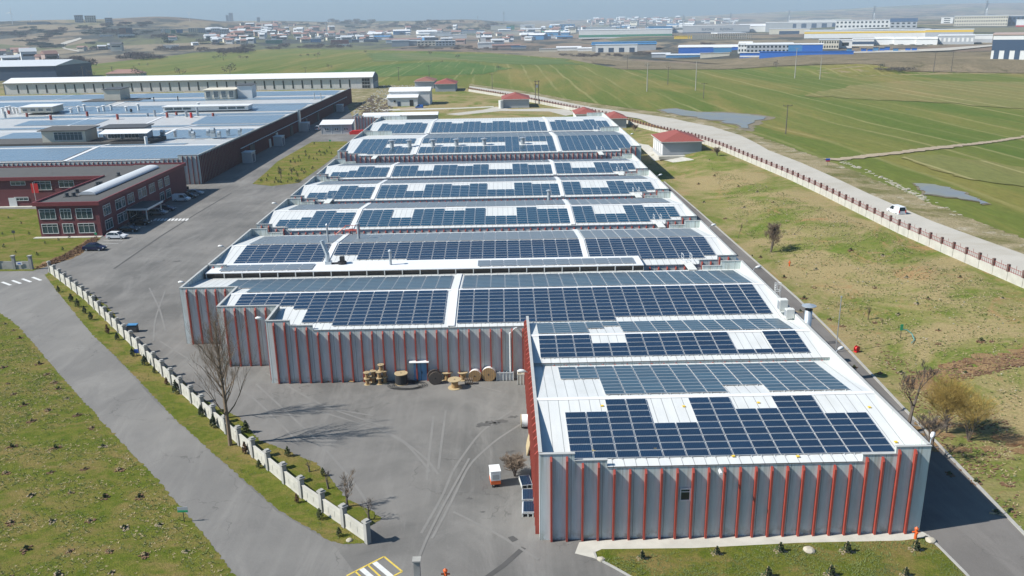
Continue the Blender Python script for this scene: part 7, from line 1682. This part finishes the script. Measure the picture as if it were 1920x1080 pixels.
town(190, [(440, 560, 47, 70), (455, 640, 55, 76), (560, 720, 62, 80), (500, 700, 66, 80), (690, 740, 62, 72), (390, 460, 60, 78)], 'small %s house in the hillside town, %s', 'houses of the hillside town', 0.6, 1.25, 4)
town(50, [(700, 900, 55, 68), (860, 1010, 58, 84), (980, 1100, 54, 66)], 'small %s building in the middle distance, %s', 'scattered small buildings of the middle distance', 0.8, 1.6, 5)
town(34, [(880, 1060, 54, 80), (700, 860, 60, 76), (960, 1110, 52, 62), (1110, 1300, 47, 54), (1010, 1100, 66, 74)], '%s factory shed in the distant industrial belt, %s', 'sheds of the distant industrial belt', 0.6, 1.5, 15, sp_)
town(90, [(1060, 1440, 37, 46), (1160, 1280, 36, 44), (1100, 1300, 40, 48)], 'tiny %s house of the horizon town, %s', 'houses of the horizon town', 1.0, 2.2, 6)
town(34, [(0, 60, 106, 124), (150, 235, 90, 97), (300, 440, 74, 90), (395, 470, 72, 86), (20, 100, 112, 122)], 'small %s building on the lower left hillside, %s', 'buildings of the lower left hillside', 0.7, 1.3, 7)
# ================================================================== distant trees and scrub
def bush_proto(name, w_, h, mat, n, size, seed, trunk=False):
    t = local(name, (0, 0, -90), 'x', 'tree' if trunk else 'shrub'); R_ = random.Random(seed); b = MB()
    for k in range(7 if not trunk else 3): leafball(b, (R_.uniform(-0.45, 0.45)*w_, R_.uniform(-0.3, 0.3)*w_, h*(0.45 if not trunk else 0.62)+R_.uniform(-0.1, 0.1)*h), w_*(0.22 if not trunk else 0.32), h*0.34*R_.uniform(0.6, 1.1), n//5, size, R_)
    b.build('crown', mat, t)
    if trunk: b = MB(); b.tube([(0, 0, -0.5), (0, 0, h*0.6)], [0.3, 0.15], 5); b.build('trunk', 'bark', t)
    return t
plain('scrub_purple', (0.085, 0.065, 0.065), 0.95, var=0.2, scale=0.5); plain('scrub_olive', (0.06, 0.065, 0.035), 0.95, var=0.2, scale=0.5)
BP = [bush_proto('scrub_bush', 26, 12, 'scrub_purple', 420, 0.8, 1), bush_proto('scrub_bush', 30, 8, 'scrub', 420, 0.8, 2), bush_proto('scrub_bush', 34, 6, 'far_green', 460, 0.9, 3)]
TP = [bush_proto('field_tree', 9, 9, 'scrub_olive', 300, 0.5, 4, True), bush_proto('field_tree', 10, 10, 'scrub', 260, 0.5, 5, True)]
for i, (x, y, pt, k, lab) in enumerate([(83, 0, 0, 0, '')][:0]+[(462, 112, 103, 0, 'dark round field tree at the left of the green field'), (452, 113, 103, 1, 'thin field tree beside the dark round one'), (419, 113, 97, 1, 'tall bare field tree near the hedge'), (403, 112, 103, 0, 'small tree left of the tall bare one'), (262, 124, 118, 1, 'small field tree, left of a close pair'), (277, 124, 118, 1, 'small field tree, right of a close pair'),
        (579, 107, 99, 0, 'round dark tree in the middle of the field'), (596, 109, 97, 1, 'brownish tree right of the round dark one'), (563, 107, 101, 0, 'tiny tree left of the round dark one'), (617, 130, 120, 1, 'leaning tree nearest behind the long hall'), (686, 100, 93, 0, 'dark tree in the upper middle field'), (807, 104, 94, 0, 'lone dark tree above the tan strip'), (858, 110, 101, 0, 'double dark tree right of the lone one'), (829, 119, 113, 1, 'low bush tree on the field boundary'), (935, 132, 122, 1, 'dark bush tree at the green strip end'),
        (1455, 129, 114, 1, 'dark ragged bush below the blue yard wall'), (1650, 132, 116, 0, 'dark bush on the brown scarp'), (997, 82, 76, 0, 'small round tree above the low red shed'), (170, 146, 130, 1, 'brown twiggy tree behind the dark hall, right'), (148, 146, 130, 1, 'brown twiggy tree behind the dark hall, left'), (258, 146, 125, 1, 'bare tree behind the long hall, near the farmhouse'), (432, 143, 118, 1, 'bare tree behind the middle of the long hall'), (338, 144, 126, 1, 'bare tree behind the long hall, left of the middle')]):
    p = gp(x, y); h = hgt(x, pt, p); plant(TP[k], p, lab, 'trees in the fields', h/10.0)
def scrubs(pts, label, group, kinds=(0, 1), s0=0.6, s1=1.1, n=1, seed=3):
    R_ = random.Random(seed)
    for x0, x1, y0, y1, n in pts:
        for k in range(n): plant(BP[R_.choice(kinds)], gp(R_.uniform(x0, x1), R_.uniform(y0, y1)), label, group, R_.uniform(s0, s1))
scrubs([(230, 310, 110, 113, 12), (380, 460, 96, 101, 12), (440, 470, 98, 101, 4), (300, 380, 92, 98, 9), (540, 660, 87, 91, 14), (100, 160, 118, 128, 12), (20, 120, 125, 138, 14), (460, 540, 88, 94, 6)], 'purple brown leafless thicket along the far field edge', 'thickets along the far field edge', (0, 0, 1), 0.6, 1.1)
scrubs([(740, 940, 89, 93, 18), (850, 930, 90, 95, 8), (1040, 1120, 103, 108, 12), (1130, 1230, 100, 107, 6), (1650, 1700, 131, 134, 4), (1180, 1220, 100, 104, 4), (1300, 1340, 84, 86, 3)], 'grey brown thicket between the fields and the factories', 'thickets before the factories', (0, 1), 0.3, 0.55)
scrubs([(0, 60, 62, 68, 10), (30, 90, 70, 84, 12), (80, 140, 58, 66, 12), (150, 300, 44, 64, 44), (225, 320, 66, 74, 10), (300, 450, 62, 86, 14), (30, 110, 50, 60, 6), (60, 200, 80, 96, 10)], 'dark thicket on the left hillside', 'thickets on the left hillside', (2, 2, 0), 0.5, 1.2)
scrubs([(560, 940, 41, 56, 60), (460, 700, 44, 48, 10)], 'bluish thicket on the centre ridge', 'thickets on the centre ridge', (2, 0), 0.8, 2.0)
scrubs([(1640, 1760, 83, 84.5, 14)], 'low clipped hedge plant before the tent halls', 'hedge before the tent halls', (2,), 0.16, 0.22)
for t in list(protos.values()): pass
patch('hill_track', [(114, 82), (124, 78), (140, 74), (150, 71), (154, 73), (144, 77), (128, 82), (118, 87), (124, 91), (150, 96), (148, 98), (120, 92), (112, 87)], 'gravel', 0.8, 30)
patch('brown_scarp', [(1222, 110), (1440, 108), (1600, 100), (1860, 98), (1960, 115), (1960, 138), (1700, 134), (1440, 125), (1340, 120)], 'brown_scrub', 0.5, 22)
patch('access_road', [(1580, 99), (1640, 97), (1760, 92), (1860, 85), (1860, 88), (1780, 96), (1700, 99), (1600, 101)], 'gravel', 0.9, 20)
# ================================================================== air
hz = MB(); hz.box(-8600, 8600, -120, 9600, -6, 330); ho = hz.build('haze', 'dark'); ho['kind'] = 'stuff'
hm = bpy.data.materials.new('haze'); hm.use_nodes = True; hn = hm.node_tree; hn.nodes.clear()
pv = hn.nodes.new('ShaderNodeVolumePrincipled'); pv.inputs['Color'].default_value = (0.74, 0.88, 1.0, 1); pv.inputs['Density'].default_value = HAZE; pv.inputs['Anisotropy'].default_value = 0.0
ov = hn.nodes.new('ShaderNodeOutputMaterial'); hn.links.new(pv.outputs[0], ov.inputs['Volume']); ho.data.materials.clear(); ho.data.materials.append(hm)

# scale every base colour down once so the sky looks brighter against the ground
for m in bpy.data.materials:
    if m.name == 'haze' or not m.use_nodes: continue
    n_ = m.node_tree.nodes; l_ = m.node_tree.links; b_ = n_.get('Principled BSDF')
    if not b_: continue
    i_ = b_.inputs['Base Color']
    if i_.is_linked:
        src = i_.links[0].from_socket; q = n_.new('ShaderNodeMix'); q.data_type = 'RGBA'; q.blend_type = 'MULTIPLY'; q.inputs[0].default_value = 1; q.inputs[7].default_value = (0.85, 0.85, 0.85, 1)
        l_.new(src, q.inputs[6]); l_.new(q.outputs[2], i_)
    else: i_.default_value = tuple(v*0.85 for v in i_.default_value[:3])+(1,)
for t in list(COL.objects):            # prototypes that were never planted
    if t.parent is None and t.type == 'EMPTY' and t.location.z < -40:
        for c in list(t.children):
            for g in list(c.children): bpy.data.objects.remove(g)
            bpy.data.objects.remove(c)
        bpy.data.objects.remove(t)
